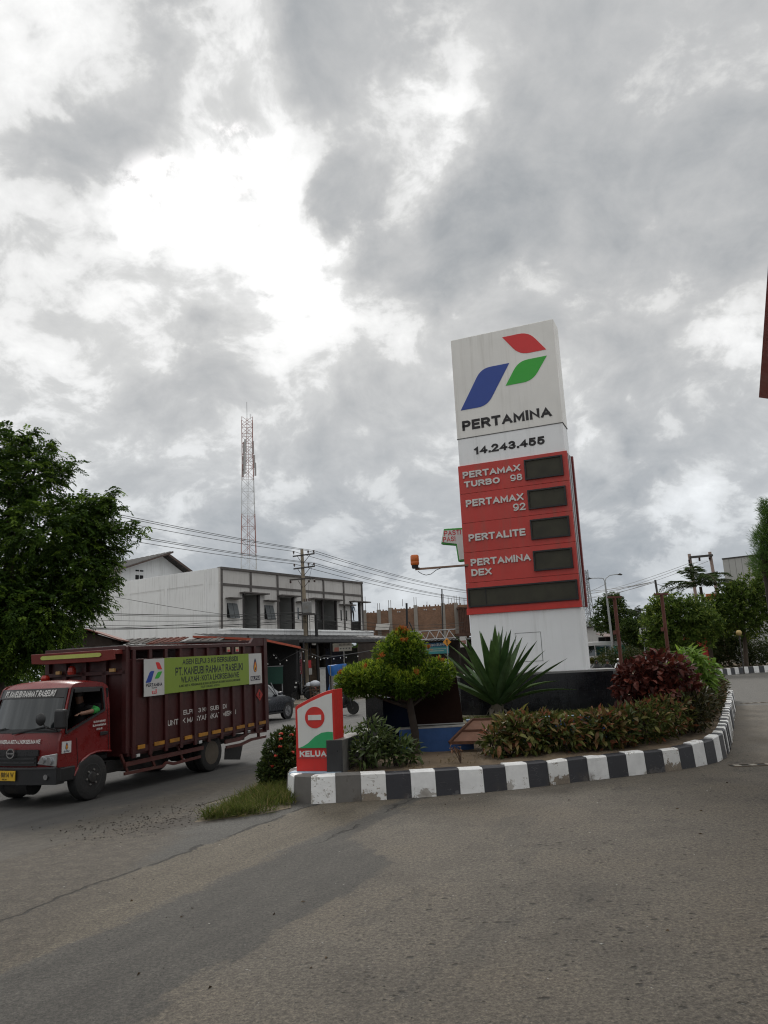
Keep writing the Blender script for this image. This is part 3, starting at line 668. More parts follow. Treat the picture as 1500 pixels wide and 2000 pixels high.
# orange beacon on an arm that leaves the side of the totem
OR = mat('beacon_orange', (.55, .13, .02), .3, var=.1); GALV = mat('rusty_arm', (.22, .13, .09), .7, var=.3, dirt=.5)
bp = at(811, 1112, 17.9)
bea = thing('warning_beacon', 'orange warning beacon on a long rusty arm beside the red price panels', 'beacon', bp)
e_ = at(912, 1104, 17.95)-bp; e2 = e_*1.25
b = MB(); b.bar((0, 0, 0), e2, .045); b.build('arm', GALV, bea)
b = MB(); b.box(-.06, .1, -.06, .06, .02, .035); b.lathe([(.075, .03), (.08, .09), (.07, .1)], n=16); b.build('lamp_base', BLK, bea)
b = MB(); b.lathe([(.09, .1), (.10, .13), (.10, .17), (.095, .18), (.10, .19), (.098, .31), (.08, .335), (.0, .34)], n=18); b.build('lamp_dome', OR, bea, smooth=40)
b = MB(); b.tube([e_*t+Vector((0, -.02, -.16*math.sin(math.pi*min(1, t*2.2)) if t < .455 else -.02)) for t in (.05, .12, .2, .3, .4, .5, .8, 1)], .008, 5); b.build('cable', BLK, bea)

# green edged slogan board behind the totem
PW = mat('board_white', (.66, .66, .64), .5, var=.06); PG = mat('board_green', (.05, .30, .05), .5); PR = mat('board_red', (.55, .04, .05), .5)
pp = thing('slogan_board', 'white board with bright green rim and red PASTI PAS lettering, half behind the price pylon', 'sign', (0, 0, 0), R(-22.9))
o0 = at(884, 1064, 19.2); pp.location = o0
def ppl(px, py):
    v = at(px, py, 19.2)-o0; k = 1/math.cos(R(-22.9)); return (v.x*.98, v.z)
shape = [(866, 1032), (990, 1032), (990, 1092), (896, 1098), (891, 1066), (860, 1062)]
pol = [ppl(*p) for p in shape]; cen = Vector((sum(p[0] for p in pol)/6, sum(p[1] for p in pol)/6))
b = MB(); b.prism(pol, -.03, .12, lambda a, c, t: (a, t, c)); b.build('rim', PG, pp, bev=.02)
inner = [ppl(*p) for p in [(867, 1036), (988, 1036), (988, 1089), (899, 1094), (894, 1063), (863, 1058)]]
b = MB(); b.prism(inner, -.045, -.031, lambda a, c, t: (a, t, c)); b.build('face', PW, pp)
for s, x0, x1, y in (('PASTI', 866, 904, 1041), ('PAS!', 864, 892, 1053)):
    c_ = ppl((x0+x1)/2, y); w_ = ppl(x1, y)[0]-ppl(x0, y)[0]
    text(s, pp, PR, fmx((c_[0], -.045, c_[1]), (1, 0, -.02), (0.02, 0, 1)), w_*.92, .125, .004, .17)
b = MB(); b.bar((.5, .05, -.5), (.5, .05, -2.9), .12); b.build('post', GREYM, pp)

# ================================================================== EXIT SIGN (KELUAR) and its low wall
SR = mat('sign_red', (.56, .022, .016), .5, var=.10, dirt=.35, dcol=(.28, .05, .035), streak=.4); SW = mat('sign_white', (.64, .64, .62), .5, var=.06, vs=3, dirt=.25, dcol=(.40, .39, .35), streak=.4); SG = mat('sign_green', (.025, .34, .12), .5)
ks = thing('exit_sign', 'small red exit sign with no entry disc and green wave standing on the striped kerb', 'sign', (-.90, 12.0, .37), R(-17))
def kz(z): return z-.37
prof = [(-.63, .40), (0, .40), (0, 1.585), (-.10, 1.565), (-.24, 1.52), (-.36, 1.472), (-.5, 1.41), (-.6, 1.365), (-.63, 1.34)]
b = MB(); b.prism([(x, kz(z)) for x, z in prof], 0, .40, lambda a, c, t: (a, t, c)); b.build('cabinet', SR, ks, bev=.006)
face = [(-.585, .74), (-.02, .74), (-.02, 1.53), (-.12, 1.508), (-.25, 1.46), (-.37, 1.415), (-.5, 1.355), (-.575, 1.32), (-.59, 1.30)]
b = MB(); b.prism([(x, kz(z)) for x, z in face], -.012, .001, lambda a, c, t: (a, t, c)); b.build('face', SW, ks)
wave = [(-.585, .735), (-.02, .735), (-.02, .962), (-.10, .968), (-.20, .955), (-.31, .90), (-.42, .81), (-.50, .765)]
b = MB(); b.prism([(x, kz(z)) for x, z in wave], -.018, -.012, lambda a, c, t: (a, t, c)); b.build('green_wave', SG, ks)
b = MB(); b.lathe([(.158, -.018), (.158, -.012)], (-.305, 0, kz(1.18)), 'y', 40); dk = b.build('disc', SR, ks)
b = MB(); b.box(-.412, -.198, -.023, -.018, kz(1.142), kz(1.218)); b.build('bar', SW, dk)
text('KELUAR', ks, SW, fmx((-.305, -.001, kz(.652)), (1, 0, 0), (0, 0, 1)), .53, .088, .006, .25)
b = MB(); b.box(-.60, -.01, -.006, .0, kz(.585), kz(.60)); b.box(-.60, -.01, -.006, .0, kz(.715), kz(.722)); b.build('trim', mat('sign_trim', (.35, .05, .05), .5), ks)
b = MB(); b.box(-.72, .12, -.08, .5, -.07, .028); tag(b.build('sign_footing', PALEB, ks, bev=.01))
# low tiled wall in front of the sign
lw = thing('low_tiled_wall', 'low wall clad in dark tiles running back from the kerb beside the red exit sign', 'wall', (-.905, 11.93, .385), R(-14))
DT = mat('dark_tile', (.028, .028, .030), .35, var=.25, dirt=.4, dcol=(.09, .085, .08)); DTG = mat('worn_tile', (.16, .155, .145), .6, var=.3, dirt=.8, dcol=(.05, .045, .04))
b = MB(); b.box(-.115, .115, .01, 2.1, -.03, .45); b.build('core', mat('old_mortar', (.10, .095, .088), .9, bump=.5, bs=20), lw)
b = MB(); b.box(-.122, .122, 0, .012, -.02, .462); b.build('tile', DT, lw)
for k in range(7):
    b = MB(); b.box(.115, .127, .014+k*.285, .014+k*.285+.28, -.03, .455); b.build('tile', DTG if k % 3 == 0 else DT, lw)
    b = MB(); b.box(-.128, .128, .014+k*.285, .014+k*.285+.28, .45, .464); b.build('tile', mat('cap_tile', (.17, .165, .155), .5, dirt=.6), lw)
pt = thing('tiled_pillar', 'square black tiled pillar at the far end of the low wall left of the clipped tree', 'pillar', (-.33, 14.1, .38))
b = MB(); b.box(-.14, .14, -.14, .14, 0, .98); b.build('core', BTG, pt)
for z0, z1 in ((0, .32), (.325, .645), (.65, .98)):
    b = MB(); b.box(-.15, .15, -.152, -.141, z0, z1); b.build('tile', BT, pt)
    b = MB(); b.box(.141, .152, -.15, .15, z0, z1); b.build('tile', BT, pt)
b = MB(); b.box(-.16, .16, -.16, .16, .981, 1.0); b.build('cap', BT, pt)
# dark metal cabinet behind the clipped tree
BRN = mat('brown_sheet_metal', (.016, .008, .006), .85, var=.25, vs=2, dirt=.3, dcol=(.022, .012, .009), spec=.08); NAV = mat('navy_panel', (.007, .012, .028), .8, var=.2, spec=.1)
cab = thing('metal_cabinet', 'dark brown metal cabinet with navy side panel on blue wall behind the clipped tree', 'cabinet', (.7, 14.35, TZ-.005))
b = MB(); b.prism([(-.35, 0), (.53, 0), (.46, .82), (-.35, .82)], -.22, .5, lambda a, c, t: (a, t, c)); b.build('body', BRN, cab, bev=.008)
b = MB(); b.box(-.95, -.36, -.16, .40, -.44, .50); b.build('side_panel', NAV, cab, bev=.006)
b = MB(); b.box(-.36, .55, -.235, -.21, 0.0, .02); b.build('bottom_rail', mat('rail_grey', (.3, .3, .29), .5), cab)
# rusty tray leaning on the terrace
RU = mat('rust', (.10, .042, .022), .8, var=.35, vs=6, bump=.4, dirt=.5, dcol=(.05, .025, .015)); RU2 = mat('rust_light', (.17, .085, .055), .85, var=.25, vs=5, dirt=.4, dcol=(.09, .05, .035))
tr_ = thing('rusty_panel', 'rusty framed metal panel lying tilted against the terrace edge left of the long hedge', 'panel', (.92, 13.52, .575))
def rp(u, w, h=0.0):  # u to the right, w up the slope
    return Vector((u+w*.62, w*.55, w*.46-u*.02+h))
b = MB(); L_, W_ = 1.15, .72
for p, q_ in ((rp(0, 0), rp(L_, 0)), (rp(0, W_), rp(L_, W_)), (rp(0, 0), rp(0, W_)), (rp(L_, 0), rp(L_, W_)), (rp(0, W_*.5), rp(L_, W_*.5))): b.bar(p, q_, .05, .05)
b.build('frame', RU, tr_)
b = MB(); b.add([rp(0, 0, -.012), rp(L_, 0, -.012), rp(L_, W_, -.012), rp(0, W_, -.012), rp(0, 0, .006), rp(L_, 0, .006), rp(L_, W_, .006), rp(0, W_, .006)],
                [(3, 2, 1, 0), (4, 5, 6, 7), (0, 1, 5, 4), (1, 2, 6, 5), (2, 3, 7, 6), (3, 0, 4, 7)]); b.build('sheet', RU2, tr_)
# red posts
PST = mat('oxide_red_post', (.105, .033, .022), .7, var=.25, vs=2, dirt=.45, dcol=(.08, .035, .025))
for (px, Y, top, w, lab) in ((1204, 22.0, 1168, .10, 'bare oxide red steel post nearer the price pylon, a flat plate welded across its top'), (1296, 22.6, 1162, .10, 'bare oxide red steel post rising behind the dark red shrub, plate across its top')):
    tp = at(px-4, top, Y); p = thing('steel_post', lab, 'post', (tp.x, tp.y, .8), R(20), 'oxide red steel posts')
    hh = tp.z-.8
    b = MB(); b.tube([(0, 0, 0), (0, 0, hh)], w/2, 12); b.build('shaft', PST, p, smooth=40)
    b = MB(); b.box(-.21, .21, -.05, .05, hh, hh+.05); b.build('top_plate', PST, p)
    b = MB(); b.box(-.15, -.06, -.02, .02, hh*.62, hh*.66); b.build('lug', PST, p)
# drain gratings across the drive
def grating(p, q, lab):
    p, q = Vector(p), Vector(q); g = thing('drain_grating', lab, 'drain', p, 0, 'drain gratings across the drive'); d = (q-p); L = d.length; d /= L; n = Vector((-d.y, d.x, 0))
    b = MB(); b.bar(d*0+Vector((0, 0, .012))+n*.11, d*L+Vector((0, 0, .012))+n*.11, .03, .012); b.bar(Vector((0, 0, .012))-n*.11, d*L+Vector((0, 0, .012))-n*.11, .03, .012)
    b.build('edge_angle', mat('old_steel', (.15, .12, .09), .6, .2, dirt=.5), g)
    b = MB(); b.bar(Vector((0, 0, .006)), d*L+Vector((0, 0, .006)), .19, .002); b.build('slot', mat('drain_dark', (.008, .008, .008), .9), g)
    k = .1
    while k < L:
        b = MB(); c = d*k+Vector((0, 0, .011)); b.bar(c-n*.09, c+n*.09, .10, .008); b.build('grate_bar', mat('grate', (.26, .24, .20), .7, dirt=.4), g); k += .26
grating((5.55, 13.42, 0), (9.2, 13.3, 0), 'slotted drain grating nearer the camera crossing the drive from the kerb corner')
grating((12.3, 28.2, 0), (18.5, 28.0, 0), 'slotted drain grating crossing the drive near the far end of the island')
# ================================================================== LORRY
def tyre_lathe(r, w, n=40):
    return [(r*.60, -w*.48), (r*.88, -w*.5), (r*.96, -w*.44), (r, -w*.32), (r, w*.32), (r*.96, w*.44), (r*.88, w*.5), (r*.60, w*.48)]
def tyre_mat(): return mat('tyre_rubber', (.016, .016, .016), .75, var=.25, vs=8, bump=.3, bs=30, dirt=.4, dcol=(.06, .052, .042))
TRED = mat('cab_red', (.145, .008, .008), .3, var=.10, vs=1.5, dirt=.30, dcol=(.12, .03, .025)); TMAR = mat('cargo_maroon', (.042, .006, .006), .5, var=.25, vs=2, dirt=.4, dcol=(.035, .014, .011), streak=.5, bump=.15, bs=20)
TMAR2 = mat('stake_maroon', (.047, .007, .007), .5, var=.25, vs=2.5, dirt=.5, dcol=(.05, .022, .018), streak=.4); TBLK = mat('black_plastic', (.014, .014, .015), .45, var=.15); CHROME = mat('chrome', (.62, .62, .64), .14, 1.0, var=.03)
YEL = mat('reflector_yellow', (.38, .17, .015), .5, var=.25, dirt=.6, dcol=(.10, .05, .015)); CHAS = mat('chassis_black', (.016, .015, .015), .7, var=.25, dirt=.5, dcol=(.06, .05, .04))
def glass(name, col, fac, rough=.04):
    m = bpy.data.materials.new(name); m.use_nodes = True; t = m.node_tree; b = t.nodes['Principled BSDF']; o = t.nodes['Material Output']
    v = t.nodes.new('ShaderNodeTexCoord').outputs['Object']
    b.inputs['Base Color'].default_value = (*col, 1); b.inputs['Roughness'].default_value = .15
    g = t.nodes.new('ShaderNodeBsdfGlossy'); g.inputs['Roughness'].default_value = rough; g.inputs[0].default_value = (.85, .9, .92, 1)
    bn = t.nodes.new('ShaderNodeBump'); bn.inputs['Strength'].default_value = .05; t.links.new(noise(t, v, 1.5, 2).s, bn.inputs['Height']); t.links.new(bn.outputs[0], g.inputs['Normal'])
    mx = t.nodes.new('ShaderNodeMixShader'); mx.inputs[0].default_value = fac
    t.links.new(b.outputs[0], mx.inputs[1]); t.links.new(g.outputs[0], mx.inputs[2]); t.links.new(mx.outputs[0], o.inputs[0]); return m
WSG = glass('windscreen_glass', (.008, .010, .011), .04); LENS = glass('lamp_lens', (.30, .30, .30), .35, .12); CARG = glass('dark_window', (.008, .009, .01), .12)
LT = mat('paint_white_letter', (.58, .57, .55), .6, var=.08)
lorry = thing('cargo_lorry', 'dark red cargo lorry with high staked bed and green banner along its side', 'truck', (-4.92, 13.08, .0), R(67))
yc = .87; HW = .81
bow = lambda y, k=.10: -k*max(0, 1-((y-yc)/HW)**2)
# cab shell: open at the sides and the windscreen
prof = [(-.66, .40), (-.69, .60), (-.705, .82), (-.69, .98), (-.645, 1.11), (-.42, 1.79), (-.37, 1.845), (-.27, 1.875), (.0, 1.888), (.28, 1.865), (.38, 1.80), (.42, 1.6), (.42, .72)]
LEAN = lambda y, z: yc+(y-yc)*(1-.10*max(0.0, min(1.1, (z-1.1)/.75)))     # the cab narrows towards its roof
def lean(o):
    for v in o.data.vertices: v.co.y = LEAN(v.co.y, v.co.z)
    return o
ys = [yc+HW*math.sin(k*math.pi/2/6)*1.0 for k in range(-6, 7)]
def cabgrid(ks, name, m, off=0.0, kk=.10, ysel=None, parent=None):
    b = MB(); Y = ysel or ys
    for y in Y:
        e = max(0, abs(y-yc)/HW); e = e**8
        for i in ks:
            x, z = prof[i]
            fwd = bow(y, kk) if i < 5 else (bow(y, kk*1.5) if i == 5 else (bow(y, kk*.9) if i < 8 else 0))
            crown = .03*(1-((y-yc)/HW)**2) if 5 < i < 11 else 0
            inx = .035*e if i < 9 else -.02*e
            b.v.append((x+fwd+inx-off*.9 if i < 7 else x, LEAN(y, z), z+crown-.03*e*(1 if 5 < i < 11 else 0)+(off if i >= 7 else 0)))
    n = len(ks)
    for j in range(len(Y)-1):
        for i in range(n-1): b.f.append((j*n+i, j*n+i+1, (j+1)*n+i+1, (j+1)*n+i)); b.m.append(0)
    return b.build(name, m, parent or lorry, smooth=50)
cabgrid([0, 1, 2, 3, 4], 'front_panel', TRED); cabgrid([5, 6, 7, 8, 9, 10, 11, 12], 'roof', TRED)
ws = cabgrid([4, 5], 'windscreen', WSG, 0.0)
# black rim and shade band of the windscreen
def on_ws(y, t, off): # point on the windscreen, t 0 bottom .. 1 top
    x = prof[4][0]+(prof[5][0]-prof[4][0])*t+bow(y, .10+.05*t); z = prof[4][1]+(prof[5][1]-prof[4][1])*t
    nx, nz = -.95, .31
    return Vector((x+nx*off, LEAN(y, z), z+nz*off))
def ws_strip(t0, t1, y0, y1, m, name, off=.004, parent=ws):
    b = MB(); n = 12
    for k in range(n+1):
        y = y0+(y1-y0)*k/n; b.v += [on_ws(y, t0, off), on_ws(y, t1, off)]
    b.v = [tuple(p) for p in b.v]
    b.f = [(2*k, 2*k+1, 2*k+3, 2*k+2) for k in range(n)]; b.m = [0]*n
    return b.build(name, m, parent)
BAND = mat('shade_band', (.028, .026, .026), .35, var=.1)
ws_strip(.78, 1.0, .10, 1.64, BAND, 'shade_band', .006); ws_strip(0, .09, .10, 1.64, TBLK, 'cowl', .006)
ws_strip(.0, 1, .075, .115, TBLK, 'rubber_seal', .01); ws_strip(.0, 1, 1.625, 1.665, TBLK, 'rubber_seal', .01)
def bend(o, base, k=.10):
    for v in o.data.vertices: v.co.x += k*((v.co.y-yc)/HW)**2
def front_text(s, y, t, w, h, m, off=.012):
    p = on_ws(yc, t, off); p.y = y
    o = text(s, ws, m, fmx(p, (0, -1, 0), (.32, 0, .947)), w, h, .003, .03, shear=.15); bend(o, None, .10+.05*t); return o
front_text('PT. KANEUBI RAHMAT RASEUKI', .86, .885, 1.08, .105, LT)
# side walls with the window left open
def side_wall(y0, y1, right):
    sw = MB(); mp = lambda a, c, t: (a, t, c)
    pieces = [[(-.66, .40), (-.40, .40), (-.32, .52), (-.16, .66), (.09, .72), (.42, .70), (.42, 1.42), (.28, 1.40), (-.575, 1.10), (-.648, 1.10), (-.69, .98), (-.70, .82), (-.69, .6)],
              [(-.66, 1.098), (-.57, 1.10), (-.545, 1.30), (-.385, 1.775), (-.37, 1.83), (-.42, 1.79)],
              [(-.37, 1.83), (-.385, 1.775), (.27, 1.765), (.41, 1.76), (.38, 1.80), (.28, 1.85), (.0, 1.868), (-.27, 1.856)],
              [(.27, 1.765), (.29, 1.40), (.42, 1.42), (.42, 1.62), (.41, 1.76)]]
    for p in pieces: sw.prism(p, y0, y1, mp)
    return lean(sw.build('door', TRED, lorry))
dr = side_wall(.035, .075, False); side_wall(1.665, 1.705, True)
b = MB(); 
for p, q_ in (((-.575, .03, 1.09), (.29, .03, 1.395)), ((.285, .03, 1.40), (.265, .03, 1.77)), ((.265, .03, 1.765), (-.385, .03, 1.775)), ((-.39, .03, 1.775), (-.55, .03, 1.30)), ((-.55, .03, 1.30), (-.575, .03, 1.09))): b.bar(p, q_, .03, .035, up=(0, 1, 0))
lean(b.build('window_seal', TBLK, dr))
b = MB(); b.box(-.36, .20, .008, .03, 1.70, 1.775); lean(b.build('rain_visor', TBLK, dr, bev=.008))
b = MB(); b.box(.17, .34, .018, .035, .985, 1.045); b.build('handle', TBLK, dr, bev=.01)
b = MB(); b.bar((-.34, .033, 1.0), (-.30, .033, .55), .006, .006); b.bar((.36, .033, 1.75), (.37, .033, 1.1), .006, .006); b.bar((.37, .033, 1.1), (.37, .033, .72), .006, .006); lean(b.build('door_gap', TBLK, dr))
# wheel arch lip
b = MB(); arc = [(-.38+.0, .42), (-.31, .52), (-.2, .64), (-.05, .71), (.09, .735), (.25, .73), (.42, .71)]
b.tube([(x, .03, z) for x, z in arc], .022, 6); b.build('arch_lip', TRED, lorry, smooth=60)
st = mat('sticker_white', (.55, .55, .54), .5)
b = MB(); b.box(-.645, -.455, .026, .034, .79, .965); sk_ = b.build('sticker', st, dr)
FL1 = mat('flame_navy', (.01, .016, .06), .5); FL2 = mat('flame_orange', (.60, .16, .01), .5); FL3 = mat('flame_inner', (.62, .34, .03), .5)
def flame(parent, cx, cz, h, y):
    """drop shaped flame emblem on a side facing plate"""
    def drop(w, hh, dz): 
        o = []
        for k in range(17):
            t = k/16*2*math.pi; r = abs(math.sin(t/2)); o.append((cx+w*math.sin(t)*(.35+.65*math.sin(t/2)**2)*.72, cz+dz+hh*(math.cos(t)*.5)))
        return o[:-1]
    for i, (w, hh, dz, m) in enumerate(((h*.44, h, 0, FL1), (h*.33, h*.74, -h*.1, FL2), (h*.22, h*.5, -h*.18, FL3), (h*.10, h*.26, -h*.24, FL1))):
        b = MB(); b.prism(drop(w, hh, dz), y-.002*(i+1), y-.002*i, lambda a, c, t: (a, t, c)); b.build('flame_emblem', m, parent)
flame(sk_, -.55, .895, .11, .025)
text('ELPIJI', sk_, FL1, fmx((-.55, .026, .815), (1, 0, 0), (0, 0, 1)), .11, .026, .002, .03)
for s, z, w in (('DILARANG MEROKOK', 1.215, .27), ('DILARANG MENUMPANG', 1.155, .30), ('AWAS API', 1.095, .13)):
    text(s, dr, LT, fmx((.155, .035, z), (1, 0, .02), (0, 0, 1)), w, .034, .002, .03)
# front: lettering, grille, lamps, bumper, plate
o = text('WILAYAH KERJA KOTA LHOKSEUMAWE', lorry, LT, fmx((-.70-.012-.095, .88, .985), (0, -1, 0), (.2, 0, .98)), 1.05, .062, .003, .03); bend(o, None)
def fx(y, x0): return x0+bow(y)
def frontstrip(z0, z1, y0, y1, x0, th, m, name, parent=lorry, n=12, smooth=None):
    b = MB()
    for k in range(n+1):
        y = y0+(y1-y0)*k/n; x = fx(y, x0); b.v += [(x, y, z0), (x, y, z1), (x+th, y, z1), (x+th, y, z0)]
    for k in range(n):
        i = 4*k; b.f += [(i, i+1, i+5, i+4), (i+1, i+2, i+6, i+5), (i+2, i+3, i+7, i+6), (i+3, i, i+4, i+7)]
    b.f += [(3, 2, 1, 0), (4*n, 4*n+1, 4*n+2, 4*n+3)]; b.m = [0]*len(b.f)
    return b.build(name, m, parent, smooth=smooth)
gr = frontstrip(.62, .865, .40, 1.34, -.725, .05, TBLK, 'grille')
for z in (.66, .72): frontstrip(z, z+.02, .42, 1.32, -.745, .03, mat('grille_bar', (.03, .03, .032), .35), 'grille_slat', gr)
frontstrip(.77, .86, .36, 1.38, -.74, .03, mat('grille_hood', (.022, .022, .024), .3), 'grille_top', gr)
em = MB(); c0 = fx(yc, -.775)
n = 28
em.v = []
for k in range(n):
    t = 2*math.pi*k/n
    for rr in (.078, .06):
        for dx_ in (0, .012): em.v.append((c0+dx_, yc+rr*1.12*math.cos(t), .815+rr*math.sin(t)))
for k in range(n):
    i = 4*k; j = 4*((k+1) % n); em.f += [(i, j, j+2, i+2), (i, i+1, j+1, j), (i+2, j+2, j+3, i+3)]
em.m = [0]*len(em.f); em.box(c0, c0+.012, yc-.06, yc+.06, .806, .824)
for sg in (-1, 1): em.box(c0, c0+.012, yc-.088, yc+.088, .815+sg*.008-.004, .815+sg*.008+.004)
em.build('badge', CHROME, lorry)
for sg in (-1, 1):
    b = MB(); cy = yc+sg*.62
    y0, y1 = (cy-.20, cy+.20)
    hw = [(yc+sg*.47, .645), (yc+sg*.80, .60), (yc+sg*.815, .80), (yc+sg*.55, .765)]
    b.prism([(y, z) for y, z in hw], 0, .10, lambda a, c, t: (fx(a, -.735)+t+.02, a, c)); hl = b.build('headlight', LENS, lorry, bev=.01)
    for (yy, zz_, r_) in ((.58, .70, .05), (.70, .685, .058)):
        b = MB(); b.lathe([(r_, 0), (r_*.95, .01), (r_*.5, .02)], (fx(yc+sg*yy, -.745)+.005, yc+sg*yy, zz_), 'x', 16); b.build('lamp_reflector', CHROME, hl)
    b = MB(); b.lathe([(.042, -.012), (.038, .012)], (fx(cy+sg*.06, -.76), cy+sg*.06, .455), 'x', 16); b.build('fog_lamp', CHROME, lorry)
bmp = frontstrip(.34, .585, .02, 1.72, -.75, .16, TBLK, 'bumper', n=16); 
for ya in (.015, 1.64):
    b = MB(); b.box(-.68, -.36, ya, ya+.085, .36, .58); b.build('bumper_end', TBLK, lorry, bev=.02)
frontstrip(.575, .60, .04, 1.70, -.765, .05, mat('bumper_lip', (.05, .05, .052), .35), 'bumper_lip', n=16)
pm = mat('plate_yellow', (.58, .36, .02), .5, var=.08)
b = MB(); b.box(fx(1.0, -.785), fx(1.0, -.785)+.012, .74, 1.18, .405, .555); pla = b.build('number_plate', pm, lorry)
text('BL 8814 W', pla, BLK, fmx((fx(1.0, -.785)-.0, .96, .495), (0, -1, 0), (0, 0, 1)), .39, .075, .003, .015)
text('06.24', pla, BLK, fmx((fx(1.0, -.785)-.0, .96, .428), (0, -1, 0), (0, 0, 1)), .10, .025, .003, .015)
# wipers, mirrors
b = MB(); a0 = on_ws(.60, .06, .03); b.bar(a0, on_ws(.10, .02, .03)+Vector((0, 0, .0)), .014); b.bar(on_ws(.95, -.03, .035), on_ws(.30, .13, .03), .016); b.build('wiper', TBLK, lorry)
b = MB(); b.bar(on_ws(1.65, .0, .03), on_ws(1.15, .10, .03), .016); b.build('wiper', TBLK, lorry)
b = MB(); b.box(-.80, -.70, -.14, .07, 1.17, 1.47); mr = b.build('mirror', TBLK, lorry, bev=.035, seg=3)
b = MB(); b.tube([(-.66, .06, 1.14), (-.76, .05, 1.15), (-.76, .0, 1.2)], .014, 6); b.tube([(-.66, .12, 1.14), (-.86, .14, 1.2), (-.88, .20, 1.27)], .012, 6); b.build('mirror_arm', TBLK, mr)
b = MB(); b.lathe([(.02, -.03), (.085, -.02), (.10, .0), (.085, .02)], (-.89, .235, 1.33), 'x', 20); b.build('round_mirror', TBLK, lorry, smooth=50)
b = MB(); b.box(-.52, -.50, 1.25, 1.55, 1.12, 1.24); b.build('paper_permit', mat('paper', (.5, .5, .48), .8), lorry)
# cab inside: seats, floor and rear wall keep it dark
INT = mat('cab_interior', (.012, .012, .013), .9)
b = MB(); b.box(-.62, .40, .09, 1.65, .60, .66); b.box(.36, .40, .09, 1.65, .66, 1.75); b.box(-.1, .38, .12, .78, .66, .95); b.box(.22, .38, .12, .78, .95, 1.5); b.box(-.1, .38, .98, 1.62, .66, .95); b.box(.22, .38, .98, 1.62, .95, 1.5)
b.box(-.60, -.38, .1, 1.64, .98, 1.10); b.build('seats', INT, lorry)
b = MB(); b.prism([(-.575, 1.10), (.29, 1.40), (.27, 1.765), (-.385, 1.775)], 1.70, 1.703, lambda a, c, t: (a, t, c)); lean(b.build('far_window_blackout', CARG, lorry))  # opaque dark pane added in the far window to keep light out of the cab
# wheels
TY = tyre_mat(); RIMB = mat('rim_black', (.02, .02, .021), .5, var=.2, dirt=.4, dcol=(.07, .06, .05)); RIMD = mat('rim_dusty', (.085, .07, .052), .7, var=.25, dirt=.4, dcol=(.07, .055, .04))
def wheel(x, y, side, r, w, rim, deep, z=None):
    z = r if z is None else z; wo = bpy.data.objects.new('wheel', None); link(wo, lorry); wo.location = (x, y, z)
    b = MB(); b.lathe([(rr, h) for rr, h in tyre_lathe(r, w)], (0, 0, 0), 'y', 40)
    b.build('tyre', TY, wo, smooth=35)
    b = MB(); s = side; o_ = s*w/2
    pr = [(r*.62, o_*1.0), (r*.59, o_*.98), (r*.55, o_*.6), (r*.52, -o_*.5), (r*.42, -o_*.9), (r*.28, -o_*.9), (r*.26, -o_*.1), (r*.2, o_*.1), (.0, o_*.1)] if deep else [(r*.62, o_*.95), (r*.58, o_*.98), (r*.55, o_*.75), (r*.47, o_*.5), (r*.36, o_*.78), (r*.25, o_*.95), (r*.22, o_*1.2), (r*.12, o_*1.25), (0, o_*1.25)]
    b.lathe(pr, (0, 0, 0), 'y', 32); b.build('rim', rim, wo, smooth=35)
    b = MB()
    for k in range(6):
        t = k*math.pi/3+.2; q = r*(.33 if not deep else .36)
        yy = o_*(.86 if not deep else -.85); b.lathe([(.016, yy), (.016, yy+s*.03)], (q*math.cos(t), 0, q*math.sin(t)), 'y', 6)
    b.build('wheel_nuts', mat('nut_steel', (.22, .21, .20), .5, .5), wo)
    if not deep:
        b = MB()
        for k in range(6):
            t = k*math.pi/3+.7; q = r*.47; b.lathe([(.026, o_*.62), (.026, o_*.66)], (q*math.cos(t), 0, q*math.sin(t)), 'y', 10)
        b.build('rim_hole', BLK, wo)
    return wo
wheel(-.02, .10, -1, .355, .20, RIMB, False); wheel(-.02, 1.64, 1, .355, .20, RIMB, False)
wheel(3.22, .10, -1, .36, .20, RIMD, True); wheel(3.22, .33, -1, .36, .20, RIMD, True); wheel(3.22, 1.62, 1, .36, .20, RIMD, True); wheel(3.22, 1.39, 1, .36, .20, RIMD, True)
b = MB(); b.tube([(-.02, .2, .33), (-.02, 1.6, .33)], .04, 8); b.build('axle', CHAS, lorry)
b = MB(); b.tube([(3.22, .3, .36), (3.22, 1.5, .36)], .06, 10); b.lathe([(.02, -.2), (.17, -.1), (.17, .1), (.02, .2)], (3.22, .87, .36), 'y', 14); b.build('axle', CHAS, lorry)
b = MB(); b.box(-.6, 5.1, .48, .58, .42, .56); b.box(-.6, 5.1, 1.18, 1.28, .42, .56); b.box(1.0, 1.9, .16, .46, .30, .56); b.box(.5, .95, .2, .45, .33, .52); b.box(.46, 2.8, .6, 1.1, .36, .52); b.build('chassis', CHAS, lorry)
# front undertray roller seen below the bumper
b = MB(); b.lathe([(.02, -.26), (.16, -.24), (.16, .24), (.02, .26)], (-.5, .98, .30), 'y', 16); b.build('air_tank', CHAS, lorry, smooth=40)
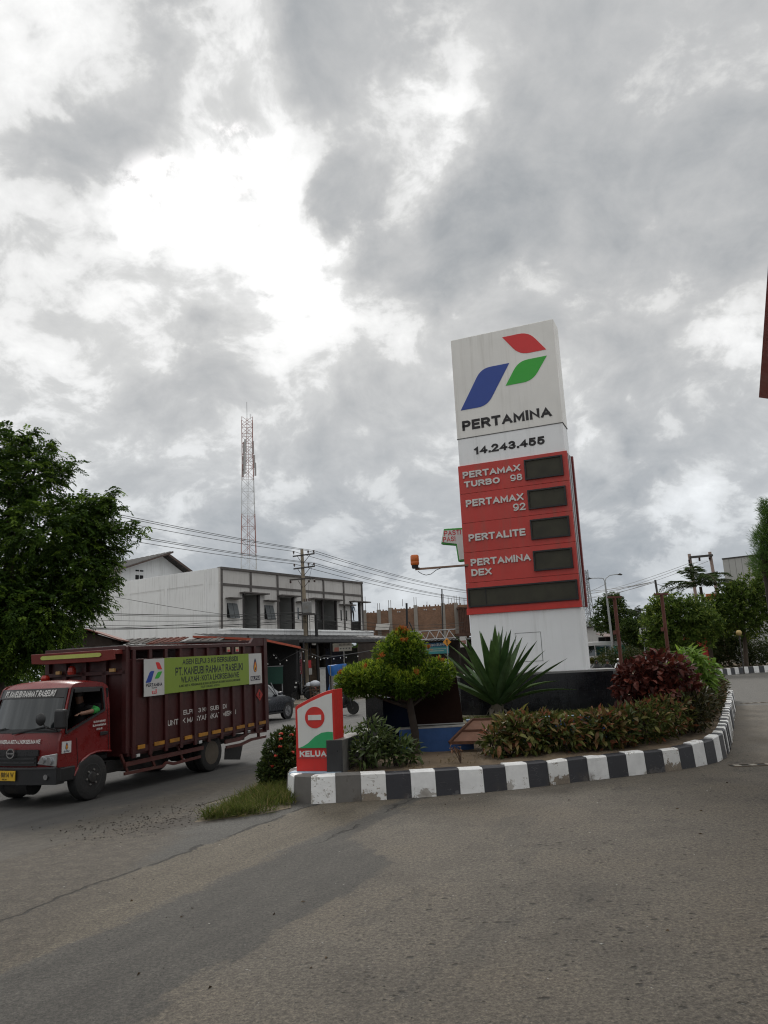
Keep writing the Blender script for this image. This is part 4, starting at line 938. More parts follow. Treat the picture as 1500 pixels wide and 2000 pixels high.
# cargo body, pitched a little nose down
TILT = -.022; X0, X1, Y0, Y1, ZB, ZT_ = .80, 5.18, -.06, 1.80, .60, 2.40
def cg(b, name, m, **k):
    o = b.build(name, m, lorry, **k); o.rotation_euler = (0, TILT, 0); return o
b = MB(); b.box(X0, X1, Y0+.0, Y0+.05, .62, 2.18); b.box(2.1, X1, Y0+.0, Y0+.05, 2.18, 2.36); cg(b, 'side_wall', TMAR)
b = MB(); b.box(X0, X1, Y1-.05, Y1-.02, .62, 2.38); cg(b, 'side_wall', TMAR)
b = MB(); b.box(X0-.02, X1, Y0-.04, Y0+.06, 2.355, 2.425); b.box(X0-.02, X1, Y1-.06, Y1+.04, 2.355, 2.425); b.box(X0, X1-.5, Y0-.02, Y0+.02, 2.17, 2.20); cg(b, 'top_rail', TMAR2, bev=.008)
b = MB(); b.prism([(4.55, 2.42), (5.2, 2.42), (5.2, 2.535), (4.68, 2.535)], Y0-.04, Y0+.02, lambda a, c, t: (a, t, c)); b.prism([(4.55, 2.42), (5.2, 2.42), (5.2, 2.535), (4.68, 2.535)], Y1-.02, Y1+.04, lambda a, c, t: (a, t, c)); cg(b, 'raised_corner', TMAR2)
b = MB(); b.box(X0, X1, Y0, Y1, .56, .62); b.box(X0, X1, Y0-.03, Y0+.03, .60, .70); cg(b, 'bed_floor', TMAR2)
for k in range(11):
    x = .86+k*.43
    b = MB(); b.box(x-.04, x+.04, Y0-.045, Y0-.001, .52, 2.354); cg(b, 'stake', TMAR2, bev=.006)
b = MB(); b.box(X0-.06, X0, Y0, Y1, .56, 2.42)
for y in (-.03, .42, .88, 1.34, 1.76): b.box(X0-.12, X0-.06, y-.05, y+.05, .62, 2.42)
b.box(X0-.13, X0-.02, Y0, Y1, 2.36, 2.44); b.box(X0-.12, X0-.05, Y0, Y1, 1.95, 2.02); cg(b, 'headboard', TMAR2, bev=.006)
b = MB(); b.box(X1-.03, X1+.02, Y0, Y1, .6, 2.5); b.box(X1-.1, X1+.03, Y0-.05, Y0+.05, .5, 2.53); b.box(X1-.1, X1+.03, Y1-.05, Y1+.05, .5, 2.53); cg(b, 'tailgate', TMAR2)
# visor board over the cab
b = MB(); vp = [(-.04, 2.19), (.30, 2.17), (1.5, 2.17), (1.86, 2.19), (1.86, 2.36), (-.04, 2.36)]
b.prism([(a, c) for a, c in vp], 0, .05, lambda a, c, t: (.42+t-(c-2.19)*.12, a, c+.02)); 
b.box(.44, .82, .0, .05, 2.30, 2.36); b.box(.44, .82, 1.77, 1.82, 2.30, 2.36); b.box(.44, .82, .0, 1.82, 2.355, 2.375)
vz = cg(b, 'visor_board', mat('visor_red', (.16, .022, .016), .5, var=.15, dirt=.35, dcol=(.08, .03, .025)), bev=.008)
b = MB(); b.prism([(.28+.06*math.cos(t*math.pi/8+math.pi/2), 2.285+.035*math.sin(t*math.pi/8+math.pi/2)) for t in range(9)]+[(1.56+.06*math.cos(t*math.pi/8-math.pi/2), 2.285+.035*math.sin(t*math.pi/8-math.pi/2)) for t in range(9)], 0, .02, lambda a, c, t: (.395+t, a, c+.02)); o = b.build('light_strip', mat('strip_yellow_green', (.40, .46, .10), .35, var=.1), vz)
for y in (.18, 1.42):
    b = MB(); b.box(.60, .66, y-.05, y+.05, 2.0, 2.06); cg(b, 'marker_lamp', mat('marker_amber', (.52, .32, .12), .4), bev=.008)
b = MB(); b.lathe([(.07, 0), (.075, .05), (.06, .12), (.03, .15)], (.58, 1.06, 1.99), n=14); b.lathe([(.07, 0), (.08, .05), (.05, .10)], (.45, 1.55, 1.90), n=14); cg(b, 'beacon', mat('beacon_red', (.30, .02, .01), .3))
# load on top: loose grey sheets, red sheet edges and gas bottles below the rails
b = MB(); b.box(X0+.1, X1-.6, Y0+.12, Y1-.12, .64, 2.12); cg(b, 'dark_load', mat('load_dark', (.03, .018, .016), .9, var=.4, vs=4, bump=.5))  # one dark mottled block for the load inside the bed
ROOFG = mat('grey_sheet', (.12, .115, .11), .7, var=.25, vs=2, dirt=.5, dcol=(.07, .04, .03)); ROOFR = mat('red_sheet', (.16, .04, .03), .7, var=.35, vs=6, dirt=.5, dcol=(.2, .19, .18))
for x0, x1, y0, y1, z, m, tz in ((.85, 2.3, .1, 1.65, 2.43, ROOFG, .02), (2.25, 3.6, .2, 1.72, 2.445, ROOFR, .015), (2.7, 4.5, .15, 1.0, 2.475, ROOFG, .02), (3.3, 4.6, .95, 1.75, 2.49, ROOFR, .02)):
    b = MB(); k = 9
    for i in range(k):
        ya, yb = y0+(y1-y0)*i/k, y0+(y1-y0)*(i+1)/k; b.box(x0, x1, ya+.004, yb-.004, z+(.012 if i % 2 else 0), z+.02+(.012 if i % 2 else 0))
    cg(b, 'roof_sheet', m)
# banner along the side
BANG = mat('banner_green', (.20, .29, .035), .5, var=.05, vs=1.2); BANW = mat('banner_white', (.50, .50, .49), .5, var=.06, dirt=.3, dcol=(.3, .29, .26))
YB = Y0-.055
b = MB(); b.box(1.64, 4.44, YB-.008, YB, 1.54, 2.19); ban = cg(b, 'banner', BANG); ban.rotation_euler = (0, -.024, 0)
for xa, xb in ((1.09, 1.639), (4.441, 4.95)):
    b = MB(); b.box(xa, xb, YB-.008, YB, 1.53, 2.185); b.build('banner_end', BANW, ban)
NB = mat('banner_navy', (.012, .014, .03), .6)
for s, x0, x1, z, h in (('AGEN ELPIJI 3 KG BERSUBSIDI', 2.17, 4.02, 2.098, .105), ('PT. KANEUBI RAHMAT RASEUKI', 1.96, 4.20, 1.925, .15), ('WILAYAH : KOTA LHOKSEUMAWE', 2.12, 4.06, 1.765, .115),
                        ('ALAMAT AGEN : JL. PERDAGANGAN NO. 18, DUSUN I, DS. UTEUN BAYI, KEC. BANDA SAKTI, KOTA LHOKSEUMAWE', 2.06, 4.10, 1.655, .045), ('TELP. (0645) 40233', 2.72, 3.35, 1.595, .04)):
    text(s, ban, NB, fmx(((x0+x1)/2, YB-.008, z), (1, 0, 0), (0, 0, 1)), x1-x0, h, .002, .17 if h > .06 else .13)
BPL = lambda a, c, t: (a, YB-.008-t, c)
blade([((1.40, 2.12), 0), ((1.50, 2.12), 1), ((1.575, 1.99), 0), ((1.455, 1.99), 1)], LRED, .04, ban, BPL, ext=.003, name='banner_emblem')
blade([((1.58, 1.95), 0), ((1.46, 1.95), 1), ((1.37, 1.83), 0), ((1.49, 1.83), 1)], LGRN, .04, ban, BPL, ext=.003, name='banner_emblem')
blade([((1.36, 1.97), 0), ((1.25, 1.97), 1), ((1.13, 1.77), 0), ((1.27, 1.77), 1)], LBLU, .04, ban, BPL, ext=.003, name='banner_emblem')
text('PERTAMINA', ban, NB, fmx((1.36, YB-.008, 1.725), (1, 0, 0), (0, 0, 1)), .44, .06, .002, .03)
text('ELPIJI', ban, NB, fmx((1.36, YB-.008, 1.672), (1, 0, 0), (0, 0, 1)), .13, .018, .002, .02)
b = MB(); b.box(1.30, 1.42, YB-.012, YB-.008, 1.565, 1.615); b.box(1.40, 1.42, YB-.012, YB-.008, 1.615, 1.645); b.build('red_mark', PR, ban)
text('ES', ban, BANW, fmx((1.355, YB-.012, 1.59), (1, 0, 0), (0, 0, 1)), .08, .035, .002, .03)
flame(ban, 4.69, 1.93, .30, YB-.008); 
b = MB(); b.box(4.50, 4.88, YB-.012, YB-.008, 1.61, 1.70); b.build('emblem_plate', NB, ban); text('ELPIJI', ban, BANW, fmx((4.69, YB-.012, 1.655), (1, 0, 0), (0, 0, 1)), .34, .06, .002, .03)
# painted words on the wall, interrupted by the stakes
YT = Y0-.001
for s, x0, x1, z, h in (('ELPIJI 3 KG SUBSIDI', 2.26, 3.66, 1.155, .085), ('UNTUK MASYARAKAT MISKIN', 1.80, 4.00, 1.005, .10)):
    o = text(s, lorry, LT, fmx(((x0+x1)/2, YT, z), (1, 0, 0), (0, 0, 1)), x1-x0, h, .002, .15); o.rotation_euler = (0, TILT, 0)
b = MB(); b.prism([(4.84, 1.16), (4.97, 1.29), (4.84, 1.42), (4.71, 1.29)], YB-.006, YB+.002, lambda a, c, t: (a, t, c)); dm = cg(b, 'hazard_diamond', mat('hazard_red', (.30, .02, .014), .5))
b = MB(); b.prism([(4.825, 1.27), (4.855, 1.27), (4.862, 1.35), (4.818, 1.35)], YB-.009, YB-.006, lambda a, c, t: (a, t, c)); b.lathe([(.014, YB-.009), (.014, YB-.006)], (4.84, 0, 1.24), 'y', 10); b.build('hazard_mark', BLK, dm)
for x in (3.70, 4.02):
    b = MB(); b.box(x-.06, x+.06, YB+.0, YB+.008, 2.25, 2.35); so = cg(b, 'sticker', mat('sticker_cream', (.42, .36, .26), .6, var=.15)); b = MB(); b.box(x-.04, x+.04, YB-.004, YB, 2.26, 2.30); b.build('sticker_mark', PR, so)
for k in range(10):
    x = .93+k*.43
    b = MB(); b.box(x+.02, x+random.choice((.29, .24, .31, .20)), Y0-.05, Y0-.036, .655, .72); cg(b, 'reflector_strip', YEL)
for x in (.98, 2.75, 4.45):
    b = MB(); b.box(x-.05, x+.05, Y0-.03, Y0+.03, .52, .58); cg(b, 'side_lamp', LENS, bev=.01)
GRD = mat('guard_maroon', (.085, .022, .018), .5, var=.2, dirt=.5, dcol=(.07, .045, .03))
b = MB(); b.bar((.72, -.02, .45), (2.90, -.02, .49), .03, .075); b.bar((.70, -.02, .30), (1.7, -.02, .30), .03, .05); b.bar((1.7, -.02, .30), (1.8, -.02, .35), .03, .05); b.bar((1.8, -.02, .35), (2.0, -.02, .30), .03, .05); b.bar((2.0, -.02, .30), (2.82, -.02, .33), .03, .05)
for x in (.8, 1.5, 2.3): b.bar((x, .0, .32), (x-.15, .02, .62), .04)
b.build('side_guard', GRD, lorry)
b = MB(); pts = [(3.62, .52), (4.15, .53), (4.5, .63), (5.2, .61)]; pts2 = [(3.66, .41), (4.2, .41), (4.6, .47), (5.18, .48)]
for P_, hh in ((pts, .08), (pts2, .055)):
    for p, q_ in zip(P_[:-1], P_[1:]): b.bar((p[0], -.03, p[1]), (q_[0], -.03, q_[1]), .03, hh)
b.bar((4.9, -.02, .48), (4.9, -.02, .66), .05); b.build('side_guard', GRD, lorry)
b = MB(); b.prism([(3.76, .38), (4.42, .42), (4.30, .09), (3.74, .16)], .06, .075, lambda a, c, t: (a, t, c)); b.build('mud_flap', TBLK, lorry)
# ================================================================== PEOPLE
SKIN = mat('skin', (.20, .105, .07), .55, var=.06); 
def cloth(n, c): return mat('cloth_'+n, c, .85, var=.15, vs=8, bump=.2, bs=40)
def person(name, J, rad, bones, mats_, label, loc, rz, cat='person', group=None, sub=2):
    """one continuous skinned body; bones: (joint, joint, material slot)"""
    names = list(J); idx = {n: i for i, n in enumerate(names)}
    me = bpy.data.meshes.new('tmp'); me.from_pydata([J[n] for n in names], [(idx[a], idx[b]) for a, b, _ in bones], [])
    o = bpy.data.objects.new('tmp', me); COL.objects.link(o)
    sk_ = o.modifiers.new('s', 'SKIN'); sk_.branch_smoothing = .6
    ld = me.skin_vertices[0].data if me.skin_vertices else None
    if ld is None:
        o.modifiers.remove(sk_); bm = bmesh.new(); bm.from_mesh(me); bm.verts.layers.skin.verify(); bm.to_mesh(me); bm.free(); o.modifiers.new('s', 'SKIN'); ld = me.skin_vertices[0].data
    for n in names:
        r_ = rad[n]; ld[idx[n]].radius = r_ if isinstance(r_, tuple) else (r_, r_)
    ld[idx['pelvis']].use_root = True
    su = o.modifiers.new('u', 'SUBSURF'); su.levels = sub; su.render_levels = sub
    m2 = bpy.data.meshes.new_from_object(o.evaluated_get(bpy.context.evaluated_depsgraph_get())); bpy.data.objects.remove(o)
    for m in mats_: m2.materials.append(m)
    segs = [(Vector(J[a]), Vector(J[b]), s) for a, b, s in bones]
    mi = []
    for p in m2.polygons:
        c = p.center; best = 0; bd = 9e9
        for a, b, s in segs:
            d = b-a; t = max(0, min(1, (c-a).dot(d)/max(d.length_squared, 1e-9))); e = (c-a-d*t).length
            if e < bd: bd, best = e, s
        mi.append(best)
    m2.polygons.foreach_set('material_index', mi); m2.polygons.foreach_set('use_smooth', [True]*len(mi)); m2.name = name
    po = bpy.data.objects.new(name, m2); COL.objects.link(po); po.location = loc; po.rotation_euler = (0, 0, rz)
    tag(po, label, cat, group); return po
def body(kind='ride', arm=1.0):
    if kind == 'ride':
        J = dict(pelvis=(-.12, 0, .84), waist=(-.10, 0, 1.0), chest=(-.05, 0, 1.2), neck=(-.02, 0, 1.39), head=(.02, 0, 1.50), crown=(.02, 0, 1.60))
        for s, n in ((1, 'l'), (-1, 'r')):
            J['sh'+n] = (-.04, .17*s, 1.31); J['el'+n] = (.13, .26*s, 1.10); J['wr'+n] = (.34, .27*s, 1.02); J['ha'+n] = (.43, .27*s, 1.01)
            J['hip'+n] = (-.08, .10*s, .82); J['kn'+n] = (.34, .16*s, .78); J['an'+n] = (.24, .15*s, .38); J['to'+n] = (.38, .16*s, .33)
    else:
        J = dict(pelvis=(0, 0, .92), waist=(0, 0, 1.05), chest=(0, 0, 1.25), neck=(0, 0, 1.45), head=(.02, 0, 1.56), crown=(.01, 0, 1.66))
        for s, n in ((1, 'l'), (-1, 'r')):
            J['sh'+n] = (0, .18*s, 1.38); J['el'+n] = (.02, .24*s, 1.12); J['wr'+n] = (.10, .25*s, .90); J['ha'+n] = (.13, .25*s, .82)
            J['hip'+n] = (0, .10*s, .90); J['kn'+n] = (.03, .11*s, .48); J['an'+n] = (0, .11*s, .09); J['to'+n] = (.14, .12*s, .04)
    rad = dict(pelvis=(.15, .12), waist=(.14, .11), chest=(.17, .12), neck=.055, head=(.078, .092), crown=.06)
    for n in 'lr':
        rad.update({'sh'+n: .065, 'el'+n: .048, 'wr'+n: .034, 'ha'+n: .034, 'hip'+n: .095, 'kn'+n: .065, 'an'+n: .045, 'to'+n: .038})
    B = [('pelvis', 'waist', 1), ('waist', 'chest', 1), ('chest', 'neck', 1), ('neck', 'head', 0), ('head', 'crown', 0)]
    for n in 'lr':
        B += [('chest', 'sh'+n, 1), ('sh'+n, 'el'+n, 1), ('el'+n, 'wr'+n, 3), ('wr'+n, 'ha'+n, 0), ('pelvis', 'hip'+n, 2), ('hip'+n, 'kn'+n, 2), ('kn'+n, 'an'+n, 2), ('an'+n, 'to'+n, 4)]
    return J, rad, B
SHOE = mat('shoe', (.02, .018, .018), .6)
def face(po, J):
    hx, hy, hz = J['head']
    b = MB()
    for s in (-1, 1): b.lathe([(.002, .0), (.011, .004), (.002, .012)], (hx+.078, s*.03, hz+.012), 'x', 8)
    b.build('eyes', mat('eye_dark', (.015, .012, .01), .3), po)
    b = MB(); b.prism([(-.012, -.03), (.012, -.03), (.004, .015), (-.004, .015)], 0, .022, lambda a, c, t: (hx+.075+t, a, hz-.005+c)); b.build('nose', SKIN, po)
    b = MB(); b.box(hx+.07, hx+.084, -.022, .022, hz-.055, hz-.045); b.build('mouth', mat('lips', (.20, .06, .05), .6), po)
def hijab(po, J, m):
    hx, hy, hz = J['head']; n = 18; b = MB()
    rows = [(.0, .155, 0), (.06, .145, .0), (.10, .10, .0), (.115, .02, .0), (.122, -.06, 0.0), (.135, -.13, .0), (.20, -.21, .02), (.245, -.29, .05)]
    for i, (r, dz, bx) in enumerate(rows):
        for k in range(n):
            t = 2*math.pi*k/n; c, s_ = math.cos(t), math.sin(t)
            opening = max(0, c-.72)/.28 if -.09 < dz < .09 else 0      # face opening at the front
            rr = r*(1-opening*.55)
            b.v.append((hx-.012+bx*0+rr*c*1.02, hy+rr*s_*(.92 if i < 5 else 1.15), hz+dz))
    for i in range(len(rows)-1):
        for k in range(n): b.f.append((i*n+k, i*n+(k+1) % n, (i+1)*n+(k+1) % n, (i+1)*n+k)); b.m.append(0)
    return b.build('headscarf', m, po, smooth=70)
def helmet(po, J, m):
    hx, hy, hz = J['head']; b = MB()
    b.lathe([(.125, -.03), (.135, .03), (.125, .09), (.09, .14), (.04, .16), (0, .165)], (hx-.01, hy, hz), 'z', 18); b.build('helmet', m, po, smooth=60)
    b = MB(); b.lathe([(.136, -.02), (.14, .02), (.136, .05)], (hx-.004, hy, hz), 'z', 18); b.build('visor', CARG, po, smooth=60)
def hair(po, J):
    hx, hy, hz = J['head']; b = MB(); b.lathe([(.092, .02), (.10, .06), (.085, .11), (.05, .135), (0, .14)], (hx-.018, hy, hz), 'z', 16); b.build('hair', mat('hair_black', (.01, .009, .008), .6), po, smooth=60)
# ------------------------------------------------------------------ scooters
def wheel2(par, x, r, w, rimm):
    wo = link(bpy.data.objects.new('wheel', None), par); wo.location = (x, 0, r)
    b = MB(); b.lathe([(r*.74, -w*.4), (r*.92, -w*.5), (r, -w*.15), (r, w*.15), (r*.92, w*.5), (r*.74, w*.4)], (0, 0, 0), 'y', 28); b.build('tyre', TY, wo, smooth=35)
    b = MB(); 
    ring = []
    n = 28
    for k in range(n):
        t = 2*math.pi*k/n
        for rr, yy in ((r*.76, -w*.3), (r*.76, w*.3), (r*.68, w*.3), (r*.68, -w*.3)): ring.append((rr*math.cos(t), yy, rr*math.sin(t)))
    fs = []
    for k in range(n):
        for j in range(4): fs.append((4*k+j, 4*k+(j+1) % 4, 4*((k+1) % n)+(j+1) % 4, 4*((k+1) % n)+j))
    b.add(ring, fs); b.lathe([(r*.16, -w*.5), (r*.16, w*.5)], (0, 0, 0), 'y', 12)
    for k in range(5):
        t = 2*math.pi*k/5+.3; b.bar((r*.14*math.cos(t), 0, r*.14*math.sin(t)), (r*.70*math.cos(t), 0, r*.70*math.sin(t)), w*.3, r*.11, up=(0, 1, 0))
    b.build('rim', rimm, wo)
def scooter(label, loc, rz, paint, group='motor scooters on and beside the road', lean=0.0):
    s = thing('motor_scooter', label, 'scooter', loc, rz, group); s.rotation_euler = (lean, 0, rz)
    rimm = mat('scooter_rim', (.10, .10, .10), .4, .5)
    wheel2(s, .62, .27, .09, rimm); wheel2(s, -.62, .27, .10, rimm)
    b = MB(); b.prism([(-.95, .62), (-.75, .74), (-.2, .72), (-.05, .60), (-.02, .42), (-.35, .36), (-.8, .44)], -.13, .13, lambda a, c, t: (a, t, c)); b.build('body_shell', paint, s, bev=.04, seg=3)
    b = MB(); b.prism([(-.82, .74), (-.5, .80), (-.1, .77), (-.05, .70), (-.8, .70)], -.12, .12, lambda a, c, t: (a, t, c)); b.build('seat', BLK, s, bev=.03)
    b = MB(); b.prism([(.22, .30), (.30, .30), (.50, .95), (.42, .98), (.34, .9)], -.20, .20, lambda a, c, t: (a, t, c)); b.build('leg_shield', paint, s, bev=.03)
    b = MB(); b.box(-.12, .28, -.17, .17, .27, .34); b.box(-.75, -.1, -.07, .07, .22, .42); b.build('footboard', TBLK, s, bev=.02)
    b = MB(); b.tube([(.62, .06, .27), (.48, .06, .75), (.44, 0, .92)], .025, 6); b.tube([(.62, -.06, .27), (.48, -.06, .75), (.44, 0, .92)], .025, 6); b.build('fork', TBLK, s)
    b = MB(); b.prism([(.36, .42), (.66, .58), (.90, .40), (.62, .62), (.42, .56)], -.06, .06, lambda a, c, t: (a, t, c)); b.build('mudguard', paint, s, bev=.02)
    b = MB(); b.tube([(.34, .34, 1.0), (.42, .12, 1.03), (.42, -.12, 1.03), (.34, -.34, 1.0)], .018, 6); b.build('handlebar', TBLK, s)
    b = MB(); b.prism([(.40, .88), (.56, .92), (.52, 1.08), (.40, 1.08)], -.11, .11, lambda a, c, t: (a, t, c)); b.build('front_cowl', paint, s, bev=.03)
    b = MB(); b.lathe([(.07, .0), (.06, .02), (.0, .028)], (.545, 0, .99), 'x', 14); b.build('headlight', mat('scooter_lamp', (.7, .7, .68), .2), s)
    for y in (-.3, .3):
        b = MB(); b.tube([(.36, y, 1.02), (.33, y*1.15, 1.22)], .008, 5); b.lathe([(.01, -.01), (.05, 0), (.045, .015)], (.33, y*1.2, 1.25), 'x', 10); b.build('mirror', TBLK, s)
    b = MB(); b.box(-.99, -.96, -.07, .07, .58, .66); b.build('tail_lamp', REDP, s)
    b = MB(); b.box(.585, .60, -.09, .09, .70, .80); b.build('number_plate', st, s)
    b = MB(); b.tube([(-.2, -.15, .25), (-.6, -.17, .28), (-.9, -.18, .36)], [.03, .05, .045], 8); b.build('exhaust', CHROME, s)
    return s
PB = mat('scooter_black', (.012, .012, .013), .3, var=.1); PWH = mat('scooter_white', (.55, .55, .55), .3, var=.05); PGR = mat('scooter_grey', (.05, .05, .055), .35)
J, rd, B = body('ride')
w0 = gnd(664, 1396); bike_loc = Vector((w0.x, w0.y, 0)); rzw = R(-24)
scooter('black scooter ridden by the woman in a grey headscarf past the red exit sign', bike_loc, rzw, PB)
p = person('person', J, rd, B, [SKIN, cloth('dusty_pink', (.20, .095, .085)), cloth('dark', (.025, .025, .03)), cloth('dusty_pink', (.2, .1, .09)), SHOE], 'woman in grey headscarf and dusty pink top riding a scooter behind the exit sign', bike_loc, rzw)
hijab(p, J, cloth('grey_scarf', (.12, .14, .17))); face(p, J)
pr1 = gnd(1170, 1345); pr2 = gnd(1191, 1342); pr3 = gnd(1213, 1334)
for pt_, sl, pl_, shirt, pmt, head in ((pr1, 'white scooter coming up the road, ridden by a person in black headscarf', 'rider all in black with black headscarf on a white scooter beyond the plinth', cloth('black', (.012, .012, .013)), PWH, 'h'),
                             (pr2, 'scooter with pale front cowl coming up the road, ridden by a bareheaded man', 'bareheaded rider in dark shirt on a scooter beyond the plinth', cloth('charcoal', (.03, .03, .034)), PWH, 'n'),
                             (pr3, 'dark scooter half hidden behind the nearer red post', 'rider in white shirt and pale helmet half hidden by the nearer red post', cloth('white', (.6, .6, .6)), PGR, 'm')):
    rz_ = R(252); L_ = Vector((pt_.x, pt_.y, 0))
    scooter(sl, L_, rz_, pmt)
    p = person('person', J, rd, B, [SKIN, shirt, cloth('dark', (.025, .025, .03)), shirt, SHOE], pl_, L_, rz_)
    if head == 'h': hijab(p, J, cloth('black', (.012, .012, .013))); face(p, J)
    elif head == 'm': helmet(p, J, PWH)
    else: hair(p, J); face(p, J)
l1 = gnd(590, 1366, .16); l2 = gnd(548, 1362, .16)
scooter('black scooter parked on the verge in front of the pink workshop banner', (l1.x, l1.y, .16), R(228), PB, lean=R(-7))
scooter('dark scooter parked beside the green board behind the grey car', (l2.x, l2.y, .16), R(215), PGR, lean=R(-7))
# worker up on the brick shell
J2, rd2, B2 = body('stand')
wp = at(688, 1198, 72.5)
p = person('person', J2, rd2, B2, [SKIN, cloth('blue_grey', (.06, .08, .11)), cloth('dark', (.025, .025, .03)), cloth('blue_grey', (.06, .08, .11)), SHOE], 'person in grey shirt standing on top of the unfinished brick wall', (wp.x, wp.y, wp.z-.72), R(-60), sub=1); hair(p, J2)
# passenger in the lorry cab, forearm on the sill
J3 = dict(pelvis=(.12, .45, .98), waist=(.14, .45, 1.14), chest=(.15, .45, 1.34), neck=(.14, .45, 1.52), head=(.10, .45, 1.61), crown=(.10, .45, 1.68),
          shl=(.15, .28, 1.44), ell=(.16, .10, 1.40), wrl=(-.14, .07, 1.37), hal=(-.23, .10, 1.36), shr=(.15, .62, 1.44), elr=(.02, .66, 1.25), wrr=(-.2, .6, 1.2), har=(-.27, .58, 1.2),
          hipl=(.08, .36, .98), knl=(-.3, .36, 1.0), anl=(-.36, .36, .72), tol=(-.46, .36, .70), hipr=(.08, .54, .98), knr=(-.3, .54, 1.0), anr=(-.36, .54, .72), tor=(-.46, .54, .70))
rd3 = {k: (v if not isinstance(v, tuple) else tuple(x*.9 for x in v)) for k, v in rd.items()}
B3 = [(a, b_, (0 if a in ('ell',) else s)) for a, b_, s in B]
GRNC = cloth('bright_green', (.02, .22, .04))
DRK = cloth('dark', (.025, .025, .03))
p = person('person', J3, rd3, B3, [SKIN, cloth('black', (.012, .012, .013)), DRK, cloth('black', (.012, .012, .013)), SHOE], 'passenger with bright green sleeve cuff leaning an arm on the lorry window sill', (-4.92, 13.08, 0), R(67))
hair(p, J3)
b = MB(); b.tube([(.165, .19, 1.415), (.165, .125, 1.40), (.145, .093, 1.395), (.09, .085, 1.39), (.04, .08, 1.385)], [.06, .058, .054, .05, .046], 12); b.build('sleeve_cuff', GRNC, p, smooth=60)
b = MB()
for k in range(4): b.tube([(-.20, .085+.018*k, 1.365), (-.27, .08+.018*k, 1.36-.006*k), (-.31+.008*abs(k-1.5), .08+.018*k, 1.335)], [.011, .010, .008], 6)
b.tube([(-.19, .15, 1.36), (-.235, .165, 1.35)], [.011, .009], 6); b.build('fingers', SKIN, p, smooth=60)

# ================================================================== CAR AND BUS
def car(label, loc, rz, paint):
    c = thing('parked_car' if False else 'hatchback_car', label, 'car', loc, rz)
    # x, half width, z bottom, z belt, z top, half width at roof
    St = [(-2.02, .60, .48, .80, .84, .55), (-1.98, .74, .36, .88, .96, .60), (-1.80, .82, .28, .94, 1.10, .62), (-1.35, .85, .25, .96, 1.42, .58), (-.7, .86, .24, .95, 1.49, .60), (.1, .86, .24, .93, 1.49, .60), (.5, .86, .24, .92, 1.38, .60),
          (1.05, .86, .24, .92, 1.0, .72), (1.5, .84, .25, .86, .92, .70), (1.85, .79, .28, .76, .82, .64), (2.02, .68, .34, .62, .70, .55), (2.08, .55, .42, .55, .60, .45)]
    b = MB(); n = 14
    for x, w, zb, zl, zt, rw in St:
        half = [(w*.86, zb), (w, zb+.14), (w*1.01, (zb+zl)/2+.05), (w*.985, zl), (rw, zt-.05), (rw*.84, zt), (rw*.4, zt+.02)]
        ring = half+[(-y, z) for y, z in reversed(half)]
        b.v += [(x, y, z) for y, z in ring]
    for i in range(len(St)-1):
        for k in range(n):
            g = 0
            if k in (3, 9) and 2 <= i <= 6: g = 1
            if k in (4, 5, 6, 7, 8) and i in (6,): g = 1
            if k in (4, 5, 6, 7, 8) and i in (2,): g = 1
            b.f.append((i*n+k, i*n+(k+1) % n, (i+1)*n+(k+1) % n, (i+1)*n+k)); b.m.append(g)
    b.f += [tuple(range(n)), tuple((len(St)-1)*n+k for k in range(n))]; b.m += [0, 0]
    b.build('body', [paint, CARG], c, smooth=38)
    for s in (-1, 1):
        for x0, x1 in ((-.32, -.24), (.52, .58)):
            bb_ = MB(); bb_.bar((x0+.02, s*.862, .95), (x0-.02, s*.615, 1.45), .07, .02); bb_.build('pillar', paint, c)
        bb_ = MB(); bb_.prism([(.60, .96), (.78, .98), (.76, 1.10), (.62, 1.08)], 0, .16, lambda a, q_, t: (a, s*(.86+t), q_)); bb_.build('mirror', paint, c, bev=.03)
        bb_ = MB(); bb_.box(-.1, .08, s*.868-.008, s*.868+.008, .80, .835); bb_.box(-.95, -.78, s*.868-.008, s*.868+.008, .82, .855); bb_.build('handle', CHROME, c)
        bb_ = MB(); bb_.box(-1.0, 1.0, s*.85-.02, s*.85+.02, .27, .33); bb_.build('sill', TBLK, c)
        bb_ = MB(); bb_.prism([(1.62, .74), (1.98, .63), (1.95, .72), (1.72, .80)], .66, .80, lambda a, q_, t: (a, s*t, q_)); bb_.build('headlight', LENS, c, bev=.01)
        bb_ = MB(); bb_.box(-2.0, -1.86, s*.66-.1, s*.66+.12, .74, .90); bb_.build('tail_lamp', REDP, c, bev=.02)
        for x in (-1.28, 1.32):
            wo = link(bpy.data.objects.new('wheel', None), c); wo.location = (x, s*.77, .31)
            w_ = MB(); w_.lathe([(rr, h) for rr, h in tyre_lathe(.31, .2)], (0, 0, 0), 'y', 32); w_.build('tyre', TY, wo, smooth=35)
            a_ = MB(); a_.lathe([(.20, s*.07), (.215, s*.095), (.20, s*.10)], (0, 0, 0), 'y', 28); a_.lathe([(.05, s*.06), (.045, s*.1)], (0, 0, 0), 'y', 12)
            for k in range(10):
                t = 2*math.pi*k/10; a_.bar((.04*math.cos(t), s*.09, .04*math.sin(t)), (.205*math.cos(t+.1), s*.095, .205*math.sin(t+.1)), .02, .035, up=(0, 1, 0))
            a_.build('rim', mat('alloy', (.33, .33, .34), .3, .8), wo)
            k_ = MB(); k_.lathe([(.35, s*.02), (.35, s*.092)], (0, 0, .01), 'y', 28); ko = k_.build('wheel_arch', BLK, wo)
            ko.scale = (1, 1, 1)
    return c
cg0 = gnd(563, 1404); ca = R(64)
CP = mat('car_grey', (.035, .038, .045), .25, .3, var=.05)
